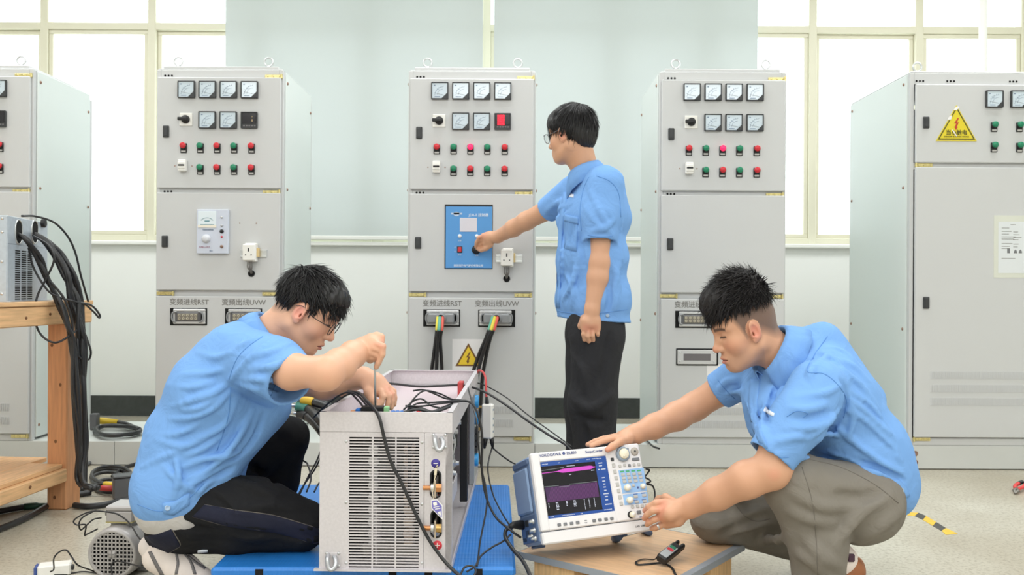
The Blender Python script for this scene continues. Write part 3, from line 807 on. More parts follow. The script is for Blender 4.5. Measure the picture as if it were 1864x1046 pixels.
for dx in (0, 9): mb.prism([(k(-4+dx), -k(12)), (k(2+dx), -k(12)), (k(1.5+dx), -k(8)), (k(-1+dx), -k(5)), (k(-3.5+dx), -k(8))], -.0022, -.0018)
obj('document_symbol', mb, mat('print_mid', rgb(120, 122, 124), .6), pp)
# ---------------------------------------------------------------- foreground equipment
def onplane(o, px, py, yl=0.0):
    """photo pixel -> local (x, z) on the plane y=yl of object o"""
    I = wm(o).inverted(); a = I @ Vector((0, 0, CAM_H)); d = (I.to_3x3() @ ray_dir(px, py))
    t = (yl-a.y)/d.y; p = a+d*t
    return p.x, p.z
def galv():
    m = mat('galvanised_steel', rgb(214, 209, 212), 0.42, .25, noise=(140, .05, 3), bump=(300, .04))
    nt = m.node_tree; N = nt.nodes; L = nt.links
    tc = N.new('ShaderNodeTexCoord'); v = N.new('ShaderNodeTexVoronoi'); v.inputs['Scale'].default_value = 110
    L.new(tc.outputs['Object'], v.inputs['Vector']); mr = N.new('ShaderNodeMapRange'); mr.inputs[3].default_value = .34; mr.inputs[4].default_value = .48
    sp = N.new('ShaderNodeSeparateColor'); L.new(v.outputs['Color'], sp.inputs[0]); L.new(sp.outputs[0], mr.inputs[0]); L.new(mr.outputs[0], N['Principled BSDF'].inputs['Roughness'])
    return m
M_GALV = galv()
M_INNER = mat('inner_sheet', rgb(232, 214, 220), 0.25, .2)
M_COPPER = mat('copper_bolt', rgb(200, 140, 92), 0.35, .7); M_BRASS2 = mat('brass_bolt', rgb(190, 155, 95), 0.3, .8)
M_BLUEC = mat('terminal_blue', rgb(48, 120, 205), 0.4); M_GREENC = mat('terminal_green', rgb(150, 205, 150), 0.5)
PT = 0.137
# --- blue plastic pallet
def pallet_mat():
    m = mat('blue_plastic', rgb(42, 124, 205), 0.38, noise=(12, .08)); nt = m.node_tree; N = nt.nodes; L = nt.links
    tc = N.new('ShaderNodeTexCoord'); w = N.new('ShaderNodeTexWave'); w.inputs['Scale'].default_value = 34; w.bands_direction = 'X'
    w2 = N.new('ShaderNodeTexWave'); w2.inputs['Scale'].default_value = 34; w2.bands_direction = 'Y'
    ad = N.new('ShaderNodeMath'); ad.operation = 'ADD'
    for q in (w, w2): L.new(tc.outputs['Object'], q.inputs['Vector'])
    L.new(w.outputs['Fac'], ad.inputs[0]); L.new(w2.outputs['Fac'], ad.inputs[1])
    bp = N.new('ShaderNodeBump'); bp.inputs['Strength'].default_value = .25; bp.inputs['Distance'].default_value = .002
    L.new(ad.outputs[0], bp.inputs['Height']); L.new(bp.outputs[0], N['Principled BSDF'].inputs['Normal']); return m
M_PALLET = pallet_mat()
pal = thing('plastic_pallet', 'blue plastic pallet under the galvanised power unit', 'pallet', (-.41, 2.45, 0), (0, 0, math.radians(1.2)))
PW, PL_ = .425, 1.04
obj('deck', MB().box(-PW, PW, 0, PL_, PT-.028, PT, .008), M_PALLET, pal)
for y in (0.003, PL_/2-.06, PL_-.123):
    obj('runner', MB().box(-PW+.004, PW-.004, y, y+.12, 0.0, .022, .005), M_PALLET, pal)
    for x in (-PW+.004, -.07, PW-.144):
        b = MB(); b.box(x, x+.14, y, y+.12, .022, PT-.028, .008)
        obj('foot', b, M_PALLET, pal)
for x in (-.30, .07, .17, .31):
    obj('deck_slot', MB().box(x, x+.022, -.001, .003, PT-.024, PT-.004), M_HOLE, pal)
# --- power unit
UW, UH, UL = .3665, .436, 1.25
pu = thing('power_unit', 'open-topped galvanised power unit with louvred front on the blue pallet', 'electrical unit', (-.3455, 2.424, PT+.001), (0, 0, math.radians(-1.1)))
hw = UW/2
def P(px, py): return onplane(pu, px, py)
gx0, gz1 = P(636, 792.5); gx1, gz0 = P(762, 1034)
z_seam = P(700, 786)[1]; xs1 = P(772, 900)[0]
# front panel as frame pieces round the grille, and the right strip with two oval cut-outs
mb = MB(); t = .003
mb.box(-hw, gx0, 0, t, .006, z_seam-.001).box(gx0, gx1, 0, t, .006, gz0).box(gx0, gx1, 0, t, gz1, z_seam-.001)
mb.box(gx1, xs1-.0006, 0, t, .006, z_seam-.001)
obj('front_panel', mb, M_GALV, pu)
oc = [P(793, 880.5), P(794, 953)]; ow, oh = .0135, .037
mb = MB(); x0, x1 = xs1+.0006, hw
def stad(c, w, h, n=8):
    return [(c[0]+w*math.cos(a), c[1]+(h-w)*(1 if math.sin(a) >= 0 else -1)+w*math.sin(a)) for a in [2*PI*(i+.5)/(2*n) for i in range(2*n)]]
zs = [.006, (oc[0][1]+oc[1][1])/2, z_seam-.001]
for c, za, zb in ((oc[1], zs[0], zs[1]), (oc[0], zs[1], zs[2])):
    L_ = stad(c, ow+.0015, oh+.0015, 8); n = len(L_)
    outer = []
    for p in L_:
        dx, dz = p[0]-c[0], p[1]-c[1]
        s = min([(x1-c[0])/dx if dx > 1e-9 else 1e9, (x0-c[0])/dx if dx < -1e-9 else 1e9, (zb-c[1])/dz if dz > 1e-9 else 1e9, (za-c[1])/dz if dz < -1e-9 else 1e9])
        outer.append((c[0]+dx*s, c[1]+dz*s))
    vs = [(p[0], 0, p[1]) for p in L_]+[(p[0], 0, p[1]) for p in outer]+[(p[0], .004, p[1]) for p in L_]
    mb.add(vs, [(i, n+i, n+(i+1) % n, (i+1) % n) for i in range(n)]+[(i, (i+1) % n, 2*n+(i+1) % n, 2*n+i) for i in range(n)])
    for cx_, cz_ in ((x0, za), (x1, za), (x1, zb), (x0, zb)):      # fill the corners
        k_ = min(range(n), key=lambda i: (outer[i][0]-cx_)**2+(outer[i][1]-cz_)**2)
        for j in (k_-1, (k_+1) % n):
            a_, b_ = outer[k_], outer[j]
            mb.add([(a_[0], 0, a_[1]), (b_[0], 0, b_[1]), (cx_, 0, cz_)], [(0, 1, 2)])
obj('terminal_panel', mb, M_GALV, pu)
# rubber rims of the cut-outs
for c in oc:
    Lp = stad(c, ow, oh, 10); r = obj('cutout_rim', MB().tube([(p[0], -.001, p[1]) for p in Lp], .0028, 6, closed=True), M_BLACK, pu)
    obj('cutout_recess', MB().prism(stad(c, ow+.004, oh+.004, 10), .055, .058), M_HOLE, pu)
# louvre slats (finer than can be picked apart) and three uprights
mb = MB(); n = 44; pitch = (gz1-gz0)/n
for i in range(n): mb.box(gx0, gx1, .0005, .0035, gz0+(i+.55)*pitch, gz0+(i+1)*pitch)
sl = obj('louvre_slats', mb, M_GALV, pu); sl['kind'] = 'stuff'
for a, b in ((676.5, 679.5), (719, 721.5)):
    obj('grille_upright', MB().box(P(a, 900)[0], P(b, 900)[0], -.0003, .003, gz0, gz1), M_GALV, pu)
mb = MB()
def fscrew(px, py, r=.004):
    x, z = P(px, py)
    return obj('screw', cached('fscrew%.4f' % r, lambda: MB().lathe((0, 0, 0), (0, -1, 0), [(r, 0), (r, .0012), (r*.6, .0022), (0, .0024)], 10).mesh('screw', M_STEEL)), None, pu, (x, 0, z))
for p_ in ((630, 803), (630, 914), (630, 1024), (768, 805), (768, 917), (768, 1024)): fscrew(*p_)
# top rim: front, rear and side rails
RZ = z_seam
def rail(name, *b): return obj(name, MB().box(*b), M_GALV, pu)
rail('front_rail', -hw, hw, -.001, .003, RZ, UH); rail('front_lip', -hw, hw, .003, .014, UH-.003, UH)
rail('rear_rail', -hw, hw, UL-.003, UL, RZ, UH); rail('rear_lip', -hw, hw, UL-.016, UL-.003, UH-.003, UH)
for s in (-1, 1):
    a, b = (-hw, -hw+.003) if s < 0 else (hw-.003, hw)
    rail('side_rail', a, b, .003, UL-.003, RZ-.01, UH)
    a, b = (-hw+.003, -hw+.015) if s < 0 else (hw-.015, hw-.003)
    rail('side_lip', a, b, .003, UL-.003, UH-.003, UH)
rail('left_side_panel', -hw, -hw+.003, .003, UL-.003, .006, RZ-.01)
rail('base_tray', -hw, hw, 0.0, UL, .001, .006); rail('base_flange', hw-.002, hw+.001, .0, UL, .001, .020)
rail('front_flange', -hw-.012, hw, -.014, 0, .001, .006)
rail('rear_panel', -hw, hw, UL-.006, UL-.003, .006, RZ)
rail('corner_post', hw-.018, hw, .0, .018, .006, RZ)
# deck with circuit board below the rim
DZ = UH-.062
obj('deck_sheet', MB().box(-hw+.004, hw-.03, .02, UL-.02, DZ-.003, DZ), M_INNER, pu)
obj('inner_wall', MB().box(hw-.034, hw-.03, .3, UL-.03, DZ, DZ+.03), M_GALV, pu)
pcb = obj('circuit_board', MB().box(-hw+.02, hw-.05, .03, .22, DZ+.010, DZ+.013), mat('board_green', rgb(60, 110, 80), .4, noise=(60, .4)), pu)
def blk(px0, px1, h, m, y0, y1, nm):
    f = .972
    x0 = (px0-704)/660/f*1.0; x1 = (px1-704)/660/f
    return obj(nm, MB().box(x0, x1, y0, y1, DZ+.012, DZ+.012+h, .002), m, pu)
blk(643, 651, .052, M_BLUEC, .05, .075, 'terminal_block'); blk(653, 693, .058, M_BLACK, .05, .085, 'relay_block'); blk(694, 703, .058, M_GREENC, .05, .075, 'green_connector')
for i in range(4): blk(706+i*8, 713+i*8, .046, M_BLUEC, .05, .075, 'blue_connector')
blk(633, 641, .046, mat('part_orange', rgb(230, 160, 110), .5), .05, .07, 'small_component'); blk(752, 760, .045, M_RED, .06, .08, 'small_component')
for i, (x, y) in enumerate(((-.06, .12), (-.02, .14), (.03, .12), (.06, .16), (-.09, .17))):
    obj('capacitor', MB().lathe((x, y, DZ+.012), (0, 0, 1), [(.011, 0), (.011, .026), (.009, .028), (0, .028)], 14), M_BLACK if i % 2 else M_STEEL, pu)
obj('rear_component', MB().box(hw-.055, hw-.034, .85, .91, DZ, DZ+.055, .003), mat('part_red', rgb(190, 70, 70), .5), pu)
# inside seen through the grille
for i in range(2):
    fx = -.045+i*.10; m_ = mat('coil_metal', rgb(200, 200, 205), .3, .8) if i == 0 else mat('winding', rgb(196, 176, 160), .5)
    mb = MB()
    for j in range(9): mb.cyl((fx, .06, .05+j*.034), (fx, .10, .05+j*.034), .015, n=12)
    obj('coil_stack', mb, m_, pu)
obj('fan_housing', MB().box(-.17, .10, .10, .13, .02, .36, .004), M_BLACK, pu)
obj('inner_floor_duct', MB().box(-.08, .09, .05, .09, .02, .055, .01), mat('duct_grey', rgb(150, 146, 140), .5), pu)
# right side internals (side is open)
obj('inner_bulkhead', MB().box(hw-.125, hw-.12, .02, .86, .17, RZ-.012), M_HOLE, pu); obj('lower_bulkhead', MB().box(hw-.215, hw-.21, .02, 1.1, .008, .17), M_GALV, pu)
for i, (y0, y1, z0, z1) in enumerate(((.05, .42, .17, .205), (.08, .50, .29, .32))):
    b = obj('busbar', MB().prism([(y0, z0), (y1, z0+.035), (y1, z1+.035), (y0, z1)], hw-.034, hw-.028, 'yz'), M_STEEL, pu)
    for j in range(4):
        y = y0+.03+j*(y1-y0-.06)/3; obj('busbar_bolt', MB().lathe((hw-.028, y, (z0+z1)/2+.035*(y-y0)/(y1-y0)), (1, 0, 0), [(.012, 0), (.012, .007), (.008, .007), (.007, .016), (0, .016)], 6, smooth=False), M_STEEL, b)
obj('support_bracket', MB().box(hw-.03, hw-.026, .02, .5, .105, .165, .001).box(hw-.03, hw-.004, .02, .024, .105, .165, .001), M_GALV, pu)
for i in range(5):
    mb = MB(); y = .06+i*.09
    mb.tube(spline([(hw-.045, y, .33), (hw-.03, y+.02, .28), (hw-.04, y+.01, .22), (hw-.05, y+.04, .15), (hw-.06, y+.03, .08)], 6), .0045, 6)
    obj('inner_wire', mb, M_RED if i == 0 else (M_CABLE if i % 2 else mat('wire_pale', rgb(190, 190, 186), .5)), pu)
for j in range(3):
    obj('module_block', MB().box(hw-.118, hw-.045, .10+j*.24, .26+j*.24, .21, .36, .004), M_BLACK, pu)
obj('black_post', MB().box(hw-.03, hw-.004, .66, .70, .03, RZ-.01, .002), M_BLACK, pu)
obj('lower_duct', MB().box(hw-.12, hw-.06, .60, .72, .10, .17, .004), M_BLACK, pu)
obj('rear_post', MB().box(hw-.022, hw-.002, UL-.22, UL-.003, .006, RZ-.01, .001), mat('rear_post_grey', rgb(176, 182, 188), .35, .4), pu)
for z in (.33, .265, .10):
    obj('blue_cap', MB().lathe((hw-.002, UL-.19, z), (1, 0, 0), [(.026, 0), (.026, .012), (.022, .015), (0, .015)], 18), mat('cap_blue', rgb(60, 160, 225), .35), pu)
for j in range(4): obj('terminal_row', MB().box(hw-.002, hw+.010, UL-.21, UL-.14, .13+j*.025, .15+j*.025, .002), M_DARK, pu)
for z in (.29, .2, .06): obj('side_stud', MB().lathe((hw, UL-.05, z), (1, 0, 0), [(.009, 0), (.009, .006), (.005, .006), (.005, .02), (0, .02)], 10), M_BRASS2, pu)
# bow handles (three) on the front
def bow(px, py, mir=1):
    x, z = P(px, py); b = obj('bow_handle', MB().box(x-.022, x+.022, -.0015, 0, z-.014, z+.024, .0005), M_GALV, pu)
    for dx in (-.0165, .0165):
        for dz in (-.011, .0225):
            obj('screw', cached('bscrew', lambda: MB().lathe((0, 0, 0), (0, -1, 0), [(.0042, 0), (.0042, .002), (.002, .004), (0, .004)], 10).mesh('screw', M_STEEL)), None, b, (x+dx, -.0015, z+dz))
    pts = [(x-.013, -.002, z+.018), (x-.011, -.020, z+.012), (x-.005, -.027, z-.010), (x+.005, -.027, z-.014), (x+.012, -.022, z-.004), (x+.010, -.012, z+.008), (x+.004, -.003, z+.014)]
    obj('bow', MB().tube(spline(pts, 6), .0062, 10), mat('bow_metal', rgb(190, 192, 196), .35, .7), b)
bow(800, 806); bow(606, 1021)
x, z = P(793, 843)
d = obj('minus_sticker', MB().lathe((x, 0, z), (0, -1, 0), [(.0125, 0), (.0125, .0006), (0, .0006)], 24), mat('sticker_violet', rgb(70, 60, 150), .45), pu)
obj('minus_mark', MB().box(x-.006, x+.006, -.0011, -.0006, z-.001, z+.001), M_WHITE, d)
x, z = P(796, 992)
d = obj('plus_sticker', MB().lathe((x, 0, z), (0, -1, 0), [(.0132, 0), (.0132, .0006), (0, .0006)], 24), mat('sticker_red', rgb(208, 48, 62), .45), pu)
obj('plus_mark', MB().box(x-.0066, x+.0066, -.0011, -.0006, z-.001, z+.001).box(x-.001, x+.001, -.0011, -.0006, z-.0066, z+.0066), M_WHITE, d)
for (px, py) in ((793, 887), (793, 960)):
    x, z = P(px, py)
    b = obj('busbar_tab', MB().box(x-.003, x+.002, -.012, .06, z-.026, z+.022, .001), mat('tinned_copper', rgb(198, 184, 168), .3, .7), pu)
    obj('terminal_bolt', MB().cyl((x-.034, -.004, z), (x-.008, -.004, z), .0062, n=12), M_COPPER, b)
    obj('washer', MB().cyl((x-.012, -.004, z), (x-.004, -.004, z), .0125, n=20), M_STEEL, b)
    obj('hex_nut', MB().cyl((x+.002, -.004, z), (x+.017, -.004, z), .0125, n=6, smooth=False), M_COPPER if py < 900 else M_BRASS2, b)
# hanging quality tag
tx, tz = P(791, 902)
tg = thing('hang_tag', 'violet hexagonal paper tag hanging by string on upper terminal bolt', 'tag', wm(pu) @ Vector((tx, -.02, tz)))
def TG(px, py, y=-.02):
    x, z = P(px, py); return wm(pu) @ Vector((x, y, z))
def plate(pts, yy, th): 
    a = [TG(px, py, yy) for px, py in pts]; b = [TG(px, py, yy-th) for px, py in pts]; n = len(a)
    return MB().add(a+b, [tuple(range(n)), tuple(range(n, 2*n))[::-1]]+[(i, (i+1) % n, n+(i+1) % n, n+i) for i in range(n)])
obj('tag_card', plate([(786, 906), (797, 905), (807, 916), (807, 942), (797, 932), (787, 922)], -.02, .0012), M_PAPER, tg, world=True)
obj('tag_face', plate([(787.5, 907.5), (796.5, 906.7), (805.5, 917), (805.5, 938), (797, 930), (788.5, 921)], -.0214, .0004), mat('tag_violet', rgb(118, 112, 190), .5), tg, world=True)
mb = plate([(789.5, 911), (796, 909), (797.5, 915), (791, 916.5)], -.022, .0003)
for p4 in ([(798, 928), (803.5, 926), (804.5, 935), (799.5, 931)], [(790.5, 918.5), (801, 917), (801, 918.2), (790.6, 920)], [(793, 922), (803, 920.5), (803, 922), (794, 923.3)]):
    q = plate(p4, -.022, .0003); mb.add(q.v, q.f)
obj('tag_print', mb, M_WHITE, tg, world=True)
obj('tag_string', MB().tube(spline([TG(792, 908, -.021), TG(789, 896, -.018), TG(790, 880, -.012), TG(794, 862, -.006), TG(797, 846, -.004), TG(793, 852, -.003), TG(791, 872, -.010), TG(790, 890, -.018)], 6), .0009, 5), mat('string_beige', rgb(228, 216, 190), .7), tg, world=True)
obj('string_loop', plate([(791.5, 851), (796.5, 851), (795, 864), (790.5, 863)], -.006, .001), mat('string_beige', rgb(228, 216, 190), .7), tg, world=True)

# --- oscilloscope
def rotm(y, p, r):
    return Matrix.Rotation(math.radians(y), 3, 'Z') @ Matrix.Rotation(math.radians(p), 3, 'X') @ Matrix.Rotation(math.radians(r), 3, 'Y')
M_SCW = mat('scope_white', rgb(232, 229, 230), 0.42); M_SCB = mat('scope_blue_grey', rgb(136, 160, 196), 0.45); M_SCD = mat('scope_dark_blue', rgb(92, 112, 146), 0.5)
M_KEY = mat('key_beige', rgb(190, 188, 184), 0.45); M_KEYD = mat('key_dark', rgb(120, 122, 126), 0.45); M_CREAM = mat('knob_cream', rgb(240, 232, 208), 0.35)
M_SCP = mat('scope_panel_blue', rgb(150, 188, 232), 0.45); M_PB = mat('print_blue', rgb(70, 84, 140), 0.5)
so = thing('oscilloscope', 'white and blue bench oscilloscope tilted on its front legs, purple trace on screen', 'oscilloscope', (.093, 2.494, .1905), rotm(19.1, -19.7, -1.8))
SW, SH, SD = .355, .26, .18
def Q(zx, zy, yl=0): return onplane(so, 960+zx/5.232, 790+zy/5.232, yl)
def quad(name, pts, yl, th, m, par=so, lab=None):
    loc = [Q(*p, yl) for p in pts]
    return obj(name, MB().prism(loc, yl-th, yl), m, par, label=lab)
mb = MB().box(.002, SW-.002, .022, SD-.012, .004, SH-.004, .008)
obj('case', mb, M_SCB, so)
# front bezel with a screen opening
sc4 = [Q(120, 260), Q(745, 210), Q(840, 725), Q(210, 805)]
sx0 = (sc4[0][0]+sc4[3][0])/2; sx1 = (sc4[1][0]+sc4[2][0])/2; sz1 = (sc4[0][1]+sc4[1][1])/2; sz0 = (sc4[2][1]+sc4[3][1])/2
bz = obj('front_bezel', MB().box(0, sx0, 0, .024, .036, SH, .004).box(sx1, SW, 0, .024, .036, SH, .004).box(sx0-.003, sx1+.003, .0004, .024, sz1, SH-.0005, .003).box(sx0-.003, sx1+.003, .0004, .024, .0365, sz0, .003), M_SCW, so)
obj('chin', MB().box(.002, SW-.002, .004, .026, .0, .0345, .004), M_SCW, so)
obj('screen', MB().box(sx0, sx1, .003, .006, sz0, sz1), mat('screen_black', rgb(16, 15, 20), .12, emit=(rgb(20, 18, 26), .5)), so)
def em(n, c, s=.75): return mat(n, tuple(v*.12 for v in c[:3])+(1,), .3, emit=(c, s))
w_, h_ = sx1-sx0, sz1-sz0
def scr(name, a, b, c, d, m, y=.0026, slant=0):
    return obj(name, MB().box(sx0+a*w_, sx0+b*w_, y, y+.0003, sz0+c*h_, sz0+d*h_), m, so)
E_BL = em('screen_blue', rgb(28, 84, 170), .6); E_W = em('screen_white', rgb(214, 220, 232), .7); E_MG = em('screen_magenta', rgb(214, 74, 200), .8); E_PU = em('screen_purple', rgb(70, 28, 84), .6); E_GR = em('screen_grey', rgb(150, 160, 160), .6)
scr('screen_bar', 0, 1, .92, 1, E_BL); scr('screen_bar', .82, 1, .05, .92, E_BL); scr('screen_bar', 0, 1, 0, .05, E_BL)
mb = MB(); y0, y1 = .0022, .0025
top = []; bot = []
for i in range(33):
    t = i/32; a = .006 if t < .28 else min(.034, .006+(t-.28)*.28); a = a if t < .92 else max(.008, a-(t-.92)*.5)
    cz = .80+t*.02; top.append((sx0+t*.81*w_, sz0+(cz+a)*h_)); bot.append((sx0+t*.81*w_, sz0+(cz-a)*h_))
obj('trace_magenta', mb.prism(bot+top[::-1], y0, y1), E_MG, so)
obj('trace_grey', MB().prism([(sx0, sz0+.845*h_), (sx0+.34*w_, sz0+.865*h_), (sx0+.34*w_, sz0+.872*h_), (sx0, sz0+.852*h_)], y0, y1), E_GR, so)
obj('trace_zone', MB().box(sx0+.015*w_, sx0+.80*w_, y0+.0001, y1+.0001, sz0+.28*h_, sz0+.545*h_), E_PU, so)
mb = MB()
for i in range(40):
    a = sx0+(.02+i*.0195)*w_
    mb.prism([(a, sz0+.285*h_), (a+.0012, sz0+.285*h_), (min(a+.0202, sx0+.80*w_), sz0+.54*h_), (min(a+.0190, sx0+.799*w_), sz0+.54*h_)], y0-.0001, y0)
hz = obj('trace_hatching', mb, em('screen_violet', rgb(128, 60, 132), .55), so); hz['kind'] = 'stuff'
mb = MB()
for a, b, z in ((.0, .22, .555), (.22, .38, .525), (.38, .80, .555)): mb.box(sx0+a*w_, sx0+b*w_, y0-.0002, y0, sz0+z*h_, sz0+(z+.007)*h_)
obj('trace_step', mb, E_GR, so)
rng = random.Random(7); mb = MB()
for cx_, n, wd in ((.03, 4, .012), (.14, 6, .02), (.16, 6, .02), (.29, 4, .02), (.40, 5, .02), (.42, 5, .02), (.56, 8, .012), (.63, 7, .012), (.71, 7, .012)):
    for i in range(n):
        z = .255-i*.024; mb.box(sx0+cx_*w_, sx0+(cx_+wd*(.6+.7*rng.random()))*w_, y0-.0002, y0, sz0+z*h_, sz0+(z+.013)*h_)
for cx_, z, wd in ((.38, .875, .14), (.40, .72, .05), (.74, .755, .07), (.02, .95, .10), (.26, .95, .05), (.52, .955, .06), (.70, .96, .06), (.78, .962, .1), (.86, .955, .08), (.03, .018, .06), (.2, .018, .2), (.48, .018, .04), (.84, .03, .13)):
    for i in range(int(wd/.018)): mb.box(sx0+(cx_+i*.018)*w_, sx0+(cx_+i*.018+.012)*w_, y0-.0002, y0, sz0+z*h_, sz0+(z+.014)*h_)
obj('screen_readout', mb, E_W, so)['kind'] = 'stuff'
mb = MB()
for z, a, b in ((.87, .87, .93), (.82, .87, .92), (.755, .90, .965), (.755, .845, .88), (.60, .885, .93), (.54, .885, .93), (.485, .89, .925), (.43, .885, .925), (.37, .89, .925), (.31, .87, .95), (.26, .885, .93), (.20, .885, .925), (.12, .87, .97)):
    mb.box(sx0+a*w_, sx0+b*w_, y0, y1, sz0+z*h_, sz0+(z+.018)*h_)
obj('menu_items', mb, E_W, so)['kind'] = 'stuff'
x, z = Q(290, 190); text('maker_mark', 'YOKOGAWA ◆ DL850', .0115, M_PB, so, (x, -.0004, z), sx=1.0)
x, z = Q(635, 162); text('model_mark', 'ScopeCorder', .0105, M_PB, so, (x, -.0004, z))
def btn(name, zx, zy, w, h, m, th=.003, ch=.0012):
    x, z = Q(zx, zy); return obj(name, MB().box(x-w, x+w, -th, .0, z-h, z+h, ch), m, so)
def knob(name, zx, zy, r, hgt, m, m2=None):
    x, z = Q(zx, zy)
    k_ = obj(name, MB().lathe((x, 0, z), (0, -1, 0), [(r, 0), (r, hgt*.8), (r*.85, hgt), (0, hgt)], 24), m, so)
    if m2: obj('knob_cap', MB().lathe((x, -hgt, z), (0, -1, 0), [(r*.6, -.001), (r*.55, .0008), (0, .001)], 20), m2, k_)
    return k_
for i in range(7): btn('soft_key', 820+12*i, 296+60.5*i, .0052, .006, M_KEY)
btn('escape_key', 808, 240, .005, .0052, M_DARK)
for zx, zy in ((302, 862), (360, 855), (420, 848), (478, 840), (635, 823), (690, 815), (748, 808), (803, 802)): btn('menu_key', zx, zy, .0055, .0042, M_KEYD)
btn('arrow_print', 555, 820, .004, .0008, M_KEYD, .0006, 0); btn('arrow_print', 557, 842, .004, .0008, M_KEYD, .0006, 0)
x, z = Q(905, 190)
j = obj('jog_shuttle', MB().lathe((x, 0, z), (0, -1, 0), [(.0225, 0), (.0225, .006), (.020, .010), (.0165, .011), (.0165, .007), (0, .007)], 32), mat('ring_grey_blue', rgb(150, 164, 180), .4), so)
obj('jog_dial', MB().lathe((x, 0, z), (0, -1, 0), [(.0155, .006), (.0155, .014), (.014, .016), (0, .016)], 28).ball((x-.004, -.0165, z-.008), .0035, 10, 6), M_CREAM, j)
btn('round_key', 953, 140, .0035, .0035, M_KEYD)
x, z = Q(1018, 163)
c_ = obj('cross_pad', MB().lathe((x, 0, z), (0, -1, 0), [(.0125, 0), (.0125, .003), (.010, .0045), (0, .0045)], 28), mat('pad_beige', rgb(176, 168, 158), .5), so)
obj('pad_centre', MB().lathe((x, -.0045, z), (0, -1, 0), [(.003, 0), (.003, .001), (0, .001)], 12), M_DARK, c_)
btn('oval_key', 1030, 238, .0125, .0046, M_KEYD, .003, .003)
for zx, zy in ((880, 303), (925, 296), (970, 298), (1015, 292), (1060, 288)): btn('round_key', zx, zy, .0048, .0044, M_KEYD if zx == 970 else M_KEY, .003, .002)
quad('key_panel', [(866, 345), (1106, 316), (1138, 540), (905, 566)], 0, .0007, M_SCP); quad('key_panel', [(908, 576), (1140, 548), (1156, 650), (926, 676)], 0, .0007, M_SCP)
for i in range(4):
    a = 900+i*54-(2 if i else 0)
    btn('green_label', a, 355-3*i, .0062, .0022, em('green_glow', rgb(110, 226, 150), .35), .0012, 0)
    for r_ in range(3): btn('panel_key', a+8+8*r_, 385+33*r_-3.5*i, .0062, .0042, M_KEY)
knob('panel_knob', 945, 510, .0095, .014, M_CREAM, M_WHITE); knob('panel_knob', 1093, 496, .0075, .012, M_CREAM, M_WHITE)
btn('panel_key', 1008, 487, .0048, .004, M_KEY); btn('panel_key', 1052, 507, .003, .003, M_PB, .001, 0)
knob('panel_knob', 968, 628, .0095, .014, M_CREAM, M_WHITE)
for zx, zy in ((1030, 594), (1110, 582), (1040, 643), (1115, 638)): btn('panel_key', zx, zy, .007, .0042, M_KEY)
for zx, zy in ((1028, 570), (1100, 560), (1030, 628), (1108, 622)): btn('panel_print', zx, zy, .007, .001, M_PB, .0011, 0)
for zx, zy in ((1000, 690), (1048, 685), (1092, 683), (1132, 679)): btn('round_key', zx, zy, .0052, .005, M_KEY, .003, .002)
knob('panel_knob', 985, 766, .0105, .004, M_BLACK); knob('panel_knob', 992, 766, .0088, .015, M_CREAM, M_WHITE)
btn('oval_key', 1060, 743, .0072, .0052, M_KEYD, .003, .003); btn('panel_print', 1078, 787, .004, .0012, M_PB, .0008, 0)
x, z = Q(1078, 872); text('print_mark', 'LAN  USB', .0075, M_PRINT_D, so, (x, .0036, z))
# left side of the case
def side(name, y0, y1, z0, z1, th, m, ch=.003): return obj(name, MB().box(-th, .003, y0, y1, z0, z1, ch), m, so)
side('side_cover', .04, .165, .095, .225, .008, M_SCB, .005); side('side_ridge', .03, .168, .232, .250, .004, M_SCD)
side('connector_bay', .03, .165, .012, .088, .002, M_SCD, .001)
for y, z in ((.05, .07), (.05, .045), (.05, .022), (.075, .03)):
    obj('bnc_socket', MB().lathe((-.002, y, z), (-1, 0, 0), [(.008, 0), (.008, .004), (.0055, .005), (.0055, .014), (.004, .014), (.004, .004), (0, .004)], 14), M_STEEL, so)
side('port', .095, .12, .06, .078, .004, M_DARK, .001); side('port', .10, .125, .03, .05, .004, M_DARK, .001); side('vent_slots', .13, .16, .02, .03, .003, M_DARK, .001)
for y0 in (.035, .16):
    obj('side_grip', MB().box(-.001, .004, y0, y0+.006, .012, .25, .002), M_SCD, so)
obj('top_handle', MB().box(.09, .27, .05, .11, SH-.004, SH+.006, .004), M_SCD, so)
for x in (.02, SW-.06): obj('foot', MB().box(x, x+.04, SD-.04, SD-.012, -.0035, .005, .004), M_SCD, so)
def onz(px, py, z):
    d = ray_dir(px, py); t = (z-CAM_H)/d.z; return Vector((0, 0, CAM_H))+d*t
_I = wm(so).inverted(); _legs = []
for px, py, xl in ((1119, 986, .19), (1172, 970, .30)):
    w1 = onz(px, py, .1255); w1.z = .134; b = _I @ w1; a = Vector((b.x, b.y-.035, .003))
    obj('tilt_leg', MB().tube([a, a.lerp(b, .6), b, b+Vector((0, .012, -.001))], [.010, .0105, .009, .006], 10, flat=(1, 1.5)), M_SCD, so); _legs.append(a.lerp(b, .75))
obj('tilt_leg_bar', MB().cyl(_legs[0], _legs[1], .0022, n=8), M_STEEL, so)
# --- low stand: plywood sheet with grey taped edges on timber blocks
M_PLY = mat('plywood', rgb(222, 182, 142), 0.35, noise=(7, .12, 6, (1, 9, 1))); M_PINE = mat('pine', rgb(228, 188, 136), 0.55, noise=(9, .14, 6, (12, 12, 1.2)))
M_GTAPE = mat('edge_tape_grey', rgb(150, 156, 164), 0.45)
BZ = .1245; Lc = Vector((.0215, 2.65)); Nc = Vector((.425, 2.343)); dr = Vector((.61, .79)).normalized()
st = thing('low_stand', 'low plywood stand with grey taped edges under the oscilloscope', 'stand', (Nc.x, Nc.y, 0), (0, 0, math.atan2(dr.y, dr.x)-PI/2))
sl_ = (Lc-Nc).length; sd_ = .50; ang = 0
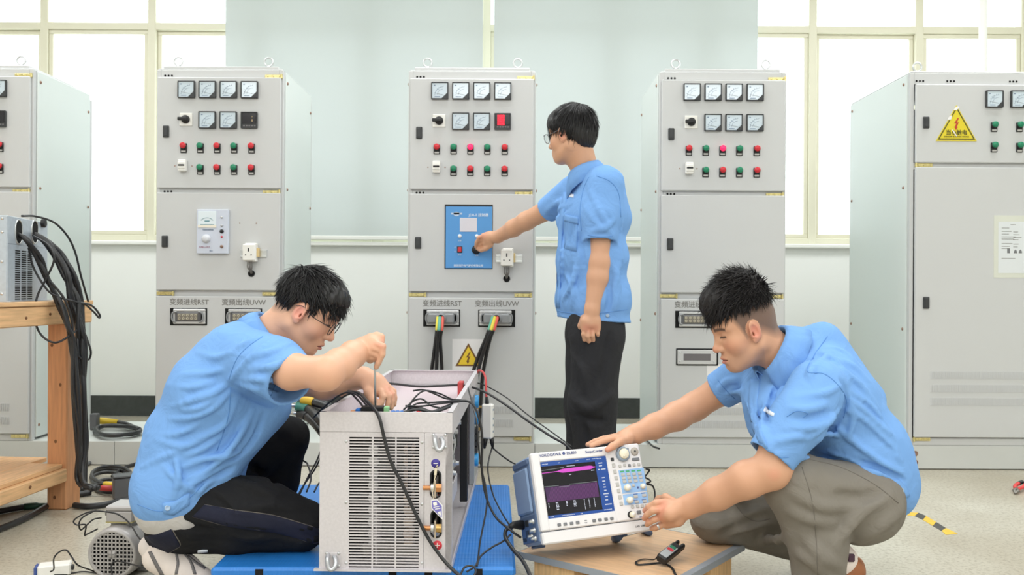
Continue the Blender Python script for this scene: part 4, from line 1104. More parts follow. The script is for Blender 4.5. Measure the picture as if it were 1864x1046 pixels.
# local: +y runs along the right edge, -x along the front-left edge
ex = wm(st).to_3x3().inverted() @ Vector((Lc.x-Nc.x, Lc.y-Nc.y, 0))
def para(a0, a1, b0, b1, z0, z1):
    """a along left edge (0..1), b along right edge (m)"""
    c = [Vector((ex.x*a, ex.y*a+b, 0)) for a, b in ((a0, b0), (a1, b0), (a1, b1), (a0, b1))]
    vs = [(p.x, p.y, z0) for p in c]+[(p.x, p.y, z1) for p in c]
    return MB().add(vs, [(0, 1, 2, 3), (7, 6, 5, 4), (0, 4, 5, 1), (1, 5, 6, 2), (2, 6, 7, 3), (3, 7, 4, 0)])
obj('plywood_top', para(.004, .996, .003, sd_-.003, BZ-.018, BZ), M_PLY, st)
obj('edge_tape', para(.0, 1, .0, .0028, BZ-.0185, BZ+.0006), M_GTAPE, st); obj('edge_tape', para(0, .0038, .0028, sd_, BZ-.0185, BZ+.0006), M_GTAPE, st)
obj('edge_tape', para(.996, 1, .0028, sd_, BZ-.0185, BZ+.0006), M_GTAPE, st); obj('edge_tape', para(.004, .996, sd_-.003, sd_, BZ-.0185, BZ+.0006), M_GTAPE, st)
obj('edge_tape', para(.004, .045, .0028, sd_-.003, BZ, BZ+.0006), M_GTAPE, st)
for a0, a1, b0, b1 in ((.02, .2, .27, .42), (.62, .9, .015, .12), (.05, .22, .03, .12), (.75, .95, .38, .49)):
    obj('timber_block', para(a0, a1, b0, b1, .0, BZ-.018), M_PINE, st)
# --- hand-held clip meter lying on the stand
c0 = onz(1214, 1024, BZ)
cm = thing('clip_meter', 'small black hand meter with green and red keys lying on the plywood', 'meter', (c0.x, c0.y, BZ), rotm(-38, 0, 0))
Rm = rotm(0, 0, 35)
obj('meter_body', MB().box(-.016, .016, -.045, .055, .001, .026, .005), M_BLACK, cm, (0, 0, .0145), rotm(0, 8, 22))
obj('jaw', MB().box(-.014, -.004, .05, .08, .004, .024, .004).box(.004, .016, .05, .078, .004, .024, .004).box(-.014, .016, .045, .056, .002, .026, .004), M_BLACK, cm, (0, 0, .0145), rotm(0, 8, 22))
obj('face_plate', MB().box(-.012, .012, -.04, .03, .026, .0275, .001), mat('plate_grey', rgb(176, 182, 186), .3), cm, (0, 0, .0145), rotm(0, 8, 22))
obj('key', MB().box(-.009, .009, .014, .026, .0275, .0305, .001), M_GREEN, cm, (0, 0, .0145), rotm(0, 8, 22))
obj('key', MB().box(-.009, .009, -.002, .009, .0275, .0305, .001), M_RED, cm, (0, 0, .0145), rotm(0, 8, 22))
obj('strap', MB().tube(spline([onz(1197, 1012, BZ+.02), onz(1190, 1018, BZ+.012), onz(1172, 1017, BZ+.004), onz(1159, 1021, BZ+.004), onz(1161, 1027, BZ+.003), onz(1180, 1026, BZ+.003), onz(1205, 1024, BZ+.003), onz(1222, 1032, BZ+.003), onz(1230, 1046, BZ+.003)], 8), .0032, 6, flat=(.5, 1.2)), M_BLACK, cm, world=True)
# --- red-handled pliers at the right edge
g0 = fl(1848, 900); 
pr = thing('pliers', 'red and black handled pliers on the floor at the right edge', 'tool', g0)
a, b, c = Vector((0, 0, .006)), Vector((.035, .05, .016)), Vector((.10, .12, .022))
obj('jaws', MB().tube([a, a.lerp(b, .5)+Vector((-.006, .004, .002)), b], [.003, .008, .007], 8).tube([a, a.lerp(b, .5)+Vector((.008, -.004, .002)), b], [.003, .008, .007], 8), mat('tool_steel', rgb(140, 136, 130), .4, .8), pr)
for s in (-1, 1):
    obj('handle', MB().tube(spline([b+Vector((s*.004, -s*.004, 0)), b.lerp(c, .5)+Vector((s*.012, -s*.012, 0)), c+Vector((s*.010, -s*.010, 0))], 6), .0085, 8), mat('handle_red', rgb(222, 60, 60), .4), pr)
    obj('handle_grip', MB().tube([c+Vector((s*.010, -s*.010, 0)), c+Vector((.03+s*.006, .035-s*.006, 0))], .010, 8), M_BLACK, pr)
# ---------------------------------------------------------------- bench at the left with its unit and cables
M_BENCH = mat('bench_pine', rgb(222, 178, 130), 0.5, noise=(6, .16, 6, (14, 1.2, 14)))
M_LEGW = mat('bench_leg_wood', rgb(206, 148, 104), 0.5, noise=(7, .14, 6, (14, 14, 1.0)))
M_KNOT = mat('wood_knot', rgb(120, 80, 48), .6)
be = thing('wooden_bench', 'raw pine workbench with lower shelf cut off at the left edge', 'bench', (-1.80, 3.77, 0), (0, 0, math.radians(-4.4)))
obj('bench_top', MB().box(-.75, .006, -1.6, .0, .838, .856, .003), M_BENCH, be)
obj('side_beam', MB().box(-.045, 0, -1.6, -.0, .762, .837, .004), M_BENCH, be)
obj('end_beam', MB().box(-.75, -.046, -.045, -.002, .762, .837, .004), M_BENCH, be)
lf = W(85, 700, 3.6); I_ = wm(be).inverted(); lx0 = (I_ @ W(85, 700, 3.6)).x; lx1 = (I_ @ W(123, 700, 3.6)).x; ly = (I_ @ W(104, 700, 3.6)).y
for y0 in (ly, -1.5):
    obj('leg', MB().box(lx0, lx1, y0, y0+.10, 0, .761, .005), M_LEGW, be)
    obj('leg', MB().box(-.74, -.74+lx1-lx0, y0, y0+.10, 0, .761, .005), M_LEGW, be)
for i in range(5):
    x0 = -.735+i*.143; obj('shelf_board', MB().box(x0, x0+.141, -1.58, ly-.002 if i > 3 else ly+.12, .172, .190, .002), M_BENCH, be)
obj('shelf_beam', MB().box(-.045, -.002, -1.58, ly-.001, .118, .171, .004), M_BENCH, be)
obj('shelf_end_beam', MB().box(-.735, -.12, ly+.02, ly+.06, .118, .171, .003), M_BENCH, be)
rng = random.Random(3)
for px, py, Y in ((94, 628, 3.6), (110, 700, 3.6), (101, 803, 3.6), (99, 905, 3.6)):
    q = I_ @ W(px, py, Y); obj('knot', MB().ball((q.x, ly-.0002, q.z), .006, 10, 6, (1, .12, 1.3)), M_KNOT, be)
for dy, z in ((-.9, .80), (-.45, .795), (-.3, .805), (-.62, .148), (-.42, .15)):
    obj('knot', MB().ball((.0002, dy, z), .006, 10, 6, (.12, 1.4, 1)), M_KNOT, be)
# unit on the bench
M_BOXM = mat('unit_sheet_metal', rgb(186, 196, 206), 0.35, .35, noise=(60, .06))
w0 = W(13.8, 553, 3.265); w1 = W(86, 549, 3.66); ub_d = Vector((w1.x-w0.x, w1.y-w0.y)); BW_ = ub_d.length
ZB = .8565; zt_ = W(13.8, 391.6, 3.265).z-ZB
ub = thing('power_unit', 'grey sheet-metal unit on the bench with black cables leaving two oval holes', 'electrical unit', (w0.x, w0.y, ZB), (0, 0, math.atan2(ub_d.y, ub_d.x)-PI/2))
def U(px, py):      # local (y, z) on the x=0 face
    I = wm(ub).inverted(); a = I @ Vector((0, 0, CAM_H)); d = I.to_3x3() @ ray_dir(px, py); t = -a.x/d.x; p = a+d*t; return p.y, p.z
obj('case', MB().box(-.45, -.0025, 0, BW_, .0, zt_, .003), M_BOXM, ub)
y0, zsm = U(40, 446); y1, zv0 = U(60, 548); yv0, zv1 = U(27, 453)
obj('upper_panel', MB().box(-.002, .0, .002, BW_-.002, zsm+.001, zt_-.002), M_BOXM, ub); obj('lower_panel', MB().box(-.002, .0, .002, BW_-.002, .002, zsm-.001), M_BOXM, ub)
obj('base_lip', MB().box(-.45, .012, 0, BW_+.02, .0, .003), M_BOXM, ub)
mb = MB(); n = 24
for c in range(3):
    a = yv0+(y1-yv0)*(c/3+.02); b = yv0+(y1-yv0)*((c+1)/3-.06)
    for i in range(n):
        z = zv0+(zv1-zv0)*i/n; mb.box(.0, .0008, a, b, z, z+(zv1-zv0)/n*.58)
v = obj('vent_slots', mb, M_HOLE, ub); v['kind'] = 'stuff'
for px in (33.7, 63):
    y, z = U(px, 422)
    pl_ = [(y+.034*math.cos(a), z+.034*math.sin(a)+(.012 if math.sin(a) > 0 else -.012)) for a in [2*PI*i/24 for i in range(24)]]
    h = obj('cable_hole', MB().prism(pl_, .0, .001, 'yz'), M_HOLE, ub); obj('hole_rim', MB().tube([(0.001, p[0], p[1]) for p in pl_], .003, 6, closed=True), M_STEEL, ub)
y, z = U(76.5, 406); obj('round_cap', MB().lathe((0, y, z), (1, 0, 0), [(.018, 0), (.018, .012), (.014, .015), (0, .013)], 18), M_BLACK, ub)
for z in (.03, .15, .26, .31): obj('screw', MB().lathe((-.02, -.0, z), (0, -1, 0), [(.006, 0), (.005, .002), (0, .003)], 10), M_STEEL, ub)
# cables out of the unit
def Z2(zx, zy, Y): return W(zx/3.268, 380+zy/3.268, Y)
rng = random.Random(11)
def bundle(n, pts, r, spread, nm='cable'):
    for i in range(n):
        P_ = []
        for j, (zx, zy, Y) in enumerate(pts):
            f = min(1, j/2.5); o = spread*f
            P_.append(Z2(zx, zy, Y)+Vector((rng.uniform(-o, o), rng.uniform(-o, o)*1.2, rng.uniform(-o, o)*.5)))
        cable(nm, P_, r*rng.uniform(.9, 1.1), M_CABLE, 'thick black cable in the bundle hanging off the bench unit', 'cable', group='thick black cables hanging off the bench unit')
bundle(4, [(105, 150, 3.36), (160, 190, 3.37), (228, 290, 3.42), (288, 420, 3.46), (350, 570, 3.47), (400, 690, 3.49), (425, 800, 3.50), (450, 1046, 3.52), (470, 1330, 3.54), (480, 1590, 3.56), (510, 1660, 3.52)], .0085, .012)
bundle(5, [(200, 150, 3.48), (265, 190, 3.50), (340, 290, 3.52), (400, 410, 3.53), (440, 540, 3.54), (468, 700, 3.55), (486, 850, 3.56), (492, 1100, 3.57), (494, 1400, 3.57), (488, 1620, 3.55), (560, 1665, 3.5)], .0095, .013)
bundle(2, [(210, 150, 3.5), (300, 205, 3.53), (372, 280, 3.56), (440, 400, 3.58), (478, 560, 3.6), (490, 700, 3.6), (496, 1046, 3.6), (500, 1400, 3.6), (500, 1640, 3.58)], .010, .006)
def thin(lab, pts, r=.0042):
    return cable('cable', [Z2(*p) for p in pts], r, M_CABLE, lab, 'cable')
thin('thin black lead arching from the top of the bench unit', [(130, 42, 3.3), (210, 44, 3.4), (320, 80, 3.5), (400, 160, 3.56), (448, 260, 3.6), (482, 400, 3.64), (525, 552, 3.68)])
thin('thin black lead making one big loop in front of the bench beam', [(195, 158, 3.46), (285, 215, 3.42), (322, 300, 3.42), (272, 420, 3.43), (222, 520, 3.42), (206, 640, 3.40), (242, 745, 3.42), (330, 795, 3.44), (430, 742, 3.5), (470, 700, 3.56)])
thin('thin black lead ending in a small loop right of the bench beam', [(170, 230, 3.4), (200, 350, 3.42), (280, 480, 3.44), (352, 525, 3.47), (450, 552, 3.52), (540, 572, 3.64), (590, 625, 3.7), (590, 648, 3.7), (560, 615, 3.69), (500, 560, 3.6)])
thin('thin black lead beside the bench leg hanging down the bundle', [(300, 430, 3.43), (385, 540, 3.46), (430, 680, 3.49), (430, 780, 3.5), (455, 860, 3.52), (480, 890, 3.54)], .005)
thin('thin black lead with grey bight right of the bundle', [(490, 700, 3.62), (520, 780, 3.63), (541, 850, 3.63), (528, 895, 3.63), (500, 880, 3.6)])
# ---------------------------------------------------------------- cables, plugs and motor on the floor at the left
def Z3(zx, zy, z): return onz(zx/2.857, 680+zy/2.857, z)
def fcab(lab, pts, r, m=None, nm='cable', grp=None):
    return cable(nm, [onz(px, py, r+(h if h else .001)) for px, py, h in pts], r, m or M_CABLE, lab, 'cable', group=grp)
fcab('thick black cable on the floor running under the bench to the left edge', [(-60, 985, 0), (0, 962, 0), (45, 943, 0), (92, 917, 0), (130, 902, 0), (165, 896, 0)], .0125)
c = thing('cable', 'black cable with green tip on the floor under the bench', 'cable', onz(40, 920, 0))
obj('sheath', MB().tube(spline([onz(-60, 940, .013), onz(0, 930, .013), (onz(44, 922, .013))], 8), .0125, 8), M_CABLE, c, world=True)
obj('green_tip', MB().tube([onz(44, 922, .013), onz(66, 920, .013), onz(72, 919, .013), onz(85, 918, .013)], [.014, .014, .009, .007], 10), mat('tip_green', rgb(28, 72, 56), .4), c, world=True)
fcab('flat black cable crossing the floor behind the grey motor', [(135, 919, 0), (160, 921, 0), (190, 918, 0), (220, 911, 0), (262, 905, 0)], .0125)
for i, (rx, ry, cx_, cy_) in enumerate(((34, 15, 200, 868), (30, 13, 197, 872), (36, 16, 203, 864), (28, 12, 200, 884))):
    pts = [(cx_+rx*math.cos(a), cy_+ry*math.sin(a), .004+.010*i*(i < 3)) for a in [-.6+2*PI*1.05*j/20 for j in range(21)]]
    fcab('black cable coil on the floor behind the motor', pts, .0085, None, 'cable_coil', 'black cable coils on the floor behind the motor')
fcab('grey hose bight on the floor right of the bench leg', [(150, 846, 0), (166, 841, 0), (178, 831, 0), (172, 823, .01), (155, 822, .02)], .0105, mat('hose_grey', rgb(96, 98, 100), .4))
fcab('black cable rising from the floor towards the seated man', [(205, 866, 0), (222, 853, 0), (240, 846, 0), (262, 842, 0), (300, 838, 0)], .009)
for nm, col, a, b in (('yellow', rgb(226, 190, 50), (190, 880), (212, 884)), ('red', rgb(190, 62, 60), (182, 888), (211, 889))):
    c = thing('cable_plug', '%s cable plug lying on the coils behind the motor' % nm, 'plug', onz(a[0], a[1], .03))
    p, q = onz(a[0], a[1], .035), onz(b[0], b[1], .035)
    obj('sleeve', MB().tube([p, p.lerp(q, .1), q], [.010, .0125, .0125], 12), mat('plug_'+nm, col, .4), c, world=True)
    obj('metal_tip', MB().tube([q, q.lerp(p, -.15)], [.008, .007], 10), M_BRASS2, c, world=True)
    obj('lead', MB().tube(spline([p, p+Vector((-.05, .01, -.012)), p+Vector((-.12, .03, -.024))], 6), .0085, 8), M_CABLE, c, world=True)
q = onz(226, 906, 0)
jb = thing('junction_box', 'dark grey box on the floor behind the motor', 'box', q, (0, 0, .5))
obj('housing', MB().box(-.045, .045, -.03, .05, .002, .09, .006), mat('box_grey', rgb(96, 96, 98), .5), jb); obj('lid', MB().box(-.047, .047, -.032, .052, .091, .100, .004), M_DARK, jb)
# coil and plug on the plinth
c = thing('cable_coil', 'coiled black cable with yellow sleeve lying on the plinth left of second cabinet', 'cable', onz(210, 790, PZ))
zz = PZ+.012; cy0 = onz(212, 785, PZ)
mb = MB(); pts = []
for j in range(66):
    a = 2*PI*j/22; R_ = 40+4*math.sin(j*.9)
    pts.append(onz(212+R_*math.cos(a), 783+R_*.22*math.sin(a), zz+.006*(j/22)))
mb.tube(spline(pts, 3), .0105, 8); obj('coil', mb, M_CABLE, c, world=True)
p, q = onz(178, 765, PZ+.04), onz(214, 768, PZ+.03)
obj('yellow_sleeve', MB().tube([p, p.lerp(q, .15), q], [.017, .019, .015], 12), mat('plug_yellow', rgb(226, 190, 50), .4), c, world=True)
obj('tail', MB().tube(spline([q, onz(234, 772, PZ+.02), onz(252, 782, PZ+.012)], 8), .0115, 8), M_CABLE, c, world=True)
q = onz(170, 783, PZ); obj('plug_body', MB().box(q.x-.022, q.x+.018, q.y, q.y+.04, PZ+.001, PZ+.09, .004), mat('box_grey', rgb(96, 96, 98), .5), c, world=True)
# motor
M_MOT = mat('motor_grey', rgb(158, 156, 154), 0.4, .25, noise=(30, .05)); M_MOTC = mat('motor_cowl', rgb(176, 172, 170), 0.4, .2)
mc = W(203, 1009, 2.74); ax = Vector((.05, 1.0, 0)).normalized()
mo = thing('electric_motor', 'small grey electric motor with perforated fan cowl on the floor', 'motor', (mc.x, mc.y, 0), (0, 0, math.atan2(ax.y, ax.x)-PI/2))
MZ = mc.z; MR = .081
obj('fan_cowl', MB().lathe((0, 0, MZ), (0, 1, 0), [(.066, .004), (.072, -.002), (.078, .004), (MR, .016), (MR, .075), (MR-.004, .078)], 40), M_MOTC, mo)
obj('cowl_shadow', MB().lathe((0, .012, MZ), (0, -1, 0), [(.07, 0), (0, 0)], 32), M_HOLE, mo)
mb = MB(); n = 11; p_ = .0122
for i in range(-5, 6):
    h_ = math.sqrt(max(0, .069**2-(i*p_)**2))
    if h_ > .008:
        mb.box(-h_, h_, .001, .004, MZ+i*p_-.0020, MZ+i*p_+.0020); mb.box(i*p_-.0020, i*p_+.0020, .001, .004, MZ-h_, MZ+h_)
g = obj('cowl_grille', mb, M_MOTC, mo); g['kind'] = 'stuff'
obj('hub_disc', MB().lathe((0, .002, MZ), (0, -1, 0), [(.015, 0), (.015, .001), (0, .001)], 20), M_MOTC, mo)
obj('motor_body', MB().lathe((0, .078, MZ), (0, 1, 0), [(.072, 0), (.076, .004), (.076, .15), (.07, .155), (.03, .165), (0, .165)], 40), M_MOT, mo)
for i in range(18):
    a = 2*PI*i/18
    if .5 < a < 2.6: continue
    T = Matrix.Translation((0, .095, MZ)) @ Matrix.Rotation(-a, 4, 'Y'); mb = MB(); mb.T = T; mb.box(.072, .084, 0, .12, -.0015, .0015); obj('cooling_fin', mb, M_MOT, mo)
obj('box_neck', MB().box(-.034, .034, .055, .125, MZ+.065, MZ+.088, .006), M_MOT, mo)
obj('terminal_box', MB().box(-.042, .042, .045, .135, MZ+.088, MZ+.122, .003), M_MOTC, mo); obj('box_gasket', MB().box(-.0425, .0425, .0445, .1355, MZ+.086, MZ+.090), mat('gasket', rgb(176, 164, 110), .6), mo)
obj('box_lid', MB().box(-.044, .044, .043, .137, MZ+.123, MZ+.140, .005), M_MOTC, mo)
mb = MB(); mb.T = Matrix.Translation((0, 0, MZ)) @ Matrix.Rotation(math.radians(-50), 4, 'Y')
mb.box(.0755, .0775, .10, .17, -.025, .025, .0005); obj('name_plate', mb, M_STEEL, mo)
for s in (-1, 1): obj('foot', MB().box(s*.055-.02, s*.055+.02, .09, .19, .001, max(.012, MZ-.06), .003), M_MOT, mo)
obj('cable_gland', MB().cyl((-.044, .09, MZ+.106), (-.062, .09, MZ+.106), .011, n=12), M_DARK, mo)
def mcab(lab, pts, r=.0024):
    return cable('thin_lead', [(W(px, py, Y)) for px, py, Y in pts], r, M_BLACK, lab, 'cable', n=10)
mcab('thin black lead looping left off the motor and over its box', [(178, 962, 2.78), (158, 972, 2.76), (154, 973, 2.76), (156, 955, 2.74), (140, 955, 2.72), (134, 948, 2.72), (146, 938, 2.72), (168, 930, 2.73), (192, 931, 2.745), (215, 936, 2.75), (236, 952, 2.73), (252, 977, 2.68), (268, 992, 2.62)])
mcab('thin black lead crossing twice left of the motor box', [(184, 942, 2.80), (170, 945, 2.76), (158, 955, 2.74), (147, 964, 2.74), (144, 952, 2.73), (152, 940, 2.74), (175, 928, 2.78)])
mcab('thin black lead across the motor cowl to the white shoe', [(204, 1046, 2.68), (203, 1027, 2.69), (214, 1021, 2.69), (238, 1026, 2.67), (262, 1033, 2.62), (290, 1040, 2.58)])
cable('thin_lead', [onz(92, 1040, .03), onz(98, 1035, .03), W(98, 1016, 2.66), W(108, 1004, 2.66), W(121, 1001, 2.66), W(131, 1014, 2.66), W(142, 1028, 2.66), onz(165, 1037, .02), onz(190, 1046, .004), onz(215, 1060, .004)], .0024, M_BLACK, 'thin black lead arching up from the white adapter', 'cable', n=10)
cable('thin_lead', [onz(86, 1042, .012), onz(110, 1046, .004), onz(150, 1040, .004), onz(185, 1044, .004), onz(230, 1052, .004)], .0024, M_BLACK, 'thin black lead lying flat beside the white adapter', 'cable', n=10)
q = onz(98, 1046, 0)
ad = thing('adapter', 'small white adapter with blue end on the floor, bottom left', 'adapter', q, (0, 0, .35))
obj('housing', MB().box(-.045, .05, -.02, .03, .001, .036, .004), M_WHITE, ad); obj('blue_end', MB().box(-.055, -.0455, -.018, .028, .003, .034, .003), mat('end_blue', rgb(60, 84, 150), .4), ad)
obj('jack', MB().box(.05, .058, -.005, .012, .012, .026, .002), M_DARK, ad)
# ---------------------------------------------------------------- cables round the power unit
def pc(lab, pts, r=.0032, nm='cable', m=None): return cable(nm, [W(*p) for p in pts], r, m or M_CABLE, lab, 'cable', n=10)
pc('flat black lead draped down over the louvred front of the power unit', [(634, 712, 2.62), (655, 716, 2.56), (668, 730, 2.48), (684, 748, 2.425), (692, 765, 2.405), (699, 795, 2.405), (711, 838, 2.405), (734, 885, 2.405), (759, 940, 2.405), (783, 985, 2.405), (812, 1024, 2.395), (842, 1052, 2.36)], .0048)
pc('black lead crossing the open top and trailing right to the oscilloscope', [(620, 712, 2.7), (650, 700, 2.9), (700, 697, 3.1), (760, 703, 3.2), (800, 702, 3.25), (842, 701, 3.28), (880, 712, 3.2), (920, 736, 3.1), (960, 765, 3.0), (1000, 792, 2.95), (1034, 813, 2.9), (1060, 850, 2.85)], .0042)
pc('thin black lead from rear corner of power unit down right', [(856, 695, 3.62), (880, 700, 3.6), (920, 722, 3.5), (960, 754, 3.4), (1000, 783, 3.3), (1040, 812, 3.1)], .0026)
pc('black lead from bundle falling along right side of the power unit', [(790, 748, 2.60), (815, 738, 2.62), (842, 729, 2.64), (862, 737, 2.63), (873, 765, 2.62), (878, 800, 2.62), (877, 850, 2.62), (884, 900, 2.62), (902, 940, 2.6), (930, 965, 2.56), (948, 978, 2.57)], .0036)
pc('thin black lead falling beside the thicker one to the blue pallet', [(852, 706, 2.9), (866, 760, 2.72), (870, 800, 2.7), (876, 850, 2.68), (884, 885, 2.66), (886, 920, 2.62), (874, 985, 2.52), (868, 1025, 2.46), (850, 1040, 2.42)], .0026)
pc('thin black lead snaking over pallet to oscilloscope', [(868, 1030, 2.455), (875, 1012, 2.48), (895, 996, 2.52), (915, 985, 2.55), (930, 972, 2.57)], .0028)
pc('small black lead loop on the front of the pallet', [(838, 1046, 2.40), (846, 1032, 2.42), (860, 1030, 2.43), (866, 1040, 2.42), (856, 1060, 2.38)], .003)
for i, pts in enumerate([[(742, 746, 2.50), (752, 727, 2.52), (772, 711, 2.56), (800, 716, 2.6), (822, 726, 2.63), (838, 728, 2.64)],
                         [(745, 744, 2.5), (760, 734, 2.52), (790, 732, 2.56), (815, 730, 2.6), (836, 729, 2.64)],
                         [(738, 738, 2.5), (765, 739, 2.5), (795, 735, 2.55), (820, 732, 2.62), (838, 729, 2.64)],
                         [(752, 711, 2.6), (770, 709, 2.6), (790, 716, 2.62), (812, 725, 2.64), (840, 728, 2.66)],
                         [(735, 745, 2.48), (752, 730, 2.52), (768, 726, 2.54), (785, 738, 2.53), (800, 742, 2.52)],
                         [(735, 750, 2.455), (760, 745, 2.46), (785, 750, 2.46), (800, 747, 2.50), (825, 737, 2.6)],
                         [(800, 745, 2.52), (785, 749, 2.5), (760, 741, 2.5), (742, 744, 2.5)]]):
    cable('signal_wire', [W(*p) for p in pts], .0026 if i < 5 else .0042, M_CABLE, 'black signal wire among the tangle in the open power unit', 'cable', group='black signal wires inside the open power unit', n=10)
for i, pts in enumerate([[(570, 760, 2.7), (596, 735, 2.65), (620, 718, 2.62), (636, 714, 2.6), (652, 720, 2.56), (668, 738, 2.5)],
                         [(600, 740, 2.62), (625, 722, 2.62), (642, 715, 2.62), (660, 717, 2.6), (672, 722, 2.58)],
                         [(632, 712, 2.66), (648, 702, 2.75), (665, 695, 2.85), (690, 700, 2.95)],
                         [(640, 716, 2.6), (655, 732, 2.54), (663, 742, 2.5), (668, 735, 2.5)]]):
    cable('signal_wire', [W(*p) for p in pts], .003, M_CABLE, 'black signal wire over the left rail of the power unit', 'cable', group='black signal wires over the left rail of the power unit', n=10)
for i, pts in enumerate([[(540, 905, 2.75), (556, 878, 2.8), (575, 850, 2.85), (590, 815, 2.9)], [(545, 900, 2.75), (562, 865, 2.8), (578, 835, 2.85), (590, 800, 2.9)],
                         [(558, 895, 2.7), (566, 870, 2.75), (560, 845, 2.8), (552, 838, 2.85)], [(572, 895, 2.72), (580, 880, 2.76), (595, 865, 2.8)]]):
    cable('thin_lead', [W(*p) for p in pts], .0028, M_CABLE, 'thin black lead between the raised knee and the power unit', 'cable', group='thin leads between the raised knee and the power unit', n=10)
# inline probe box with red lead
b = W(888, 766, 3.45)
pb = thing('probe_box', 'white inline probe box hanging behind the power unit by a red lead', 'probe', b, (0, 0, -.25))
obj('box_shell', MB().box(-.022, .022, -.016, .016, -.068, .068, .006), M_WHITE, pb)
for z in (-.04, -.015, .01, .045): obj('led', MB().box(.0215, .0228, -.004, .004, z-.004, z+.004), M_PRINT, pb)
obj('red_lead', MB().tube(spline([W(886, 736, 3.45), W(885, 715, 3.46), W(884, 690, 3.5), W(880, 678, 3.55), W(872, 674, 3.6), W(868, 680, 3.62)], 8), .0045, 8), mat('lead_red', rgb(190, 60, 60), .4), pb, world=True)
obj('top_boot', MB().tube([W(887, 741, 3.45), W(886, 722, 3.45)], [.009, .006], 10), M_BLACK, pb, world=True)
for x0, x1 in ((884, 882), (895, 897)):
    obj('bottom_boot', MB().tube([W(x0, 796, 3.45), W((x0+x1)/2, 806, 3.45), W(x1, 816, 3.45)], [.010, .008, .004], 10), M_BLACK, pb, world=True)
obj('lead', MB().tube(spline([W(897, 815, 3.45), W(915, 830, 3.4), W(935, 843, 3.3), (W(955, 850, 3.1))], 8), .003, 6), M_CABLE, pb, world=True)
obj('lead', MB().tube(spline([W(896, 812, 3.45), W(888, 850, 3.35), W(896, 895, 3.2), W(912, 930, 2.95), W(932, 962, 2.7)], 8), .003, 6), M_CABLE, pb, world=True)
# mains plug and cord of the oscilloscope
pg = thing('mains_plug', 'black mains plug in the side of the oscilloscope with thick cord', 'plug', W(944, 955, 2.62))
obj('plug_body', MB().tube([W(958, 955, 2.65), W(945, 955, 2.63), W(934, 955, 2.61), W(926, 960, 2.6)], [.014, .014, .010, .0065], 10), M_BLACK, pg, world=True)
obj('cord', MB().tube(spline([W(927, 959, 2.6), W(920, 967, 2.58), W(921, 980, 2.55), W(934, 1000, 2.5), W(950, 1018, 2.46), W(962, 1040, 2.42), W(972, 1070, 2.38)], 8), .0058, 8), M_CABLE, pg, world=True)
cable('probe_lead', [W(1176, 853, 2.75), W(1182, 855, 2.76), W(1178, 862, 2.76), W(1174, 868, 2.75), W(1181, 872, 2.75), W(1184, 876, 2.74), W(1177, 880, 2.73), W(1188, 884, 2.74), W(1192, 898, 2.74), W(1190, 915, 2.72), W(1186, 930, 2.7)], .0028, M_CABLE, 'thin black lead curling out behind right edge of the oscilloscope', 'cable', n=8)
cable('floor_lead', [onz(1168, 792, PZ+.02), onz(1178, 802, PZ+.01), onz(1189, 812, PZ+.003), onz(1200, 816, PZ+.003)], .005, M_CABLE, 'short black lead on the plinth left of the cabinet behind grey-trousered man', 'cable')
# heavy sleeved cables left of the power unit
for nm, col, pts in (('yellow', rgb(232, 188, 52), [(545, 727, 3.1), (552, 728, 3.1), (573, 732, 3.08), (600, 742, 3.02), (630, 760, 2.96)]),
                     ('green', rgb(72, 140, 124), [(536, 738, 3.1), (543, 739, 3.1), (561, 744, 3.08), (578, 758, 3.0), (600, 785, 2.92)]),
                     ('black', rgb(40, 40, 42), [(540, 752, 3.1), (546, 753, 3.1), (560, 758, 3.06), (576, 772, 3.0), (598, 800, 2.92)])):
    c = thing('power_cable', 'heavy black cable with %s lug end left of the power unit' % nm, 'cable', W(*pts[0]))
    s = spline([W(*p) for p in pts], 8)
    obj('lug', MB().tube([s[0]+(s[0]-s[8]).normalized()*.03, s[0], s[8]], [.007, .009, .010], 8), M_STEEL, c, world=True)
    obj('sleeve', MB().tube(s[6:17], .0175, 10), mat('lug_'+nm, col, .45), c, world=True); obj('sheath', MB().tube(s[16:], .0165, 10), M_CABLE, c, world=True)
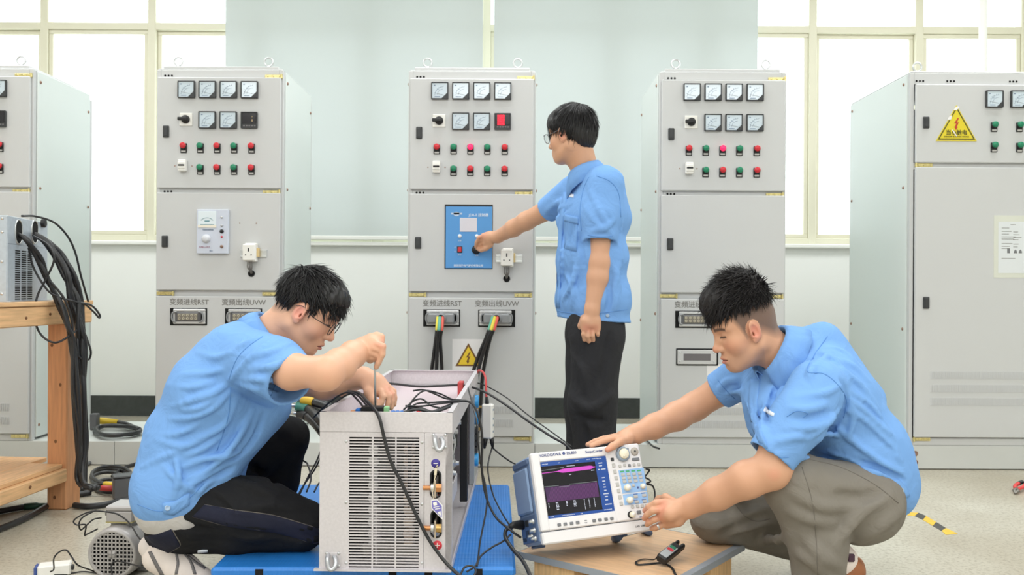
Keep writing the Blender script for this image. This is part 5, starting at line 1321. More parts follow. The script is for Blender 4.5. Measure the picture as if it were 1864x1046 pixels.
# ---------------------------------------------------------------- smooth solid modelling (signed distance field -> one continuous mesh)
V3 = lambda p: np.array(p, dtype=np.float64)
class Field:
    def __init__(s, lo, hi, h):
        s.lo = V3(lo); s.h = h; s.n = np.ceil((V3(hi)-s.lo)/h).astype(int)+1
        s.ax = [(s.lo[i]+h*np.arange(s.n[i])).astype(np.float32) for i in range(3)]
        s.F = np.full(tuple(s.n), 0.08, np.float32)
    def win(s, mn, mx):
        a = np.clip(np.floor((mn-s.lo)/s.h).astype(int), 0, s.n); b = np.clip(np.ceil((mx-s.lo)/s.h).astype(int)+1, 0, s.n)
        if np.any(b <= a): return None
        sl = tuple(slice(a[i], b[i]) for i in range(3))
        return sl, s.ax[0][sl[0]][:, None, None], s.ax[1][sl[1]][None, :, None], s.ax[2][sl[2]][None, None, :]
    def mix(s, sl, d, k, op):
        F = s.F[sl]
        if op == 'u':
            if k > 0:
                hh = np.maximum(k-np.abs(F-d), 0)/k; s.F[sl] = np.minimum(F, d)-hh*hh*k*.25
            else: s.F[sl] = np.minimum(F, d)
        elif op == 's':
            d = -d
            hh = np.maximum(k-np.abs(F-d), 0)/max(k, 1e-6); s.F[sl] = np.maximum(F, d)+hh*hh*k*.25
        elif op == 'i':
            hh = np.maximum(k-np.abs(F-d), 0)/max(k, 1e-6); s.F[sl] = np.maximum(F, d)+hh*hh*k*.25
    def cap(s, a, b, ra, rb=None, k=.02, op='u', flat=None):
        """tapered capsule; flat=(direction, factor) squeezes its section along a direction"""
        rb = ra if rb is None else rb; a = V3(a); b = V3(b); m = max(ra, rb)*(max(1, flat[1]) if flat else 1)+k+4*s.h
        w = s.win(np.minimum(a, b)-m, np.maximum(a, b)+m)
        if w is None: return s
        sl, X, Y, Z = w; ba = b-a; L2 = max(float(ba@ba), 1e-12)
        px, py, pz = X-np.float32(a[0]), Y-np.float32(a[1]), Z-np.float32(a[2])
        t = np.clip((px*np.float32(ba[0])+py*np.float32(ba[1])+pz*np.float32(ba[2]))/np.float32(L2), 0, 1)
        dx, dy, dz = px-t*np.float32(ba[0]), py-t*np.float32(ba[1]), pz-t*np.float32(ba[2])
        r = np.float32(ra)+t*np.float32(rb-ra)
        if flat:
            n = V3(flat[0]); n /= np.linalg.norm(n); f = flat[1]
            q = dx*np.float32(n[0])+dy*np.float32(n[1])+dz*np.float32(n[2]); g = np.float32(1/f-1)
            dx, dy, dz = dx+q*g*np.float32(n[0]), dy+q*g*np.float32(n[1]), dz+q*g*np.float32(n[2])
            d = (np.sqrt(dx*dx+dy*dy+dz*dz)-r)*np.float32(min(1, f))
        else: d = np.sqrt(dx*dx+dy*dy+dz*dz)-r
        s.mix(sl, d, k, op); return s
    def chain(s, pts, rs, k=.01, op='u', flat=None):
        for i in range(len(pts)-1): s.cap(pts[i], pts[i+1], rs[i], rs[i+1], k, op, flat)
        return s
    def ell(s, c, r, R=None, k=.02, op='u'):
        c = V3(c); r = V3(r); m = r.max()+k+4*s.h; w = s.win(c-m, c+m)
        if w is None: return s
        sl, X, Y, Z = w; p = (X-np.float32(c[0]), Y-np.float32(c[1]), Z-np.float32(c[2]))
        if R is not None:
            R = np.array(R, dtype=np.float32); p = tuple(R[0, i]*p[0]+R[1, i]*p[1]+R[2, i]*p[2] for i in range(3))
        q = np.sqrt((p[0]/np.float32(r[0]))**2+(p[1]/np.float32(r[1]))**2+(p[2]/np.float32(r[2]))**2)
        g = np.sqrt((p[0]/np.float32(r[0]**2))**2+(p[1]/np.float32(r[1]**2))**2+(p[2]/np.float32(r[2]**2))**2)
        s.mix(sl, q*(q-1)/np.maximum(g, 1e-6), k, op); return s
    def half(s, p, n, k=.004):
        """keep the side the normal points away from"""
        n = V3(n); n = n/np.linalg.norm(n); p = V3(p)
        d = s.ax[0][:, None, None]*np.float32(n[0])+s.ax[1][None, :, None]*np.float32(n[1])+s.ax[2][None, None, :]*np.float32(n[2])-np.float32(n@p)
        s.mix((slice(None),)*3, d, k, 'i'); return s
    def waves(s, amp, seed, n=7, lam=(.05, .13), along=None, squeeze=1.0):
        """gentle unevenness of cloth"""
        rg = np.random.RandomState(seed); A = np.zeros_like(s.F)
        for i in range(n):
            d = rg.normal(size=3)
            if along is not None:
                u = V3(along); u /= np.linalg.norm(u); d -= u*(u@d)*squeeze
            d = d/np.linalg.norm(d)*2*PI/rg.uniform(*lam); ph = rg.uniform(0, 6.28)
            A += np.sin(s.ax[0][:, None, None]*np.float32(d[0])+s.ax[1][None, :, None]*np.float32(d[1])+s.ax[2][None, None, :]*np.float32(d[2])+np.float32(ph))
        s.F += A*np.float32(amp/math.sqrt(n)); return s
    def at(s, p):
        q = (V3(p)-s.lo)/s.h; i = np.floor(q).astype(int)
        if np.any(i < 0) or np.any(i >= s.n-1): return .05
        f = q-i; c = s.F[i[0]:i[0]+2, i[1]:i[1]+2, i[2]:i[2]+2]
        c = c[0]*(1-f[0])+c[1]*f[0]; c = c[0]*(1-f[1])+c[1]*f[1]; return float(c[0]*(1-f[2])+c[1]*f[2])
    def grad(s, p):
        p = V3(p); e = s.h; g = V3([s.at(p+V3(d)*e)-s.at(p-V3(d)*e) for d in ((1, 0, 0), (0, 1, 0), (0, 0, 1))]); return g/(np.linalg.norm(g)+1e-9)
    def hit(s, px, py, last=None):
        """where the sight line of a photo pixel meets the solid"""
        d = V3(ray_dir(px, py)); o = V3((0, 0, CAM_H)); y0, y1 = s.lo[1], s.lo[1]+s.h*s.n[1]
        t = y0/d[1]; t1 = y1/d[1]
        while t < t1:
            v = s.at(o+d*t)
            if v < 0: return o+d*(t-0.3*s.h)
            t += max(.5*s.h, min(v*.7, .02))
        return last
    def folds(s, lines, r=.012, amp=.004, k=.016):
        """cloth folds traced on the surface: amp > 0 ridges, amp < 0 creases"""
        for ln in lines:
            a_, r_ = amp, r
            if isinstance(ln, tuple): ln, a_, r_ = (ln+(r,))[:3]
            a_ = a_*2.1
            H = []
            for p in ln:
                q = s.hit(*p)
                if q is not None: H.append(q)
            if len(H) < 2: continue
            H = [np.array(v) for v in spline([tuple(q) for q in H], 4)] if len(H) > 2 else H
            m = len(H); P_ = []; R_ = []
            for i, q in enumerate(H):
                n = s.grad(q); w = math.sin(PI*(i+.35)/(m-.3)) if m > 1 else 1; w = max(.15, w)
                if a_ > 0: P_.append(q-n*(r_-a_*w)); R_.append(r_)
                else: P_.append(q+n*(r_*.8+a_*w)); R_.append(r_*.8)
            for i in range(m-1): s.cap(P_[i], P_[i+1], R_[i], R_[i+1], k, 'u' if a_ > 0 else 's')
        return s
    def net(s, smooth=1):
        return surface_net(s.F, s.lo, s.h, smooth)
def surface_net(F, lo, h, smooth=1):
    S = F < 0
    c = np.zeros(tuple(np.array(F.shape)-1), np.int8)
    o8 = [(i, j, k) for i in (0, 1) for j in (0, 1) for k in (0, 1)]
    def sh(A, o): return A[o[0]:A.shape[0]-1+o[0], o[1]:A.shape[1]-1+o[1], o[2]:A.shape[2]-1+o[2]]
    for o in o8: c += sh(S, o)
    I, J, K = np.nonzero((c > 0) & (c < 8)); n = len(I)
    idx = np.full(c.shape, -1, np.int32); idx[I, J, K] = np.arange(n)
    val = {o: F[I+o[0], J+o[1], K+o[2]] for o in o8}
    acc = np.zeros((n, 3)); cnt = np.zeros(n)
    for a in o8:
        for ax in range(3):
            if a[ax]: continue
            b = list(a); b[ax] = 1; b = tuple(b); va, vb = val[a], val[b]; x = (va < 0) != (vb < 0)
            t = np.where(x, va/np.where(x, va-vb, 1), 0); p = np.tile(np.array(a, float), (n, 1)); p[:, ax] += t
            acc += p*x[:, None]; cnt += x
    P_ = (acc/cnt[:, None]+np.stack([I, J, K], 1))*h+lo
    Q = []
    for ax in range(3):
        b = [slice(None)]*3; a = [slice(None)]*3; a[ax] = slice(0, -1); b[ax] = slice(1, None)
        d = S[tuple(a)] != S[tuple(b)]
        i, j, k = np.nonzero(d); ins = S[tuple(a)][i, j, k]
        u, w = [(1, 2), (2, 0), (0, 1)][ax]; g = [i, j, k]
        ok = (g[u] > 0) & (g[w] > 0) & (g[u] < F.shape[u]-1) & (g[w] < F.shape[w]-1)
        g = [q[ok] for q in g]; ins = ins[ok]
        def cell(du, dw):
            q = [x.copy() for x in g]; q[u] = q[u]+du; q[w] = q[w]+dw; return idx[q[0], q[1], q[2]]
        q = np.stack([cell(-1, -1), cell(0, -1), cell(0, 0), cell(-1, 0)], 1)
        q[~ins] = q[~ins][:, ::-1]; Q.append(q)
    Q = np.concatenate(Q); Q = Q[(Q >= 0).all(1)]
    for _ in range(smooth):
        e = np.concatenate([Q[:, [0, 1]], Q[:, [1, 2]], Q[:, [2, 3]], Q[:, [3, 0]]])
        A = np.zeros_like(P_); m = np.zeros(n)
        for x in (0, 1, 2): A[:, x] = np.bincount(e[:, 0], P_[e[:, 1], x], n)+np.bincount(e[:, 1], P_[e[:, 0], x], n)
        m = np.bincount(e[:, 0], minlength=n)+np.bincount(e[:, 1], minlength=n)
        P_ = P_*.5+.5*A/np.maximum(m, 1)[:, None]
    return P_, Q
def np_mesh(name, parts, mats, cols=None, attr='tint'):
    """parts: list of (verts, quads); one mesh datablock"""
    Vs = np.concatenate([p[0] for p in parts]); off = np.cumsum([0]+[len(p[0]) for p in parts[:-1]])
    Q = np.concatenate([p[1]+o for p, o in zip(parts, off)]).astype(np.int32)
    me = bpy.data.meshes.new(name); nq, k_ = Q.shape
    me.vertices.add(len(Vs)); me.vertices.foreach_set('co', Vs.astype(np.float32).ravel())
    me.loops.add(nq*k_); me.loops.foreach_set('vertex_index', Q.ravel())
    me.polygons.add(nq); me.polygons.foreach_set('loop_start', np.arange(nq, dtype=np.int32)*k_)
    me.polygons.foreach_set('use_smooth', np.ones(nq, bool))
    me.update(calc_edges=True)
    if cols is not None:
        a = me.color_attributes.new(attr, 'FLOAT_COLOR', 'POINT'); c = np.concatenate(cols); c = np.concatenate([c, np.ones((len(c), 1))], 1)
        a.data.foreach_set('color', c.astype(np.float32).ravel())
    for m in (mats if isinstance(mats, (list, tuple)) else [mats]): me.materials.append(m)
    return me
def linc(c): return np.array([lin(x) for x in c])
# ---------------------------------------------------------------- heads
def make_head(T, neck_to, neck_r, opts, skin, blush):
    """T: 4x4 head frame (x right, y forward, z up, origin between the ears). Returns (verts world, quads), colours"""
    f = Field((-.115, -.135, -.20), (.115, .155, .155), .002)
    f.ell((0, -.006, .036), (.074, .090, .087), k=.01)
    f.ell((0, .030, .052), (.064, .060, .062), k=.03)
    f.ell((0, .034, -.012), (.061, .058, .074), k=.03)
    f.ell((0, .034, -.066), (.050, .047, .036), k=.03)
    for s_ in (-1, 1):
        f.cap((s_*.052, -.004, -.048), (s_*.020, .064, -.090), .017, .016, k=.03)
        f.ell((s_*.042, .056, -.022), (.024, .026, .026), k=.025)
        f.cap((s_*.050, .070, .034), (s_*.014, .086, .030), .009, .010, k=.02)
    f.ell((0, .074, -.090), (.020, .017, .015), k=.02)
    f.ell((0, .080, -.060), (.026, .017, .024), k=.02)
    # eyes: sockets and lids
    for s_ in (-1, 1):
        f.ell((s_*.032, .097, .012), (.019, .014, .012), k=.014, op='s')
        f.ell((s_*.031, .0735, .012), (.018, .014, .0125), k=.006)
        f.cap((s_*.044, .0755, .008), (s_*.019, .0850, .006), .0016, .0018, k=.003, op='s')
    # nose
    f.cap((0, .084, .022), (0, .104, -.020), .0075, .0105, k=.016); f.ell((0, .106, -.026), (.0125, .0125, .0105), k=.008)
    for s_ in (-1, 1):
        f.ell((s_*.0125, .095, -.030), (.0085, .0105, .0085), k=.006); f.ell((s_*.007, .101, -.0375), (.0042, .006, .004), k=.003, op='s')
    # lips
    f.cap((-.019, .088, -.060), (0, .097, -.056), .0050, .0062, k=.006); f.cap((.019, .088, -.060), (0, .097, -.056), .0050, .0062, k=.006)
    f.cap((-.017, .087, -.069), (0, .095, -.0705), .0052, .0072, k=.006); f.cap((.017, .087, -.069), (0, .095, -.0705), .0052, .0072, k=.006)
    f.cap((-.022, .091, -.0635), (0, .102, -.0628), .0016, .0018, k=.003, op='s'); f.cap((.022, .091, -.0635), (0, .102, -.0628), .0016, .0018, k=.003, op='s')
    f.ell((0, .098, -.080), (.016, .007, .005), k=.008, op='s')
    # ears
    for s_ in (-1, 1):
        Re = np.array((Matrix.Rotation(s_*math.radians(-22), 3, 'Z') @ Matrix.Rotation(math.radians(-12), 3, 'X')).to_3x3())
        f.ell((s_*.078, .002, .004), (.0075, .019, .031), Re, k=.006); f.ell((s_*.075, .008, -.024), (.006, .010, .010), Re, k=.006)
        f.ell((s_*.086, .006, .004), (.0065, .0115, .020), Re, k=.004, op='s'); f.ell((s_*.079, .015, -.006), (.006, .007, .008), Re, k=.004, op='s')
        f.cap((s_*.080, .018, -.002), (s_*.078, .016, -.012), .004, .004, k=.004)
    # neck
    Ti = T.inverted(); nb = Ti @ Vector(neck_to)
    f.cap((0, -.030, -.035), tuple(nb), neck_r*.96, neck_r, k=.03)
    f.cap((0, .012, -.066), tuple(nb+Vector((0, .028, .01))), neck_r*.55, neck_r*.5, k=.03)
    P_, Q = f.net(1)
    x, y, z = P_.T; ax = np.abs(x)
    col = np.tile(linc(skin), (len(P_), 1))
    def paint(w, c, a=1.0):
        w = np.clip(w, 0, 1)[:, None]*a; col[:] = col*(1-w)+linc(c)*w
    def blob(cx_, cy_, cz_, rx, ry, rz, soft=.5): 
        d = np.sqrt(((ax-cx_)/rx)**2+((y-cy_)/ry)**2+((z-cz_)/rz)**2); return np.clip((1-d)/soft, 0, 1)
    paint(blob(.045, .06, -.022, .032, .05, .03, 1), blush, .55); paint(blob(0, .11, -.026, .02, .025, .018, 1), blush, .6)
    paint(blob(.08, .004, .0, .014, .03, .036, .6), opts.get('ear', blush), .75)
    lips = (z > -.0785) & (z < -.0495) & (y > .082) & (ax < .024)
    lw = np.clip(1-np.sqrt((ax/.0235)**2+((z+.0640)/.0125)**2), 0, 1)*3
    paint(np.where(y > .078, lw, 0), opts.get('lips', (188, 104, 96)), .8)
    paint(np.where((y > .08) & (ax < .021), np.clip(1-np.abs(z+.0632)/.0022, 0, 1), 0), (96, 48, 44), .8)
    # eye slit, lashes, brows
    for w, c, a in ((np.where((y > .066) & (ax > .016) & (ax < .047), np.clip(1.4-np.abs(z-.007-.06*(ax-.03))/.0028, 0, 1), 0), (40, 28, 26), .9),
                    (np.where((y > .06) & (ax > .012) & (ax < .056), np.clip(1.5-np.abs(z-.0335-.10*np.minimum(ax-.034, .0)+.25*np.maximum(ax-.042, 0))/.0048, 0, 1), 0), (44, 34, 32), .82)): paint(w, c, a)
    if 'stubble' in opts:
        yl, zl = opts['stubble']
        hz = np.interp(y, yl, zl); w = np.clip((z-hz)/.035, 0, 1)**.8*np.clip((.070-y)/.022, 0, 1)*np.where((np.abs(x) > .03) | (y < .02), 1, 0)*np.where(np.sqrt(((ax-.08)/.016)**2+((y-.004)/.028)**2+((z-.002)/.036)**2) < 1, 0, 1)
        paint(w, (66, 60, 60), .78)
    shadow = opts.get('beard', 0)
    if shadow: paint(np.clip((-.045-z)/.02, 0, 1)*np.where((y > -.01) & (z > -.115), 1, 0)*np.where(lips, 0, 1), (150, 128, 118), shadow)
    M4 = np.array(T); Wd = P_@M4[:3, :3].T+M4[:3, 3]
    return (Wd, Q), col
def head_frame(centre, yaw, pitch, roll=0.0):
    """yaw: heading of the face in the ground plane from +X, degrees; pitch: nose-down, degrees"""
    a = math.radians(yaw); p = math.radians(pitch)
    f = Vector((math.cos(a)*math.cos(p), math.sin(a)*math.cos(p), -math.sin(p))); u = Vector((math.cos(a)*math.sin(p), math.sin(a)*math.sin(p), math.cos(p)))
    r = f.cross(u); M = Matrix((r, f, u)).transposed()
    if roll: M = M @ Matrix.Rotation(math.radians(roll), 3, 'Y')
    return Matrix.Translation(centre) @ M.to_4x4()
def make_hair(name, T, parent, m, cap, line, strands, seed):
    """cap: (centre, radii) of the hair mass; line: hairline z over y; strands: dicts"""
    f = Field((-.125, -.15, -.13), (.125, .17, .21), .0026)
    for c, r in cap: f.ell(c, r, k=.02)
    yl, zl = line
    hz = np.interp(f.ax[1], yl, zl).astype(np.float32)[None, :, None]
    d = (hz-f.ax[2][None, None, :])*np.float32(.8)+np.zeros_like(f.F); f.mix((slice(None),)*3, d, .012, 'i')
    # face opening: nothing in front of the forehead line below the fringe
    rg = np.random.RandomState(seed)
    X, Y, Z = f.ax[0][:, None, None], f.ax[1][None, :, None], f.ax[2][None, None, :]
    ang = np.arctan2(X, Y+.05)
    f.F += (np.sin(ang*34+Z*30+2*np.sin(Z*55))*.0016+np.sin(ang*71-Z*60)*.0009).astype(np.float32)
    P_, Q = f.net(1)
    parts = [(P_, Q)]
    c0, r0 = np.array(cap[0][0]), np.array(cap[0][1])
    vs = []; fs = []; off = 0
    for S in strands:
        n = S['n']; k = 0; segs = 7
        U = rg.normal(size=(n*6, 3)); U /= np.linalg.norm(U, axis=1)[:, None]
        R_ = c0+U*r0*S.get('depth', .97)
        ok = S['where'](R_[:, 0], R_[:, 1], R_[:, 2]) & (R_[:, 2] > np.interp(R_[:, 1], yl, zl)-.002)
        R_ = R_[ok][:n]; m_ = len(R_)
        if not m_: continue
        Nn = (R_-c0)/r0**2; Nn /= np.linalg.norm(Nn, axis=1)[:, None]
        D = S['flow'](R_, Nn, rg); D = D-Nn*(D*Nn).sum(1)[:, None]; D /= np.linalg.norm(D, axis=1)[:, None]+1e-9
        D += rg.normal(size=D.shape)*S.get('mess', .18)
        Ln = rg.uniform(*S['len'], size=m_); lift = rg.uniform(*S['lift'], size=m_); w0 = rg.uniform(*S.get('w', (.0012, .0022)), size=m_)
        p = R_.copy(); d = D+Nn*lift[:, None]; d /= np.linalg.norm(d, axis=1)[:, None]
        g = np.array(S.get('grav', (0, 0, -.25)))
        rings = []
        for i in range(segs+1):
            t = i/segs; w = w0*(1-t**2*.92); s1 = np.cross(d, Nn); s1 /= np.linalg.norm(s1, axis=1)[:, None]+1e-9; s2 = np.cross(s1, d)
            rings.append(np.stack([p+s1*w[:, None], p-s1*w[:, None], p+s2*w[:, None]*.7], 1))
            p = p+d*(Ln/segs)[:, None]; d = d+g/segs; d /= np.linalg.norm(d, axis=1)[:, None]
            e = (p-c0)/(r0*1.01); q = np.linalg.norm(e, axis=1); ins = q < 1
            p[ins] = c0+(e[ins]/q[ins][:, None])*r0*1.012
        G = np.stack(rings, 1)       # m, segs+1, 3, 3
        vs.append(G.reshape(-1, 3)); base = off+np.arange(m_)[:, None, None]*((segs+1)*3)
        i = np.arange(segs)[None, :, None]*3; kk = np.arange(3)[None, None, :]; k2 = (kk+1) % 3
        fs.append(np.stack([base+i+kk, base+i+k2, base+i+3+k2, base+i+3+kk], -1).reshape(-1, 4)); off += m_*(segs+1)*3
    if vs: parts.append((np.concatenate(vs), np.concatenate(fs)))
    M4 = np.array(T); parts = [(p@M4[:3, :3].T+M4[:3, 3], q) for p, q in parts]
    me = np_mesh(name, parts, m)
    return obj(name, me, None, parent, world=True)
def make_glasses(T, parent, m_rim, m_lens, z=.008, y=.106, r=(.024, .020)):
    h = lambda p: T @ Vector(p)
    g = MB()
    for s_ in (-1, 1):
        g.tube([h((s_*.033+r[0]*math.cos(a), y-.10*abs(.5*math.cos(a)+s_*.0)*.02, z+r[1]*math.sin(a))) for a in [2*PI*i/28 for i in range(28)]], .0013, 6, closed=True)
        g.tube(spline([h((s_*.057, y-.002, z+.006)), h((s_*.074, y-.012, z+.008)), h((s_*.0815, y-.06, z+.008)), h((s_*.0835, .006, z+.018)), h((s_*.082, -.014, z+.008))], 6), .0012, 6)
        g.tube([h((s_*.010, y-.001, z-.004)), h((s_*.010, y-.012, z-.010))], .0016, 6)
    g.tube(spline([h((-.010, y, z+.002)), h((0, y+.001, z+.006)), h((.010, y, z+.002))], 5), .0013, 6)
    o = obj('glasses', g, m_rim, parent, world=True)
    for s_ in (-1, 1):
        l = MB(); pts = [(s_*.033+r[0]*.97*math.cos(a), z+r[1]*.97*math.sin(a)) for a in [2*PI*i/28 for i in range(28)]]
        vs = [h((p[0], y-.0004, p[1])) for p in pts]+[h((p[0], y-.0016, p[1])) for p in pts]; n = 28
        l.add(vs, [tuple(range(n)), tuple(range(n, 2*n))[::-1]]+[(i, (i+1) % n, n+(i+1) % n, n+i) for i in range(n)])
        obj('lens', l, m_lens, o, world=True)
    return o
def make_eyes(T, parent):
    for s_ in (-1, 1):
        e = MB(); c = T @ Vector((s_*.0315, .0735, .0065)); e.ball(tuple(c), .0122, 14, 10)
        obj('eyeball', e, mat('eye_white', rgb(226, 218, 210), .2), parent, world=True)
# ---------------------------------------------------------------- cloth patches laid on a surface
def bvh_of(o):
    me = o.data; M_ = wm(o)
    return BVHTree.FromPolygons([M_ @ v.co for v in me.vertices], [tuple(p.vertices) for p in me.polygons])
def patch(name, bvh, a, b, m, parent, nu=14, nv=5, off=.0018, label=None):
    """thin cloth piece between two photo polylines a and b, laid on the surface"""
    def res(pl, n):
        pl = [Vector((p[0], p[1], 0)) for p in pl]; L_ = [0]
        for i in range(1, len(pl)): L_.append(L_[-1]+(pl[i]-pl[i-1]).length)
        out = []
        for k in range(n):
            t = L_[-1]*k/(n-1); i = max(j for j in range(len(L_)) if L_[j] <= t+1e-9); i = min(i, len(pl)-2)
            out.append(pl[i].lerp(pl[i+1], (t-L_[i])/max(L_[i+1]-L_[i], 1e-9)))
        return out
    A, B = res(a, nu), res(b, nu); top = []; bot = []; o = Vector((0, 0, CAM_H)); last = None
    for v in range(nv):
        r1 = []; r2 = []
        for u in range(nu):
            p = A[u].lerp(B[u], v/(nv-1)); d = ray_dir(p.x, p.y); h, n, _, dist = bvh.ray_cast(o, d)
            if h is None:
                if last is None: h, n = o+d*2.6, -d
                else: h, n = o+d*(last.y/d.y), -d
            if n.dot(d) > 0: n = -n
            last = h; r1.append(h+n*off); r2.append(h-n*.003)
        top.append(r1); bot.append(r2)
    mb = MB(); n_ = nu; vs = [p for r in top for p in r]+[p for r in bot for p in r]; N_ = nu*nv; fs = []
    for v in range(nv-1):
        for u in range(nu-1):
            fs.append((v*n_+u, v*n_+u+1, (v+1)*n_+u+1, (v+1)*n_+u)); fs.append((N_+v*n_+u, N_+(v+1)*n_+u, N_+(v+1)*n_+u+1, N_+v*n_+u+1))
    ring = [v*n_ for v in range(nv)]+[(nv-1)*n_+u for u in range(1, nu)]+[v*n_+nu-1 for v in range(nv-2, -1, -1)]+[u for u in range(nu-2, 0, -1)]
    for i in range(len(ring)): fs.append((ring[i], ring[(i+1) % len(ring)], N_+ring[(i+1) % len(ring)], N_+ring[i]))
    mb.add(vs, fs, True)
    return obj(name, mb, m, parent, world=True, label=label)
def seam(name, bvh, pts, r, m, parent, off=.0):
    o = Vector((0, 0, CAM_H)); P_ = []
    for p in spline([(a, b, 0) for a, b in pts], 6):
        d = ray_dir(p.x, p.y); h, n, _, dist = bvh.ray_cast(o, d)
        if h is not None:
            if n.dot(d) > 0: n = -n
            P_.append(h+n*off)
    if len(P_) > 2: return obj(name, MB().tube(P_, r, 5), m, parent, world=True)
def collar(name, base, axis, front, parent, m, r0=.064, stand=.03, fall=.055, open_=26, tip=.03, flare=.030):
    """shirt collar: stand ring, fold line and falling leaves, open in front"""
    n = Vector(axis).normalized(); f = Vector(front); f = (f-n*f.dot(n)).normalized(); s_ = n.cross(f); base = Vector(base)
    rows = []
    N_ = 41
    for j, (rr, hh) in enumerate(((r0+.004, -.012), (r0-.001, stand*.5), (r0, stand), (r0+.005, stand+.004), (r0+.012, stand*.75), (r0+.020, stand*.3), (r0+flare, -.3*fall))):
        row = []
        for i in range(N_):
            a = math.radians(open_)+(2*PI-2*math.radians(open_))*i/(N_-1)
            w = (math.cos(a)+1)/2                 # 1 in front
            w3 = w**3
            rx = rr*(1+.02*math.sin(i*1.7)*(j > 4)); h_ = hh-(w3*.022)
            if j >= 4: h_ -= w3*tip*(j-3)/3; rx += w3*.010*(j-3)/3
            row.append(base+(f*math.cos(a)*1.08+s_*math.sin(a))*rx+n*h_)
        rows.append(row)
    o = obj(name, MB().grid(rows), m, parent, world=True)
    md = o.modifiers.new('thickness', 'SOLIDIFY'); md.thickness = .003; md.offset = 0
    return o
# ---------------------------------------------------------------- people
M_SKIN = mat('skin', rgb(210, 160, 130), 0.46, attr='tint', bump=(420, .05))
def cloth(name, c, amt=.03, bs=900, b=.05, crumple=.35):
    m = mat(name, c, 0.85, spec=.2, noise=(5, amt, 3), bump=(bs, b)); nt = m.node_tree; N = nt.nodes; L = nt.links
    tc = N.new('ShaderNodeTexCoord'); n = N.new('ShaderNodeTexNoise'); n.inputs['Scale'].default_value = 13; n.inputs['Detail'].default_value = 3; n.inputs['Distortion'].default_value = 1.2
    L.new(tc.outputs['Object'], n.inputs['Vector']); bp = N.new('ShaderNodeBump'); bp.inputs['Strength'].default_value = crumple; bp.inputs['Distance'].default_value = .02
    L.new(n.outputs['Fac'], bp.inputs['Height']); b0 = [x for x in N if x.type == 'BUMP' and x != bp][0]; L.new(bp.outputs[0], b0.inputs['Normal']); return m
M_SHIRT = cloth('shirt_blue', rgb(122, 168, 226)); M_SEAM = mat('shirt_seam', rgb(98, 146, 208), .85, spec=.2)
M_BUTTON = mat('shirt_button', rgb(160, 182, 206), .35); M_BADGE = mat('badge_white', rgb(226, 232, 242), .6)
M_UNDER = cloth('undershirt_grey', rgb(198, 194, 190), .05)
M_TROU = {'l': cloth('trousers_black', rgb(32, 32, 34), .1), 's': cloth('trousers_charcoal', rgb(48, 48, 51), .08), 'r': cloth('trousers_taupe', rgb(130, 124, 115), .05)}
M_DENIM = cloth('denim_navy', rgb(40, 42, 58), .2, 500, .1); M_TSEAM = mat('trouser_seam', rgb(112, 106, 98), .85)
M_HAIR = mat('hair_black', rgb(24, 22, 23), 0.36, spec=.45, noise=(40, .25)); M_HAIR2 = mat('hair_soft_black', rgb(34, 31, 31), 0.5, spec=.3, noise=(40, .25))
M_RIM_D = mat('glasses_rim', rgb(40, 40, 44), .25, .5); M_RIM_S = mat('glasses_rim_steel', rgb(120, 120, 124), .25, .8)
def lens_mat():
    m = bpy.data.materials.new('spectacle_lens'); m.use_nodes = True; N = m.node_tree.nodes; L = m.node_tree.links
    N.remove(N['Principled BSDF']); t = N.new('ShaderNodeBsdfTransparent'); g = N.new('ShaderNodeBsdfGlossy'); g.inputs['Roughness'].default_value = .03
    x = N.new('ShaderNodeMixShader'); x.inputs[0].default_value = .08
    L.new(t.outputs[0], x.inputs[1]); L.new(g.outputs[0], x.inputs[2]); L.new(x.outputs[0], N['Material Output'].inputs[0]); return m
M_LENS = lens_mat()
M_SHOE = mat('shoe_offwhite', rgb(226, 214, 206), .6, noise=(25, .05)); M_SHOE_G = mat('shoe_grey', rgb(112, 108, 108), .6); M_SOLE = mat('gum_sole', rgb(150, 92, 54), .6, noise=(20, .1)); M_SOLE_W = mat('sole_white', rgb(220, 210, 204), .5)

def skin_body(name, parent, F, head, skin, T, extra=None):
    """limbs field + finely modelled head joined into one body mesh"""
    P_, Q = F.net(1); c = np.tile(linc(skin), (len(P_), 1))
    if extra: extra(P_, c)
    me = np_mesh(name, [head[0], (P_, Q)], M_SKIN, [head[1], c])
    return obj(name, me, None, parent, world=True)
def fieldobj(name, F, m, parent, smooth=1, cols=None):
    P_, Q = F.net(smooth); return obj(name, np_mesh(name, [(P_, Q)], m), None, parent, world=True)
def fingers(F, chains, r=.0082, k=.0035):
    for ch in chains:
        n = len(ch); rr = ch[-1] if isinstance(ch[-1], float) else r
        pts = [W(*p) for p in ch if not isinstance(p, float)]
        rs = [rr*(1.06-.22*i/(len(pts)-1)) for i in range(len(pts))]
        F.chain(pts, rs, k)
def redden(pts, rad, c, a):
    """slightly pinker knuckles / elbows"""
    pts = [np.array(W(*p)) for p in pts]
    def fn(P_, col):
        for q in pts:
            w = np.clip(1.2-np.linalg.norm(P_-q, axis=1)/rad, 0, 1)[:, None]*a; col[:] = col*(1-w)+linc(c)*w
    return fn
def straight(d): return lambda R_, N_, rg: np.tile(np.array(d, float), (len(R_), 1))
def whorl(c, push=(0, 0, 0), side=0.0):
    def f(R_, N_, rg):
        v = R_-np.array(c); v /= np.linalg.norm(v, axis=1)[:, None]+1e-6; return v+np.array(push)+side*np.cross(N_, v)
    return f

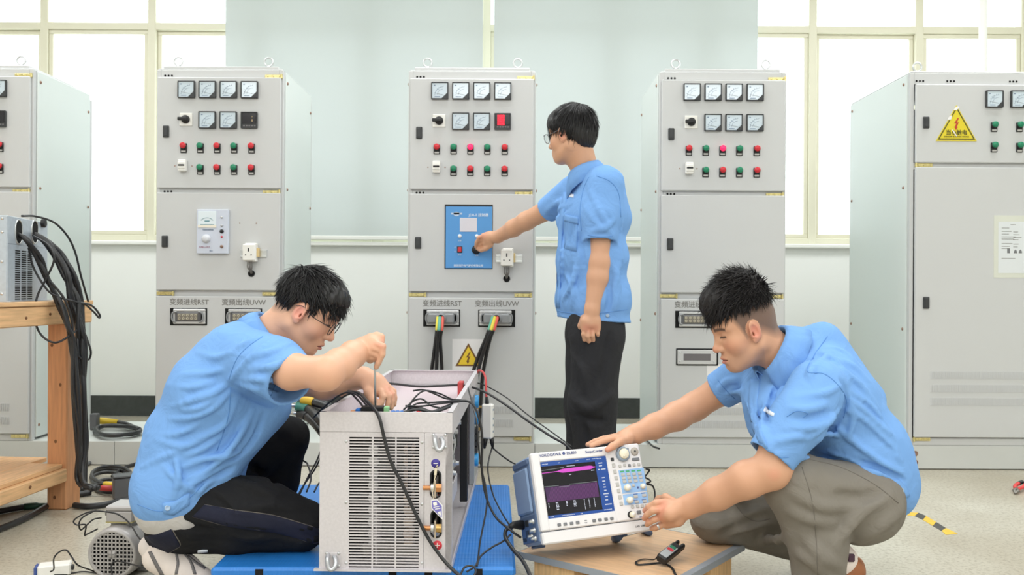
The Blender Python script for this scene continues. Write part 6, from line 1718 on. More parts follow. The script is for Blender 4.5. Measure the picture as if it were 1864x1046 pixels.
# ================= man squatting on the right =================
def build_right():
    r = thing('person', 'man in blue shirt and taupe trousers squatting right, hands on the oscilloscope', 'person', (0.9, 2.62, 0))
    SK = (212, 160, 128)
    T = head_frame(W(1360, 600, 2.64), 184, 19)
    neck = W(1412, 640, 2.645)
    head = make_head(T, neck, .058, dict(ear=(214, 132, 112), stubble=([-.13, -.06, -.03, .005, .03, .042, .055, .065], [-.058, -.048, -.025, -.005, -.020, .012, .04, .05]), beard=.22, lips=(186, 110, 100)), SK, (216, 128, 104))
    F = Field((.195, 2.20, .20), (1.02, 3.02, .93), .0031)
    # torso core under the shirt, shoulders, neck
    F.cap(W(1490, 735, 2.60), W(1455, 710, 2.72), .06, .06, .03); F.cap(W(1490, 735, 2.63), neck, .06, .050, .03); F.cap(W(1494, 714, 2.48), W(1374, 676, 2.80), .030, .030, .02)
    # near (left) arm
    F.chain([W(1487, 714, 2.46), W(1445, 785, 2.41), W(1404, 858, 2.38)], [.045, .052, .045], .02)
    F.cap(W(1420, 800, 2.39), W(1405, 850, 2.38), .050, .046, .02)
    F.chain([W(1404, 858, 2.38), W(1360, 872, 2.40), W(1305, 899, 2.46), W(1256, 921, 2.515)], [.046, .049, .042, .0305], .02, flat=None)
    F.cap(W(1256, 921, 2.515), W(1226, 932, 2.54), .030, .028, .02)
    # hand: palm slab then fingers over the right edge of the instrument
    F.cap(W(1232, 925, 2.52), W(1208, 921, 2.545), .025, .021, .012); F.cap(W(1233, 944, 2.53), W(1213, 950, 2.56), .023, .019, .014); F.cap(W(1220, 934, 2.51), W(1208, 937, 2.535), .023, .020, .012)
    fingers(F, [[(1212, 913, 2.535), (1193, 915, 2.535), (1181, 922, 2.545), (1174, 929, 2.562)], [(1207, 926, 2.525), (1188, 929, 2.525), (1178, 936, 2.535), (1173, 943, 2.55)],
                [(1207, 940, 2.535), (1191, 945, 2.535), (1182, 950, 2.545), (1178, 954, 2.555)], [(1212, 951, 2.55), (1200, 957, 2.55), (1192, 960, 2.556), (1187, 961, 2.565)]], .0098)
    F.chain([W(1230, 915, 2.56), W(1212, 905, 2.60), W(1199, 908, 2.63), W(1191, 916, 2.65)], [.013, .0115, .0098, .009], .008)
    # far (right) arm
    F.chain([W(1368, 668, 2.81), W(1318, 706, 2.85), W(1264, 740, 2.88)], [.052, .049, .044], .02)
    F.chain([W(1264, 740, 2.88), W(1232, 757, 2.855), W(1190, 776, 2.80), W(1156, 790, 2.755)], [.044, .044, .037, .030], .02)
    F.cap(W(1156, 790, 2.755), W(1136, 796, 2.74), .028, .024, .016); F.cap(W(1140, 793, 2.76), W(1118, 799, 2.755), .021, .015, .012); F.cap(W(1142, 798, 2.72), W(1122, 802, 2.715), .019, .014, .012)
    fingers(F, [[(1122, 797, 2.70), (1103, 801, 2.69), (1088, 806, 2.685), (1076, 811, 2.68)], [(1120, 794, 2.72), (1099, 798, 2.715), (1083, 803, 2.71), (1070, 809, 2.705)],
                [(1118, 794, 2.745), (1098, 799, 2.745), (1084, 803, 2.745), (1073, 808, 2.74)], [(1120, 796, 2.77), (1104, 800, 2.775), (1092, 804, 2.775), (1082, 809, 2.77)]], .0094)
    F.chain([W(1143, 798, 2.72), W(1128, 804, 2.675), W(1115, 812, 2.645), W(1106, 818, 2.632)], [.015, .0125, .0105, .0092], .008)
    kn = redden([(1207, 913, 2.52), (1203, 926, 2.51), (1204, 940, 2.52), (1176, 928, 2.555), (1175, 942, 2.545), (1106, 818, 2.625), (1408, 862, 2.34)], .02, (222, 138, 116), .5)
    skin_body('body', r, F, head, SK, T, kn)
    make_eyes(T, r)
    ringm = MB(); a, b = W(1199, 956, 2.55), W(1196, 957.5, 2.55); ringm.cyl(a, b, .0112, n=16); obj('ring', ringm, M_STEEL, r, world=True)
    # hair: long spiky top over faded sides
    line = ([-.14, -.09, -.06, -.02, .02, .05, .075, .10, .14], [.072, .070, .070, .070, .070, .072, .078, .082, .08])
    mk_top = dict(n=1700, where=lambda x, y, z: z > .08, flow=whorl((0, -.07, .12), (0, .5, 0)), len=(.028, .052), lift=(.15, .6), mess=.24, grav=(0, .05, -.25))
    fr = dict(n=1100, where=lambda x, y, z: (y > .040) & (z > .075), flow=straight((0, 1, -.5)), len=(.036, .066), lift=(.06, .42), mess=.24, grav=(0, .0, -.9))
    sd = dict(n=1100, where=lambda x, y, z: (np.abs(x) > .035) & (z < .13) & (z > .078) & (y > -.10), flow=straight((0, .25, -1)), len=(.016, .038), lift=(.03, .25), mess=.26, grav=(0, .05, -.5))
    up = dict(n=130, where=lambda x, y, z: (z > .13) & (y < .06), flow=straight((0, .2, 0)), len=(.018, .036), lift=(.9, 2.0), mess=.5, grav=(0, 0, -.1), w=(.0006, .0011))
    make_hair('hair', T, r, M_HAIR2, [((0, -.002, .086), (.085, .094, .096)), ((0, .046, .104), (.066, .068, .062)), ((0, -.030, .114), (.068, .055, .062))], line, [mk_top, fr, sd, up], 3)
    # shirt
    S = Field((.62, 2.24, .24), (1.36, 3.02, .99), .0042)
    SA = np.array([-.5, .86, .05]); SA /= np.linalg.norm(SA)
    def bar(px, py, Y, w, rad, k=.06, ax=SA):
        c = np.array(W(px, py, Y)); S.cap(c-ax*w, c+ax*w, rad, rad, k)
    SA2 = np.array([-.3, .95, 0])
    bar(1456, 668, 2.645, .10, .070); bar(1476, 722, 2.645, .085, .128); bar(1542, 806, 2.64, .075, .126, ax=SA2); bar(1566, 868, 2.64, .08, .112, ax=SA2)
    S.cap(W(1440, 632, 2.65), W(1470, 660, 2.65), .060, .085, .04)
    S.cap(W(1498, 618, 2.65), W(1572, 726, 2.65), .055, .060, .05)               # rounded back
    S.cap(W(1412, 742, 2.60), W(1422, 800, 2.58), .062, .066, .05)                # front panel hanging
    S.cap(W(1386, 722, 2.70), W(1395, 775, 2.70), .056, .056, .05)
    S.cap(W(1590, 840, 2.62), W(1642, 880, 2.60), .066, .028, .03)               # tail
    S.waves(.0012, 5, lam=(.06, .16))
    sleeve(S, [W(1488, 706, 2.46), W(1452, 765, 2.405), W(1403, 832, 2.385)], [.080, .074, .066], .04, .060, .075)
    sleeve(S, [W(1372, 672, 2.80), W(1308, 712, 2.857)], [.072, .062], .03, .056, .07)
    S.cap(W(1424, 640, 2.645), W(1350, 604, 2.635), .064, .085, .012, 's')           # neck hole
    # hem: cut along the lap
    S.half(W(1560, 893, 2.5), (-.30, 0, -1.0), .006) if False else None
    S.folds([([(1545, 690), (1520, 655), (1490, 640)], .0035), ([(1600, 745), (1565, 700), (1535, 672)], .004), ([(1628, 800), (1590, 745), (1550, 712)], .0045), ([(1640, 838), (1605, 800), (1560, 762)], .005),
             ([(1640, 860), (1600, 838), (1550, 800), (1515, 770)], .005), ([(1625, 868), (1570, 850), (1510, 822)], .005),
             ([(1590, 868), (1540, 842), (1490, 828)], -.004), ([(1560, 800), (1520, 790), (1480, 790)], .004), ([(1530, 742), (1500, 775), (1470, 800)], .004),
             ([(1612, 775), (1575, 735)], -.004), ([(1630, 825), (1585, 785), (1545, 750)], -.004), ([(1648, 876), (1610, 856), (1560, 838)], -.0045), ([(1618, 790), (1578, 752), (1548, 728)], .004), ([(1634, 818), (1596, 782), (1556, 752), (1535, 745)], .004), ([(1560, 660), (1535, 640), (1510, 632)], .0025), ([(1585, 700), (1556, 668), (1530, 655)], .003), ([(1600, 865), (1560, 856), (1500, 840), (1460, 834)], .004), ([(1545, 720), (1552, 760), (1545, 800)], .004)], r=.007, k=.009)
    S.folds([([(1505, 735), (1470, 745), (1440, 742)], .004), ([(1520, 760), (1480, 778), (1430, 780)], .0035), ([(1495, 800), (1455, 795), (1410, 805)], .003), ([(1530, 700), (1500, 715), (1450, 722)], .0035), ([(1510, 750), (1470, 762), (1436, 760)], -.003),
             ([(1360, 700), (1366, 740), (1380, 790)], .004), ([(1392, 735), (1388, 780), (1400, 815)], .004), ([(1420, 690), (1405, 730), (1398, 770)], -.003), ([(1345, 690), (1322, 695), (1306, 712)], .003), ([(1350, 712), (1330, 715)], .003)], r=.008, k=.010)
    S.folds([([(1545, 618), (1510, 640), (1480, 668), (1472, 690)], .0025), ([(1530, 690), (1542, 720), (1528, 760), (1500, 796)], -.0035)], r=.008, k=.01)
    sh = fieldobj('shirt', S, M_SHIRT, r)
    bv = bvh_of(sh)
    seam('stitched_seam', bv, [(1506, 612), (1480, 650), (1470, 676), (1500, 680), (1525, 700), (1541, 728), (1536, 760)], .0016, M_SEAM, sh)
    seam('stitched_seam', bv, [(1384, 822), (1410, 832), (1436, 832)], .0014, M_SEAM, sh); seam('stitched_seam', bv, [(1306, 690), (1320, 708), (1338, 726)], .0014, M_SEAM, sh)
    patch('placket', bv, [(1384, 690), (1378, 730), (1384, 780), (1398, 815)], [(1366, 690), (1362, 730), (1370, 780), (1386, 815)], M_SHIRT, sh, 14, 4, .0025)
    patch('chest_badge', bv, [(1392, 741), (1402, 747), (1410, 752)], [(1390, 748), (1400, 754), (1408, 758)], M_BADGE, sh, 8, 3, .003)
    seam('stitched_seam', bv, [(1432, 758), (1450, 748), (1470, 752), (1462, 760)], .0014, M_SEAM, sh)
    patch('hem_tab', bv, [(1636, 872), (1650, 888), (1656, 902)], [(1612, 876), (1628, 898), (1640, 912)], M_SHIRT, sh, 8, 4, .003)
    h = bv.ray_cast(Vector((0, 0, CAM_H)), ray_dir(1641, 892))[0]
    if h: obj('button', MB().lathe(h, -ray_dir(1641, 892), [(.0075, .003), (.0075, .006), (.005, .006), (.004, .005), (0, .005)], 16), M_BUTTON, sh, world=True)
    collar('collar', W(1412, 644, 2.645), Vector((-.80, -.12, .62)), Vector((-.60, -.30, -.74)), sh, M_SHIRT, r0=.070, stand=.030, fall=.10, open_=20, tip=.034, flare=.042)
    # dark waistband and trousers
    P_ = Field((.52, 2.22, -.02), (1.34, 3.05, .48), .0058)
    P_.cap(W(1562, 905, 2.53), W(1556, 900, 2.76), .115, .112, .05)
    P_.cap(W(1572, 918, 2.50), W(1445, 878, 2.44), .104, .086, .05)
    P_.cap(W(1445, 878, 2.44), W(1488, 985, 2.45), .084, .079, .02); P_.cap(W(1488, 985, 2.45), W(1492, 1062, 2.47), .079, .072, .02)
    P_.cap(W(1570, 895, 2.78), W(1300, 942, 2.76), .10, .072, .05); P_.cap(W(1300, 942, 2.76), W(1470, 992, 2.82), .066, .060, .03); P_.cap(W(1470, 992, 2.82), W(1520, 1010, 2.84), .06, .055, .02)
    P_.cap(W(1605, 915, 2.56), W(1560, 950, 2.52), .05, .04, .05)
    P_.waves(.0013, 8, lam=(.06, .16))
    P_.folds([([(1448, 900), (1490, 920), (1525, 925)], .004), ([(1440, 930), (1480, 945), (1520, 950)], .0035),
              ([(1620, 900), (1570, 930), (1530, 985)], .004), ([(1640, 930), (1600, 960), (1560, 985)], .0035), ([(1520, 900), (1560, 905), (1600, 900)], -.003), ([(1500, 1046), (1480, 1020), (1455, 1010)], .004), ([(1535, 1035), (1500, 1015), (1470, 985)], .004),
              ([(1300, 915), (1340, 905), (1385, 885)], .005), ([(1290, 935), (1340, 925), (1390, 910)], -.004), ([(1270, 955), (1330, 962), (1390, 950)], .004), ([(1310, 972), (1350, 958), (1372, 948), (1400, 940)], -.005), ([(1330, 985), (1390, 985), (1440, 975)], .004), ([(1300, 990), (1360, 1005), (1430, 1010)], -.003)], r=.012, k=.018)
    P_.half((0, 0, .012), (0, 0, -1), .004)
    tr = fieldobj('trousers', P_, M_TROU['r'], r); bt = bvh_of(tr)
    seam('stitched_seam', bt, [(1470, 835), (1530, 850), (1590, 880), (1635, 915)], .0015, M_TSEAM, tr); seam('stitched_seam', bt, [(1460, 850), (1478, 910), (1486, 980), (1488, 1046)], .0014, M_TSEAM, tr)
    seam('stitched_seam', bt, [(1330, 905), (1355, 938), (1378, 948), (1402, 944)], .0016, M_TSEAM, tr)
    B_ = Field((1.0, 2.36, .20), (1.32, 2.95, .46), .006); B_.cap(W(1574, 893, 2.55), W(1568, 888, 2.76), .118, .114, .05); B_.cap(W(1606, 893, 2.58), W(1612, 896, 2.66), .066, .06, .04)
    fieldobj('dark_waistband', B_, cloth('waistband_navy', rgb(30, 34, 58), .1), r)
    # shoes: near foot on its toes, far foot behind
    for nm, a, b, m_, hl in (('shoe', W(1530, 1018, 2.47), W(1455, 1072, 2.47), M_SHOE, .0), ('shoe', W(1535, 1015, 2.86), W(1470, 1058, 2.86), M_SHOE, .0)):
        sf = Field((min(a.x, b.x)-.09, a.y-.08, -.01), (max(a.x, b.x)+.10, a.y+.08, .26), .004)
        sf.cap(a, a.lerp(b, .6), .046, .044, .02); b2 = Vector((b.x-.02, b.y, .045)); sf.cap(a.lerp(b, .5), b2, .046, .040, .02); sf.half((0, 0, .012), (0, 0, -1), .004)
        s_ = fieldobj(nm, sf, m_, r)
        q = Field((a.x-.15, a.y-.08, -.01), (a.x+.12, a.y+.08, .26), .004); off = Vector((.028, 0, -.030))
        q.cap(a+off, a.lerp(b, .55)+off, .041, .041, .01); q.cap(a.lerp(b, .55)+off, Vector((b.x, b.y, .022)), .041, .03, .01); q.half((0, 0, .002), (0, 0, -1), .003)
        fieldobj('sole', q, M_SOLE, s_)
        obj('heel_tab', MB().box(a.x+.002, a.x+.022, a.y-.05, a.y-.04, a.z+.008, a.z+.03, .003), mat('tab_maroon', rgb(70, 42, 60), .6), s_, world=True)
        obj('lace', MB().tube(spline([b2+Vector((.03, -.05, .02)), b2+Vector((-.0, -.055, .045)), b2+Vector((-.02, -.05, .03))], 6), .003, 6), M_BADGE, s_, world=True)
    return r
def sleeve(S, pts, rs, k, hole, rad):
    """a hollow sleeve blended onto the shirt; pts end at the cuff"""
    G = Field(S.lo, S.lo, S.h); G.n = S.n; G.ax = S.ax; G.F = np.full(tuple(S.n), .08, np.float32)
    G.chain(pts, rs, .02); c = np.array(pts[-1]); d = c-np.array(pts[-2]); d /= np.linalg.norm(d)
    G.cap(c-d*.05, c+d*.12, hole*.96, hole*1.04, .004, 's'); lo_cut(G, c, d, rad)
    S.mix((slice(None),)*3, G.F, k, 'u')
def lo_cut(S, c, d, rad):
    """remove everything beyond a cuff plane, only near the cuff"""
    c = np.array(c); w = S.win(c-.16, c+.16)
    if w is None: return
    sl, X, Y, Z = w
    h = (X-np.float32(c[0]))*np.float32(d[0])+(Y-np.float32(c[1]))*np.float32(d[1])+(Z-np.float32(c[2]))*np.float32(d[2])
    q = (X-np.float32(c[0]))**2+(Y-np.float32(c[1]))**2+(Z-np.float32(c[2]))**2-h*h
    inside = (q < (rad*1.35)**2) & (h > -.002) & (h < .14)
    S.F[sl] = np.where(inside, np.maximum(S.F[sl], h+np.float32(.0)), S.F[sl])

# ================= man kneeling on the left =================
def build_left():
    r = thing('person', 'man in glasses, blue shirt and black trousers kneeling left, holding a screwdriver', 'person', (-.95, 2.66, 0))
    SK = (223, 172, 142)
    T = head_frame(W(556, 566, 2.64), -2, 33)
    neck = W(487, 612, 2.65)
    head = make_head(T, neck, .058, dict(ear=(232, 150, 132), lips=(176, 104, 98), stubble=([-.13, -.07, -.04, .0, .02, .2], [-.055, -.05, -.035, .03, .2, .3])), SK, (230, 156, 138))
    F = Field((-.86, 2.16, .44), (-.30, 2.98, .93), .0031)
    F.cap(W(478, 660, 2.62), neck, .085, .054, .03); F.cap(W(476, 656, 2.50), W(486, 652, 2.80), .05, .05, .03)
    # near (right) arm
    F.chain([W(474, 656, 2.50), W(532, 676, 2.39), W(594, 677, 2.32)], [.050, .048, .040], .02)
    F.chain([W(594, 677, 2.32), W(618, 664, 2.38), W(642, 645, 2.46), W(662, 632, 2.515)], [.041, .0425, .036, .029], .02)
    F.cap(W(597, 688, 2.32), W(585, 689, 2.33), .031, .032, .02)
    # fist round the screwdriver
    F.cap(W(662, 632, 2.515), W(676, 627, 2.50), .028, .026, .014); F.cap(W(671, 640, 2.50), W(684, 630, 2.49), .025, .022, .012)
    F.cap(W(676, 617, 2.52), W(688, 615, 2.515), .018, .014, .01)
    fingers(F, [[(686, 626, 2.475), (697, 630, 2.47), (696, 645, 2.472), (689, 660, 2.478), (685, 668, 2.482)],       # forefinger along the shaft
                [(682, 634, 2.475), (692, 637, 2.475), (690, 648, 2.485), (682, 648, 2.495)],
                [(676, 642, 2.480), (685, 645, 2.480), (682, 653, 2.492), (675, 651, 2.50)],
                [(669, 648, 2.487), (677, 650, 2.487), (674, 656, 2.498), (668, 653, 2.505)]], .0092)
    F.chain([W(674, 616, 2.525), W(686, 611, 2.52), W(694, 613, 2.515), W(695, 622, 2.51)], [.0125, .011, .0095, .0085], .006)
    # far (left) arm and hand
    F.chain([W(488, 652, 2.80), W(545, 690, 2.80), W(592, 700, 2.74)], [.054, .05, .044], .02)
    F.chain([W(592, 700, 2.74), W(625, 694, 2.70), W(661, 687, 2.65)], [.044, .041, .031], .02)
    F.cap(W(661, 687, 2.65), W(683, 698, 2.62), .030, .030, .016); F.cap(W(683, 694, 2.635), W(700, 706, 2.62), .026, .020, .014); F.cap(W(678, 704, 2.61), W(694, 713, 2.60), .024, .018, .014)
    fingers(F, [[(694, 713, 2.585), (697, 722, 2.575), (694, 733, 2.57), (690, 742, 2.567)], [(701, 710, 2.60), (708, 721, 2.59), (707, 733, 2.585), (704, 744, 2.58)],
                [(706, 706, 2.62), (714, 717, 2.61), (714, 730, 2.605), (712, 742, 2.60)], [(706, 703, 2.64), (716, 712, 2.635), (718, 724, 2.63), (717, 736, 2.625)]], .0096)
    F.chain([W(669, 698, 2.62), W(672, 714, 2.585), W(679, 729, 2.565), W(684, 741, 2.56)], [.017, .0145, .012, .0098], .008)
    kn = redden([(690, 622, 2.46), (697, 632, 2.45), (695, 622, 2.50), (705, 708, 2.60), (714, 716, 2.60), (596, 692, 2.26)], .02, (232, 158, 136), .5)
    skin_body('body', r, F, head, SK, T, kn)
    make_eyes(T, r)
    make_glasses(T, r, M_RIM_D, M_LENS, z=.004, y=.103)
    line = ([-.14, -.10, -.075, -.05, -.02, .008, .022, .034, .05, .07, .10, .14], [-.055, -.058, -.058, -.040, .018, .034, .022, -.006, .05, .068, .076, .07])
    top = dict(n=1500, where=lambda x, y, z: z > .05, flow=whorl((0, -.065, .10), (0, .35, -.1)), len=(.030, .055), lift=(.03, .22), mess=.16, grav=(0, .05, -.35))
    fr = dict(n=700, where=lambda x, y, z: (y > .04) & (z > .055), flow=straight((0, .8, -.8)), len=(.042, .070), lift=(.02, .30), mess=.2, grav=(0, .0, -.5))
    bk = dict(n=900, where=lambda x, y, z: (y < -.02) & (z < .10), flow=straight((0, -.1, -1)), len=(.022, .040), lift=(.01, .12), mess=.12, grav=(0, 0, -.3))
    sb = dict(n=160, where=lambda x, y, z: (np.abs(x) > .05) & (y > .015) & (y < .05) & (z < .07), flow=straight((0, .1, -1)), len=(.018, .032), lift=(.01, .1), mess=.12, grav=(0, 0, -.3))
    make_hair('hair', T, r, M_HAIR, [((0, -.008, .044), (.083, .100, .094)), ((0, .040, .070), (.066, .064, .058))], line, [top, fr, bk, sb], 5)
    # shirt
    S = Field((-1.24, 2.24, .18), (-.50, 3.02, .92), .0042)
    def bar(px, py, Y, w, rad, k=.06):
        c = np.array(W(px, py, Y)); ax = np.array([0.05, 1, 0]); S.cap(c-ax*w, c+ax*w, rad, rad, k)
    bar(446, 642, 2.655, .095, .088); bar(408, 706, 2.66, .085, .132); bar(368, 796, 2.67, .08, .134); bar(344, 876, 2.655, .086, .131)
    S.cap(W(476, 608, 2.65), W(440, 640, 2.65), .058, .085, .04)
    S.cap(W(400, 830, 2.60), W(492, 740, 2.62), .075, .062, .06); S.cap(W(450, 780, 2.74), W(500, 735, 2.74), .06, .05, .05)
    S.cap(W(420, 655, 2.60), W(322, 790, 2.64), .07, .068, .07)
    S.cap(W(345, 885, 2.56), W(395, 850, 2.56), .06, .05, .04)
    S.waves(.0013, 15, lam=(.06, .16))
    sleeve(S, [W(462, 654, 2.505), W(500, 668, 2.445), W(531, 692, 2.395)], [.086, .083, .078], .04, .071, .085)
    sleeve(S, [W(492, 652, 2.80), W(546, 692, 2.80)], [.075, .062], .03, .056, .07)
    S.cap(W(486, 618, 2.65), W(548, 572, 2.64), .062, .08, .012, 's')
    S.folds([([(500, 612), (470, 640), (440, 668), (415, 695)], .003), ([(416, 697), (440, 715), (470, 728), (495, 738)], -.004), ([(412, 700), (380, 720), (340, 730)], .004), ([(418, 715), (385, 745), (345, 760), (310, 762)], .0045),
             ([(430, 730), (410, 770), (380, 790), (350, 800)], .004), ([(460, 745), (440, 790), (405, 830), (370, 860), (335, 875)], .006), ([(480, 755), (455, 810), (420, 840), (380, 865)], -.005),
             ([(430, 835), (390, 855), (350, 880), (320, 905)], .005), ([(300, 850), (330, 880), (360, 895)], .0045), ([(320, 830), (325, 870), (315, 905)], .004), ([(440, 820), (410, 830), (370, 835), (335, 850)], .005), ([(425, 850), (395, 868), (360, 885)], -.004),
             ([(285, 740), (330, 735), (375, 715)], .003), ([(268, 790), (320, 790), (365, 770)], .003), ([(258, 850), (300, 830), (340, 815)], .0025), ([(360, 640), (390, 650), (425, 640)], .0025), ([(330, 680), (370, 680), (405, 672)], .003), ([(395, 725), (362, 742), (330, 746)], .004), ([(405, 790), (372, 815), (340, 828)], .004), ([(360, 900), (375, 880), (392, 868)], .004), ([(285, 800), (330, 812), (372, 800)], .003), ([(450, 760), (432, 800), (398, 842)], .004), ([(305, 700), (345, 705), (385, 695)], .0028)], r=.007, k=.009)
    S.folds([([(530, 625), (495, 640), (450, 650)], .003), ([(545, 650), (500, 665), (455, 672)], .0032), ([(520, 690), (480, 690), (440, 690)], .003), ([(505, 715), (470, 708), (435, 700)], .0035), ([(480, 610), (455, 622), (430, 632)], .0025), ([(540, 665), (510, 690), (490, 705)], -.0025)], r=.008, k=.01)
    sh = fieldobj('shirt', S, M_SHIRT, r); bv = bvh_of(sh)
    seam('stitched_seam', bv, [(478, 612), (450, 632), (430, 655), (417, 690)], .0016, M_SEAM, sh); seam('stitched_seam', bv, [(558, 648), (520, 672), (502, 700), (490, 728)], .0014, M_SEAM, sh)
    seam('stitched_seam', bv, [(420, 705), (415, 760), (395, 820)], .0014, M_SEAM, sh)
    seam('stitched_seam', bv, [(250, 918), (290, 930), (330, 918), (372, 880)], .0014, M_SEAM, sh)
    patch('hem_tab', bv, [(296, 915), (318, 912), (345, 896)], [(298, 934), (315, 938), (345, 918)], M_SHIRT, sh, 10, 4, .003)
    h = bv.ray_cast(Vector((0, 0, CAM_H)), ray_dir(305, 924))[0]
    if h: obj('button', MB().lathe(h, -ray_dir(305, 924), [(.008, .003), (.008, .006), (.005, .006), (.004, .005), (0, .005)], 16), M_BUTTON, sh, world=True)
    collar('collar', W(486, 616, 2.65), Vector((.74, 0, .68)), Vector((.68, -.02, -.74)), sh, M_SHIRT, r0=.066, stand=.032, fall=.075, open_=24, tip=.03, flare=.026)
    # undershirt rim, trousers
    U_ = Field((-1.22, 2.32, .14), (-.78, 2.98, .42), .0055); c = np.array(W(346, 896, 2.66)); ax = np.array([.05, 1, 0])
    U_.cap(c-ax*.084, c+ax*.084, .125, .125, .02); U_.cap(W(350, 903, 2.57), W(400, 868, 2.57), .056, .048, .04); fieldobj('undershirt_hem', U_, M_UNDER, r)
    P_ = Field((-1.22, 2.28, -.01), (-.46, 3.08, .60), .0058)
    c = np.array(W(348, 915, 2.66)); P_.cap(c-ax*.08, c+ax*.08, .110, .110, .05)
    P_.cap(W(340, 908, 2.57), W(470, 928, 2.58), .098, .088, .05); P_.cap(W(470, 928, 2.58), W(552, 951, 2.61), .088, .070, .03)
    P_.cap(W(550, 968, 2.61), W(430, 972, 2.60), .056, .054, .02); P_.cap(W(430, 972, 2.60), W(296, 978, 2.60), .056, .052, .03)
    P_.cap(W(370, 880, 2.82), W(525, 795, 2.92), .105, .066, .05); P_.cap(W(525, 795, 2.92), W(512, 870, 2.94), .064, .058, .02); P_.cap(W(512, 870, 2.94), W(490, 985, 2.96), .058, .056, .02)
    P_.waves(.0014, 18, lam=(.06, .16))
    P_.folds([([(400, 960), (470, 972), (540, 975), (580, 970)], -.004), ([(300, 945), (380, 965), (460, 978)], -.003), ([(420, 870), (470, 890), (510, 915)], .004), ([(430, 930), (480, 920), (540, 925)], .003), ([(500, 880), (480, 860), (455, 845)], -.004), ([(380, 900), (400, 915), (420, 940)], -.003)], r=.010, k=.014)
    tr = fieldobj('trousers', P_, M_TROU['l'], r); bt = bvh_of(tr)
    patch('denim_stripe', bt, [(372, 918), (430, 928), (500, 938), (582, 962)], [(350, 940), (420, 958), (500, 968), (582, 992)], M_DENIM, tr, 18, 5, .0022)
    seam('stitched_seam', bt, [(372, 918), (430, 928), (500, 938), (582, 962)], .0014, M_TSEAM, tr); seam('stitched_seam', bt, [(350, 940), (420, 958), (500, 968), (582, 992)], .0014, M_TSEAM, tr)
    patch('denim_cuff', bt, [(264, 975), (285, 972), (312, 962)], [(285, 1004), (305, 1006), (328, 992)], M_DENIM, tr, 8, 5, .003)
    seam('stitched_seam', bt, [(312, 960), (320, 975), (328, 992), (310, 1004)], .0016, M_TSEAM, tr)
    patch('shin_label', bt, [(360, 1001), (369, 1000), (378, 1000)], [(360, 1005), (369, 1004), (378, 1003)], M_BADGE, tr, 5, 3, .003)
    # near shoe: toes on the floor, heel up
    a = W(290, 1012, 2.585); b = Vector((W(372, 1040, 2.585).x, 2.585, .045))
    sf = Field((a.x-.12, 2.48, -.01), (b.x+.10, 2.70, .30), .0036)
    sf.cap(a, a.lerp(b, .5), .044, .046, .02); sf.cap(a.lerp(b, .5), b, .046, .040, .02); sf.cap(W(300, 988, 2.585), a, .042, .042, .02); sf.half((0, 0, .014), (0, 0, -1), .004)
    so_ = fieldobj('shoe', sf, M_SHOE, r); bs = bvh_of(so_)
    q = Field((a.x-.14, 2.48, -.01), (b.x+.10, 2.70, .30), .0036); of = Vector((-.026, 0, -.022))
    q.cap(W(274, 994, 2.585)+Vector((0, 0, 0)), a.lerp(b, .45)+of, .034, .034, .01); q.cap(a.lerp(b, .45)+of, Vector((b.x, b.y, .02)), .034, .03, .01); q.half((0, 0, .001), (0, 0, -1), .003)
    fieldobj('sole', q, M_SOLE_W, so_)
    for A_, B_ in (([(270, 1004), (280, 1025), (292, 1046)], [(276, 1002), (286, 1022), (299, 1046)]), ([(318, 1004), (322, 1024), (318, 1045)], [(322, 1003), (327, 1024), (323, 1045)]), ([(330, 1004), (345, 1022), (352, 1045)], [(334, 1003), (350, 1022), (358, 1045)]), ([(340, 1012), (356, 1026), (372, 1036)], [(343, 1010), (359, 1023), (375, 1033)])):
        patch('shoe_stripe', bs, A_, B_, M_SHOE_G, so_, 8, 3, .002)
    return r
man_l = build_left()
sd = thing('screwdriver', 'thin screwdriver held upright in the fist of the kneeling man', 'tool', W(683, 744, 2.51))
t0, t1 = W(682, 648, 2.495), W(683.5, 743, 2.535)
obj('shaft', MB().cyl(t0, t1, .0031, n=10), M_STEEL, sd, world=True)
obj('handle', MB().tube([t0+(t0-t1).normalized()*.022, t0+(t0-t1).normalized()*.018, t0, t0+(t1-t0).normalized()*.004], [.006, .009, .009, .006], 12), mat('driver_handle', rgb(60, 40, 44), .4), sd, world=True)

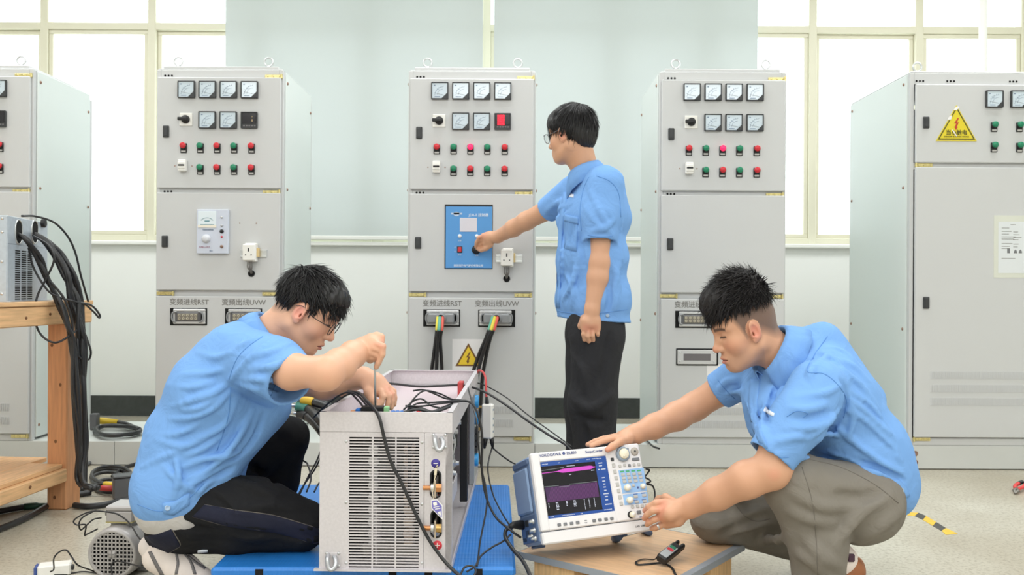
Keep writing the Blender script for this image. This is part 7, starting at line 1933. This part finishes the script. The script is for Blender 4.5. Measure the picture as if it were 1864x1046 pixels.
# ================= man standing at the middle cabinet =================
def build_stand():
    r = thing('person', 'man in glasses, blue shirt and dark trousers standing, turning knob on blue panel', 'person', (.34, 3.86, 0))
    SK = (212, 162, 130); Y0 = 3.86
    T = head_frame(W(1041, 249, Y0), 148, 6)
    neck = W(1066, 312, Y0+.01)
    head = make_head(T, neck, .058, dict(ear=(216, 140, 116)), SK, (216, 140, 112))
    F = Field((-.20, 3.56, .60), (.56, 4.52, 1.52), .0034)
    F.cap(W(1076, 370, Y0), neck, .09, .055, .03); F.cap(W(1098, 338, Y0-.11), W(1042, 346, Y0+.13), .05, .05, .03)
    F.chain([W(1096, 350, Y0-.11), W(1094, 420, Y0-.165), W(1091, 478, Y0-.17)], [.036, .045, .042], .02)
    F.chain([W(1091, 478, Y0-.17), W(1088, 505, Y0-.175), W(1078, 563, Y0-.19)], [.044, .043, .031], .02)
    F.cap(W(1078, 563, Y0-.19), W(1075, 588, Y0-.195), .030, .030, .016); F.cap(W(1083, 585, Y0-.19), W(1085, 598, Y0-.19), .027, .022, .012); F.cap(W(1067, 585, Y0-.195), W(1066, 597, Y0-.195), .026, .022, .012)
    fingers(F, [[(1064, 597, Y0-.20), (1062, 608, Y0-.205), (1064, 618, Y0-.195), (1067, 614, Y0-.18)], [(1071, 599, Y0-.205), (1070, 612, Y0-.21), (1072, 621, Y0-.197), (1074, 616, Y0-.18)],
                [(1078, 600, Y0-.203), (1079, 611, Y0-.208), (1080, 619, Y0-.195), (1081, 614, Y0-.18)], [(1086, 598, Y0-.198), (1088, 607, Y0-.20), (1089, 614, Y0-.19), (1089, 610, Y0-.175)]], .0094, .003)
    F.chain([W(1062, 578, Y0-.18), W(1057, 592, Y0-.165), W(1058, 604, Y0-.155), W(1061, 611, Y0-.15)], [.0135, .012, .0105, .009], .008)
    # far arm stretched to the knob
    F.chain([W(1042, 347, Y0+.13), W(1000, 380, 4.10), W(958, 402, 4.20)], [.052, .048, .042], .02)
    F.chain([W(958, 402, 4.20), W(935, 415, 4.27), W(906, 431, 4.36)], [.043, .040, .030], .02)
    F.cap(W(906, 431, 4.36), W(889, 433, 4.385), .029, .026, .014); F.cap(W(892, 428, 4.38), W(881, 430, 4.395), .022, .018, .012); F.cap(W(892, 440, 4.385), W(884, 442, 4.40), .020, .017, .012)
    fingers(F, [[(881, 428, 4.385), (872, 432, 4.395), (867, 441, 4.41), (866, 449, 4.428)], [(880, 434, 4.395), (873, 438, 4.41), (869, 446, 4.43), (868, 452, 4.437)],
                [(882, 440, 4.405), (875, 444, 4.42), (872, 450, 4.435)], [(885, 445, 4.41), (879, 449, 4.425), (876, 453, 4.437)]], .0092)
    F.chain([W(893, 446, 4.385), W(884, 452, 4.40), W(876, 455, 4.42), W(872, 454, 4.432)], [.0135, .012, .0105, .0095], .008)
    kn = redden([(1064, 596, Y0-.22), (1071, 598, Y0-.22), (1078, 599, Y0-.22), (1086, 597, Y0-.22), (881, 428, 4.37), (873, 432, 4.38)], .022, (216, 142, 118), .5)
    skin_body('body', r, F, head, SK, T, kn); make_eyes(T, r); make_glasses(T, r, M_RIM_S, M_LENS, z=.006, y=.108)
    line = ([-.14, -.10, -.07, -.05, -.02, .01, .03, .05, .07, .10, .14], [-.072, -.074, -.068, -.045, .0, .040, .040, .022, .03, .042, .04])
    al = dict(n=3000, where=lambda x, y, z: z > -.08, flow=whorl((0, -.055, .135)), len=(.035, .060), lift=(.0, .10), mess=.07, grav=(0, 0, -.4), w=(.0012, .0024))
    fr = dict(n=500, where=lambda x, y, z: (y > .05) & (z > .05), flow=straight((0, .45, -1)), len=(.045, .065), lift=(.0, .10), mess=.08, grav=(0, 0, -.4))
    make_hair('hair', T, r, M_HAIR, [((0, -.012, .046), (.084, .106, .100)), ((0, .038, .066), (.074, .070, .066)), ((0, -.045, .0), (.074, .070, .078))], line, [al, fr], 9)
    # shirt
    S = Field((.06, 3.46, .68), (.66, 4.22, 1.56), .0048); SA = np.array([-.34, .94, 0])
    def bar(px, py, Y, w, rad, k=.06):
        c = np.array(W(px, py, Y)); S.cap(c-SA*w, c+SA*w, rad, rad, k)
    bar(1080, 338, Y0, .115, .074); bar(1077, 395, Y0, .07, .130); bar(1077, 470, Y0, .065, .134); bar(1079, 545, Y0, .065, .142); bar(1079, 600, Y0, .065, .142, .02)
    S.cap(W(1068, 312, Y0), W(1080, 340, Y0), .060, .085, .04); S.cap(W(1110, 330, Y0+.02), W(1116, 400, Y0+.02), .06, .08, .06)
    S.half(W(1079, 582, Y0), (-.06, 0, -1), .006)
    S.waves(.0015, 25, lam=(.07, .18))
    sleeve(S, [W(1098, 342, Y0-.115), W(1094, 395, Y0-.155), W(1092, 439, Y0-.17)], [.076, .074, .069], .03, .061, .078)
    sleeve(S, [W(1042, 349, Y0+.13), W(996, 383, 4.11)], [.072, .060], .03, .053, .07)
    S.cap(W(1067, 322, Y0), W(1046, 262, Y0), .060, .08, .012, 's')
    S.folds([([(1040, 400), (1035, 440), (1030, 480)], .004), ([(1055, 410), (1045, 450), (1048, 500)], .004), ([(1030, 500), (1045, 530), (1040, 560)], .005), ([(1050, 480), (1040, 520), (1025, 545)], .0045), ([(1115, 480), (1125, 520), (1120, 560)], .005), ([(1130, 470), (1118, 520), (1112, 555)], .0045), ([(1105, 500), (1110, 540), (1104, 570)], -.004),
             ([(1075, 350), (1095, 390), (1110, 420)], .003), ([(1065, 380), (1090, 410), (1115, 428)], .003), ([(1080, 420), (1100, 415), (1118, 400)], .003), ([(1030, 360), (1010, 372), (995, 385)], .003), ([(1040, 375), (1020, 385), (1005, 395)], -.003), ([(1130, 380), (1128, 430), (1132, 470)], .003), ([(1018, 420), (1024, 470), (1018, 520)], .004), ([(1055, 440), (1060, 470), (1058, 520)], -.004)], r=.010, k=.013)
    sh = fieldobj('shirt', S, M_SHIRT, r); bv = bvh_of(sh)
    seam('stitched_seam', bv, [(1072, 322), (1062, 345), (1056, 380), (1058, 420)], .002, M_SEAM, sh); seam('stitched_seam', bv, [(1086, 320), (1110, 330), (1126, 352), (1130, 395)], .002, M_SEAM, sh)
    seam('stitched_seam', bv, [(1070, 428), (1092, 431), (1115, 430)], .0018, M_SEAM, sh); seam('stitched_seam', bv, [(1014, 566), (1050, 571), (1090, 570), (1142, 563)], .0018, M_SEAM, sh)
    patch('chest_pocket', bv, [(1031, 392), (1052, 396)], [(1028, 452), (1050, 458)], M_SHIRT, sh, 8, 8, .003); patch('pocket_flap', bv, [(1029, 390), (1053, 395)], [(1028, 402), (1053, 408)], M_SHIRT, sh, 8, 4, .005)
    patch('chest_badge', bv, [(1036, 352), (1045, 354)], [(1035, 358), (1044, 360)], M_BADGE, sh, 5, 3, .004)
    patch('placket', bv, [(1034, 350), (1026, 400), (1020, 480), (1020, 560)], [(1026, 350), (1018, 400), (1013, 480), (1013, 560)], M_SHIRT, sh, 14, 3, .003)
    h = bv.ray_cast(Vector((0, 0, CAM_H)), ray_dir(1106, 574))[0]
    if h: obj('button', MB().lathe(h, -ray_dir(1106, 574), [(.008, .002), (.008, .005), (.005, .005), (0, .005)], 14), M_BUTTON, sh, world=True)
    collar('collar', W(1066, 318, Y0), Vector((-.30, .05, .95)), Vector((-.88, .40, -.2)), sh, M_SHIRT, r0=.064, stand=.036, fall=.10, open_=22, tip=.035, flare=.030)
    # trousers and shoes
    P_ = Field((.08, 3.52, -.01), (.64, 4.20, .86), .0065)
    P_.cap(W(1085, 590, Y0-.07), W(1082, 590, Y0+.07), .122, .122, .05)
    for dy, hx, kx, ax_ in ((-.085, 1088, 1078, 1088), (.085, 1074, 1070, 1066)):
        P_.chain([W(hx, 620, Y0+dy), W(kx, 735, Y0+dy), Vector((W(ax_, 860, Y0+dy).x, Y0+dy, .075))], [.112, .098, .090], .05)
    P_.waves(.0016, 28, lam=(.08, .2)); P_.half((0, 0, .03), (0, 0, -1), .004); P_.half(W(1080, 562, Y0), (0, 0, 1), .004)
    P_.folds([([(1040, 720), (1065, 740), (1095, 745)], .004), ([(1115, 715), (1090, 735), (1060, 750)], .004), ([(1050, 755), (1070, 765), (1100, 765)], -.003), ([(1060, 770), (1066, 790), (1064, 810)], -.005), ([(1110, 610), (1100, 660), (1095, 700)], -.003), ([(1040, 640), (1060, 670), (1065, 710)], .003)], r=.012, k=.018)
    tr = fieldobj('trousers', P_, M_TROU['s'], r)
    for dy, ax_ in ((-.085, 1088), (.085, 1066)):
        x0 = W(ax_, 860, Y0+dy).x; sf = Field((x0-.24, Y0+dy-.07, -.01), (x0+.10, Y0+dy+.07, .12), .0045)
        sf.cap((x0+.04, Y0+dy, .05), (x0-.05, Y0+dy, .055), .04, .045, .02); sf.cap((x0-.05, Y0+dy, .05), (x0-.16, Y0+dy+.03, .042), .042, .036, .02); sf.half((0, 0, .006), (0, 0, -1), .003)
        s_ = fieldobj('shoe', sf, M_BLACK, r); obj('sole', MB().prism([(x0+.06, Y0+dy-.03), (x0+.06, Y0+dy+.03), (x0-.10, Y0+dy+.06), (x0-.19, Y0+dy+.05), (x0-.19, Y0+dy+.015), (x0-.10, Y0+dy-.035)], .0, .012, 'xy'), M_DARK, s_, world=True)
    return r
man_s = build_stand()
man_r = build_right()
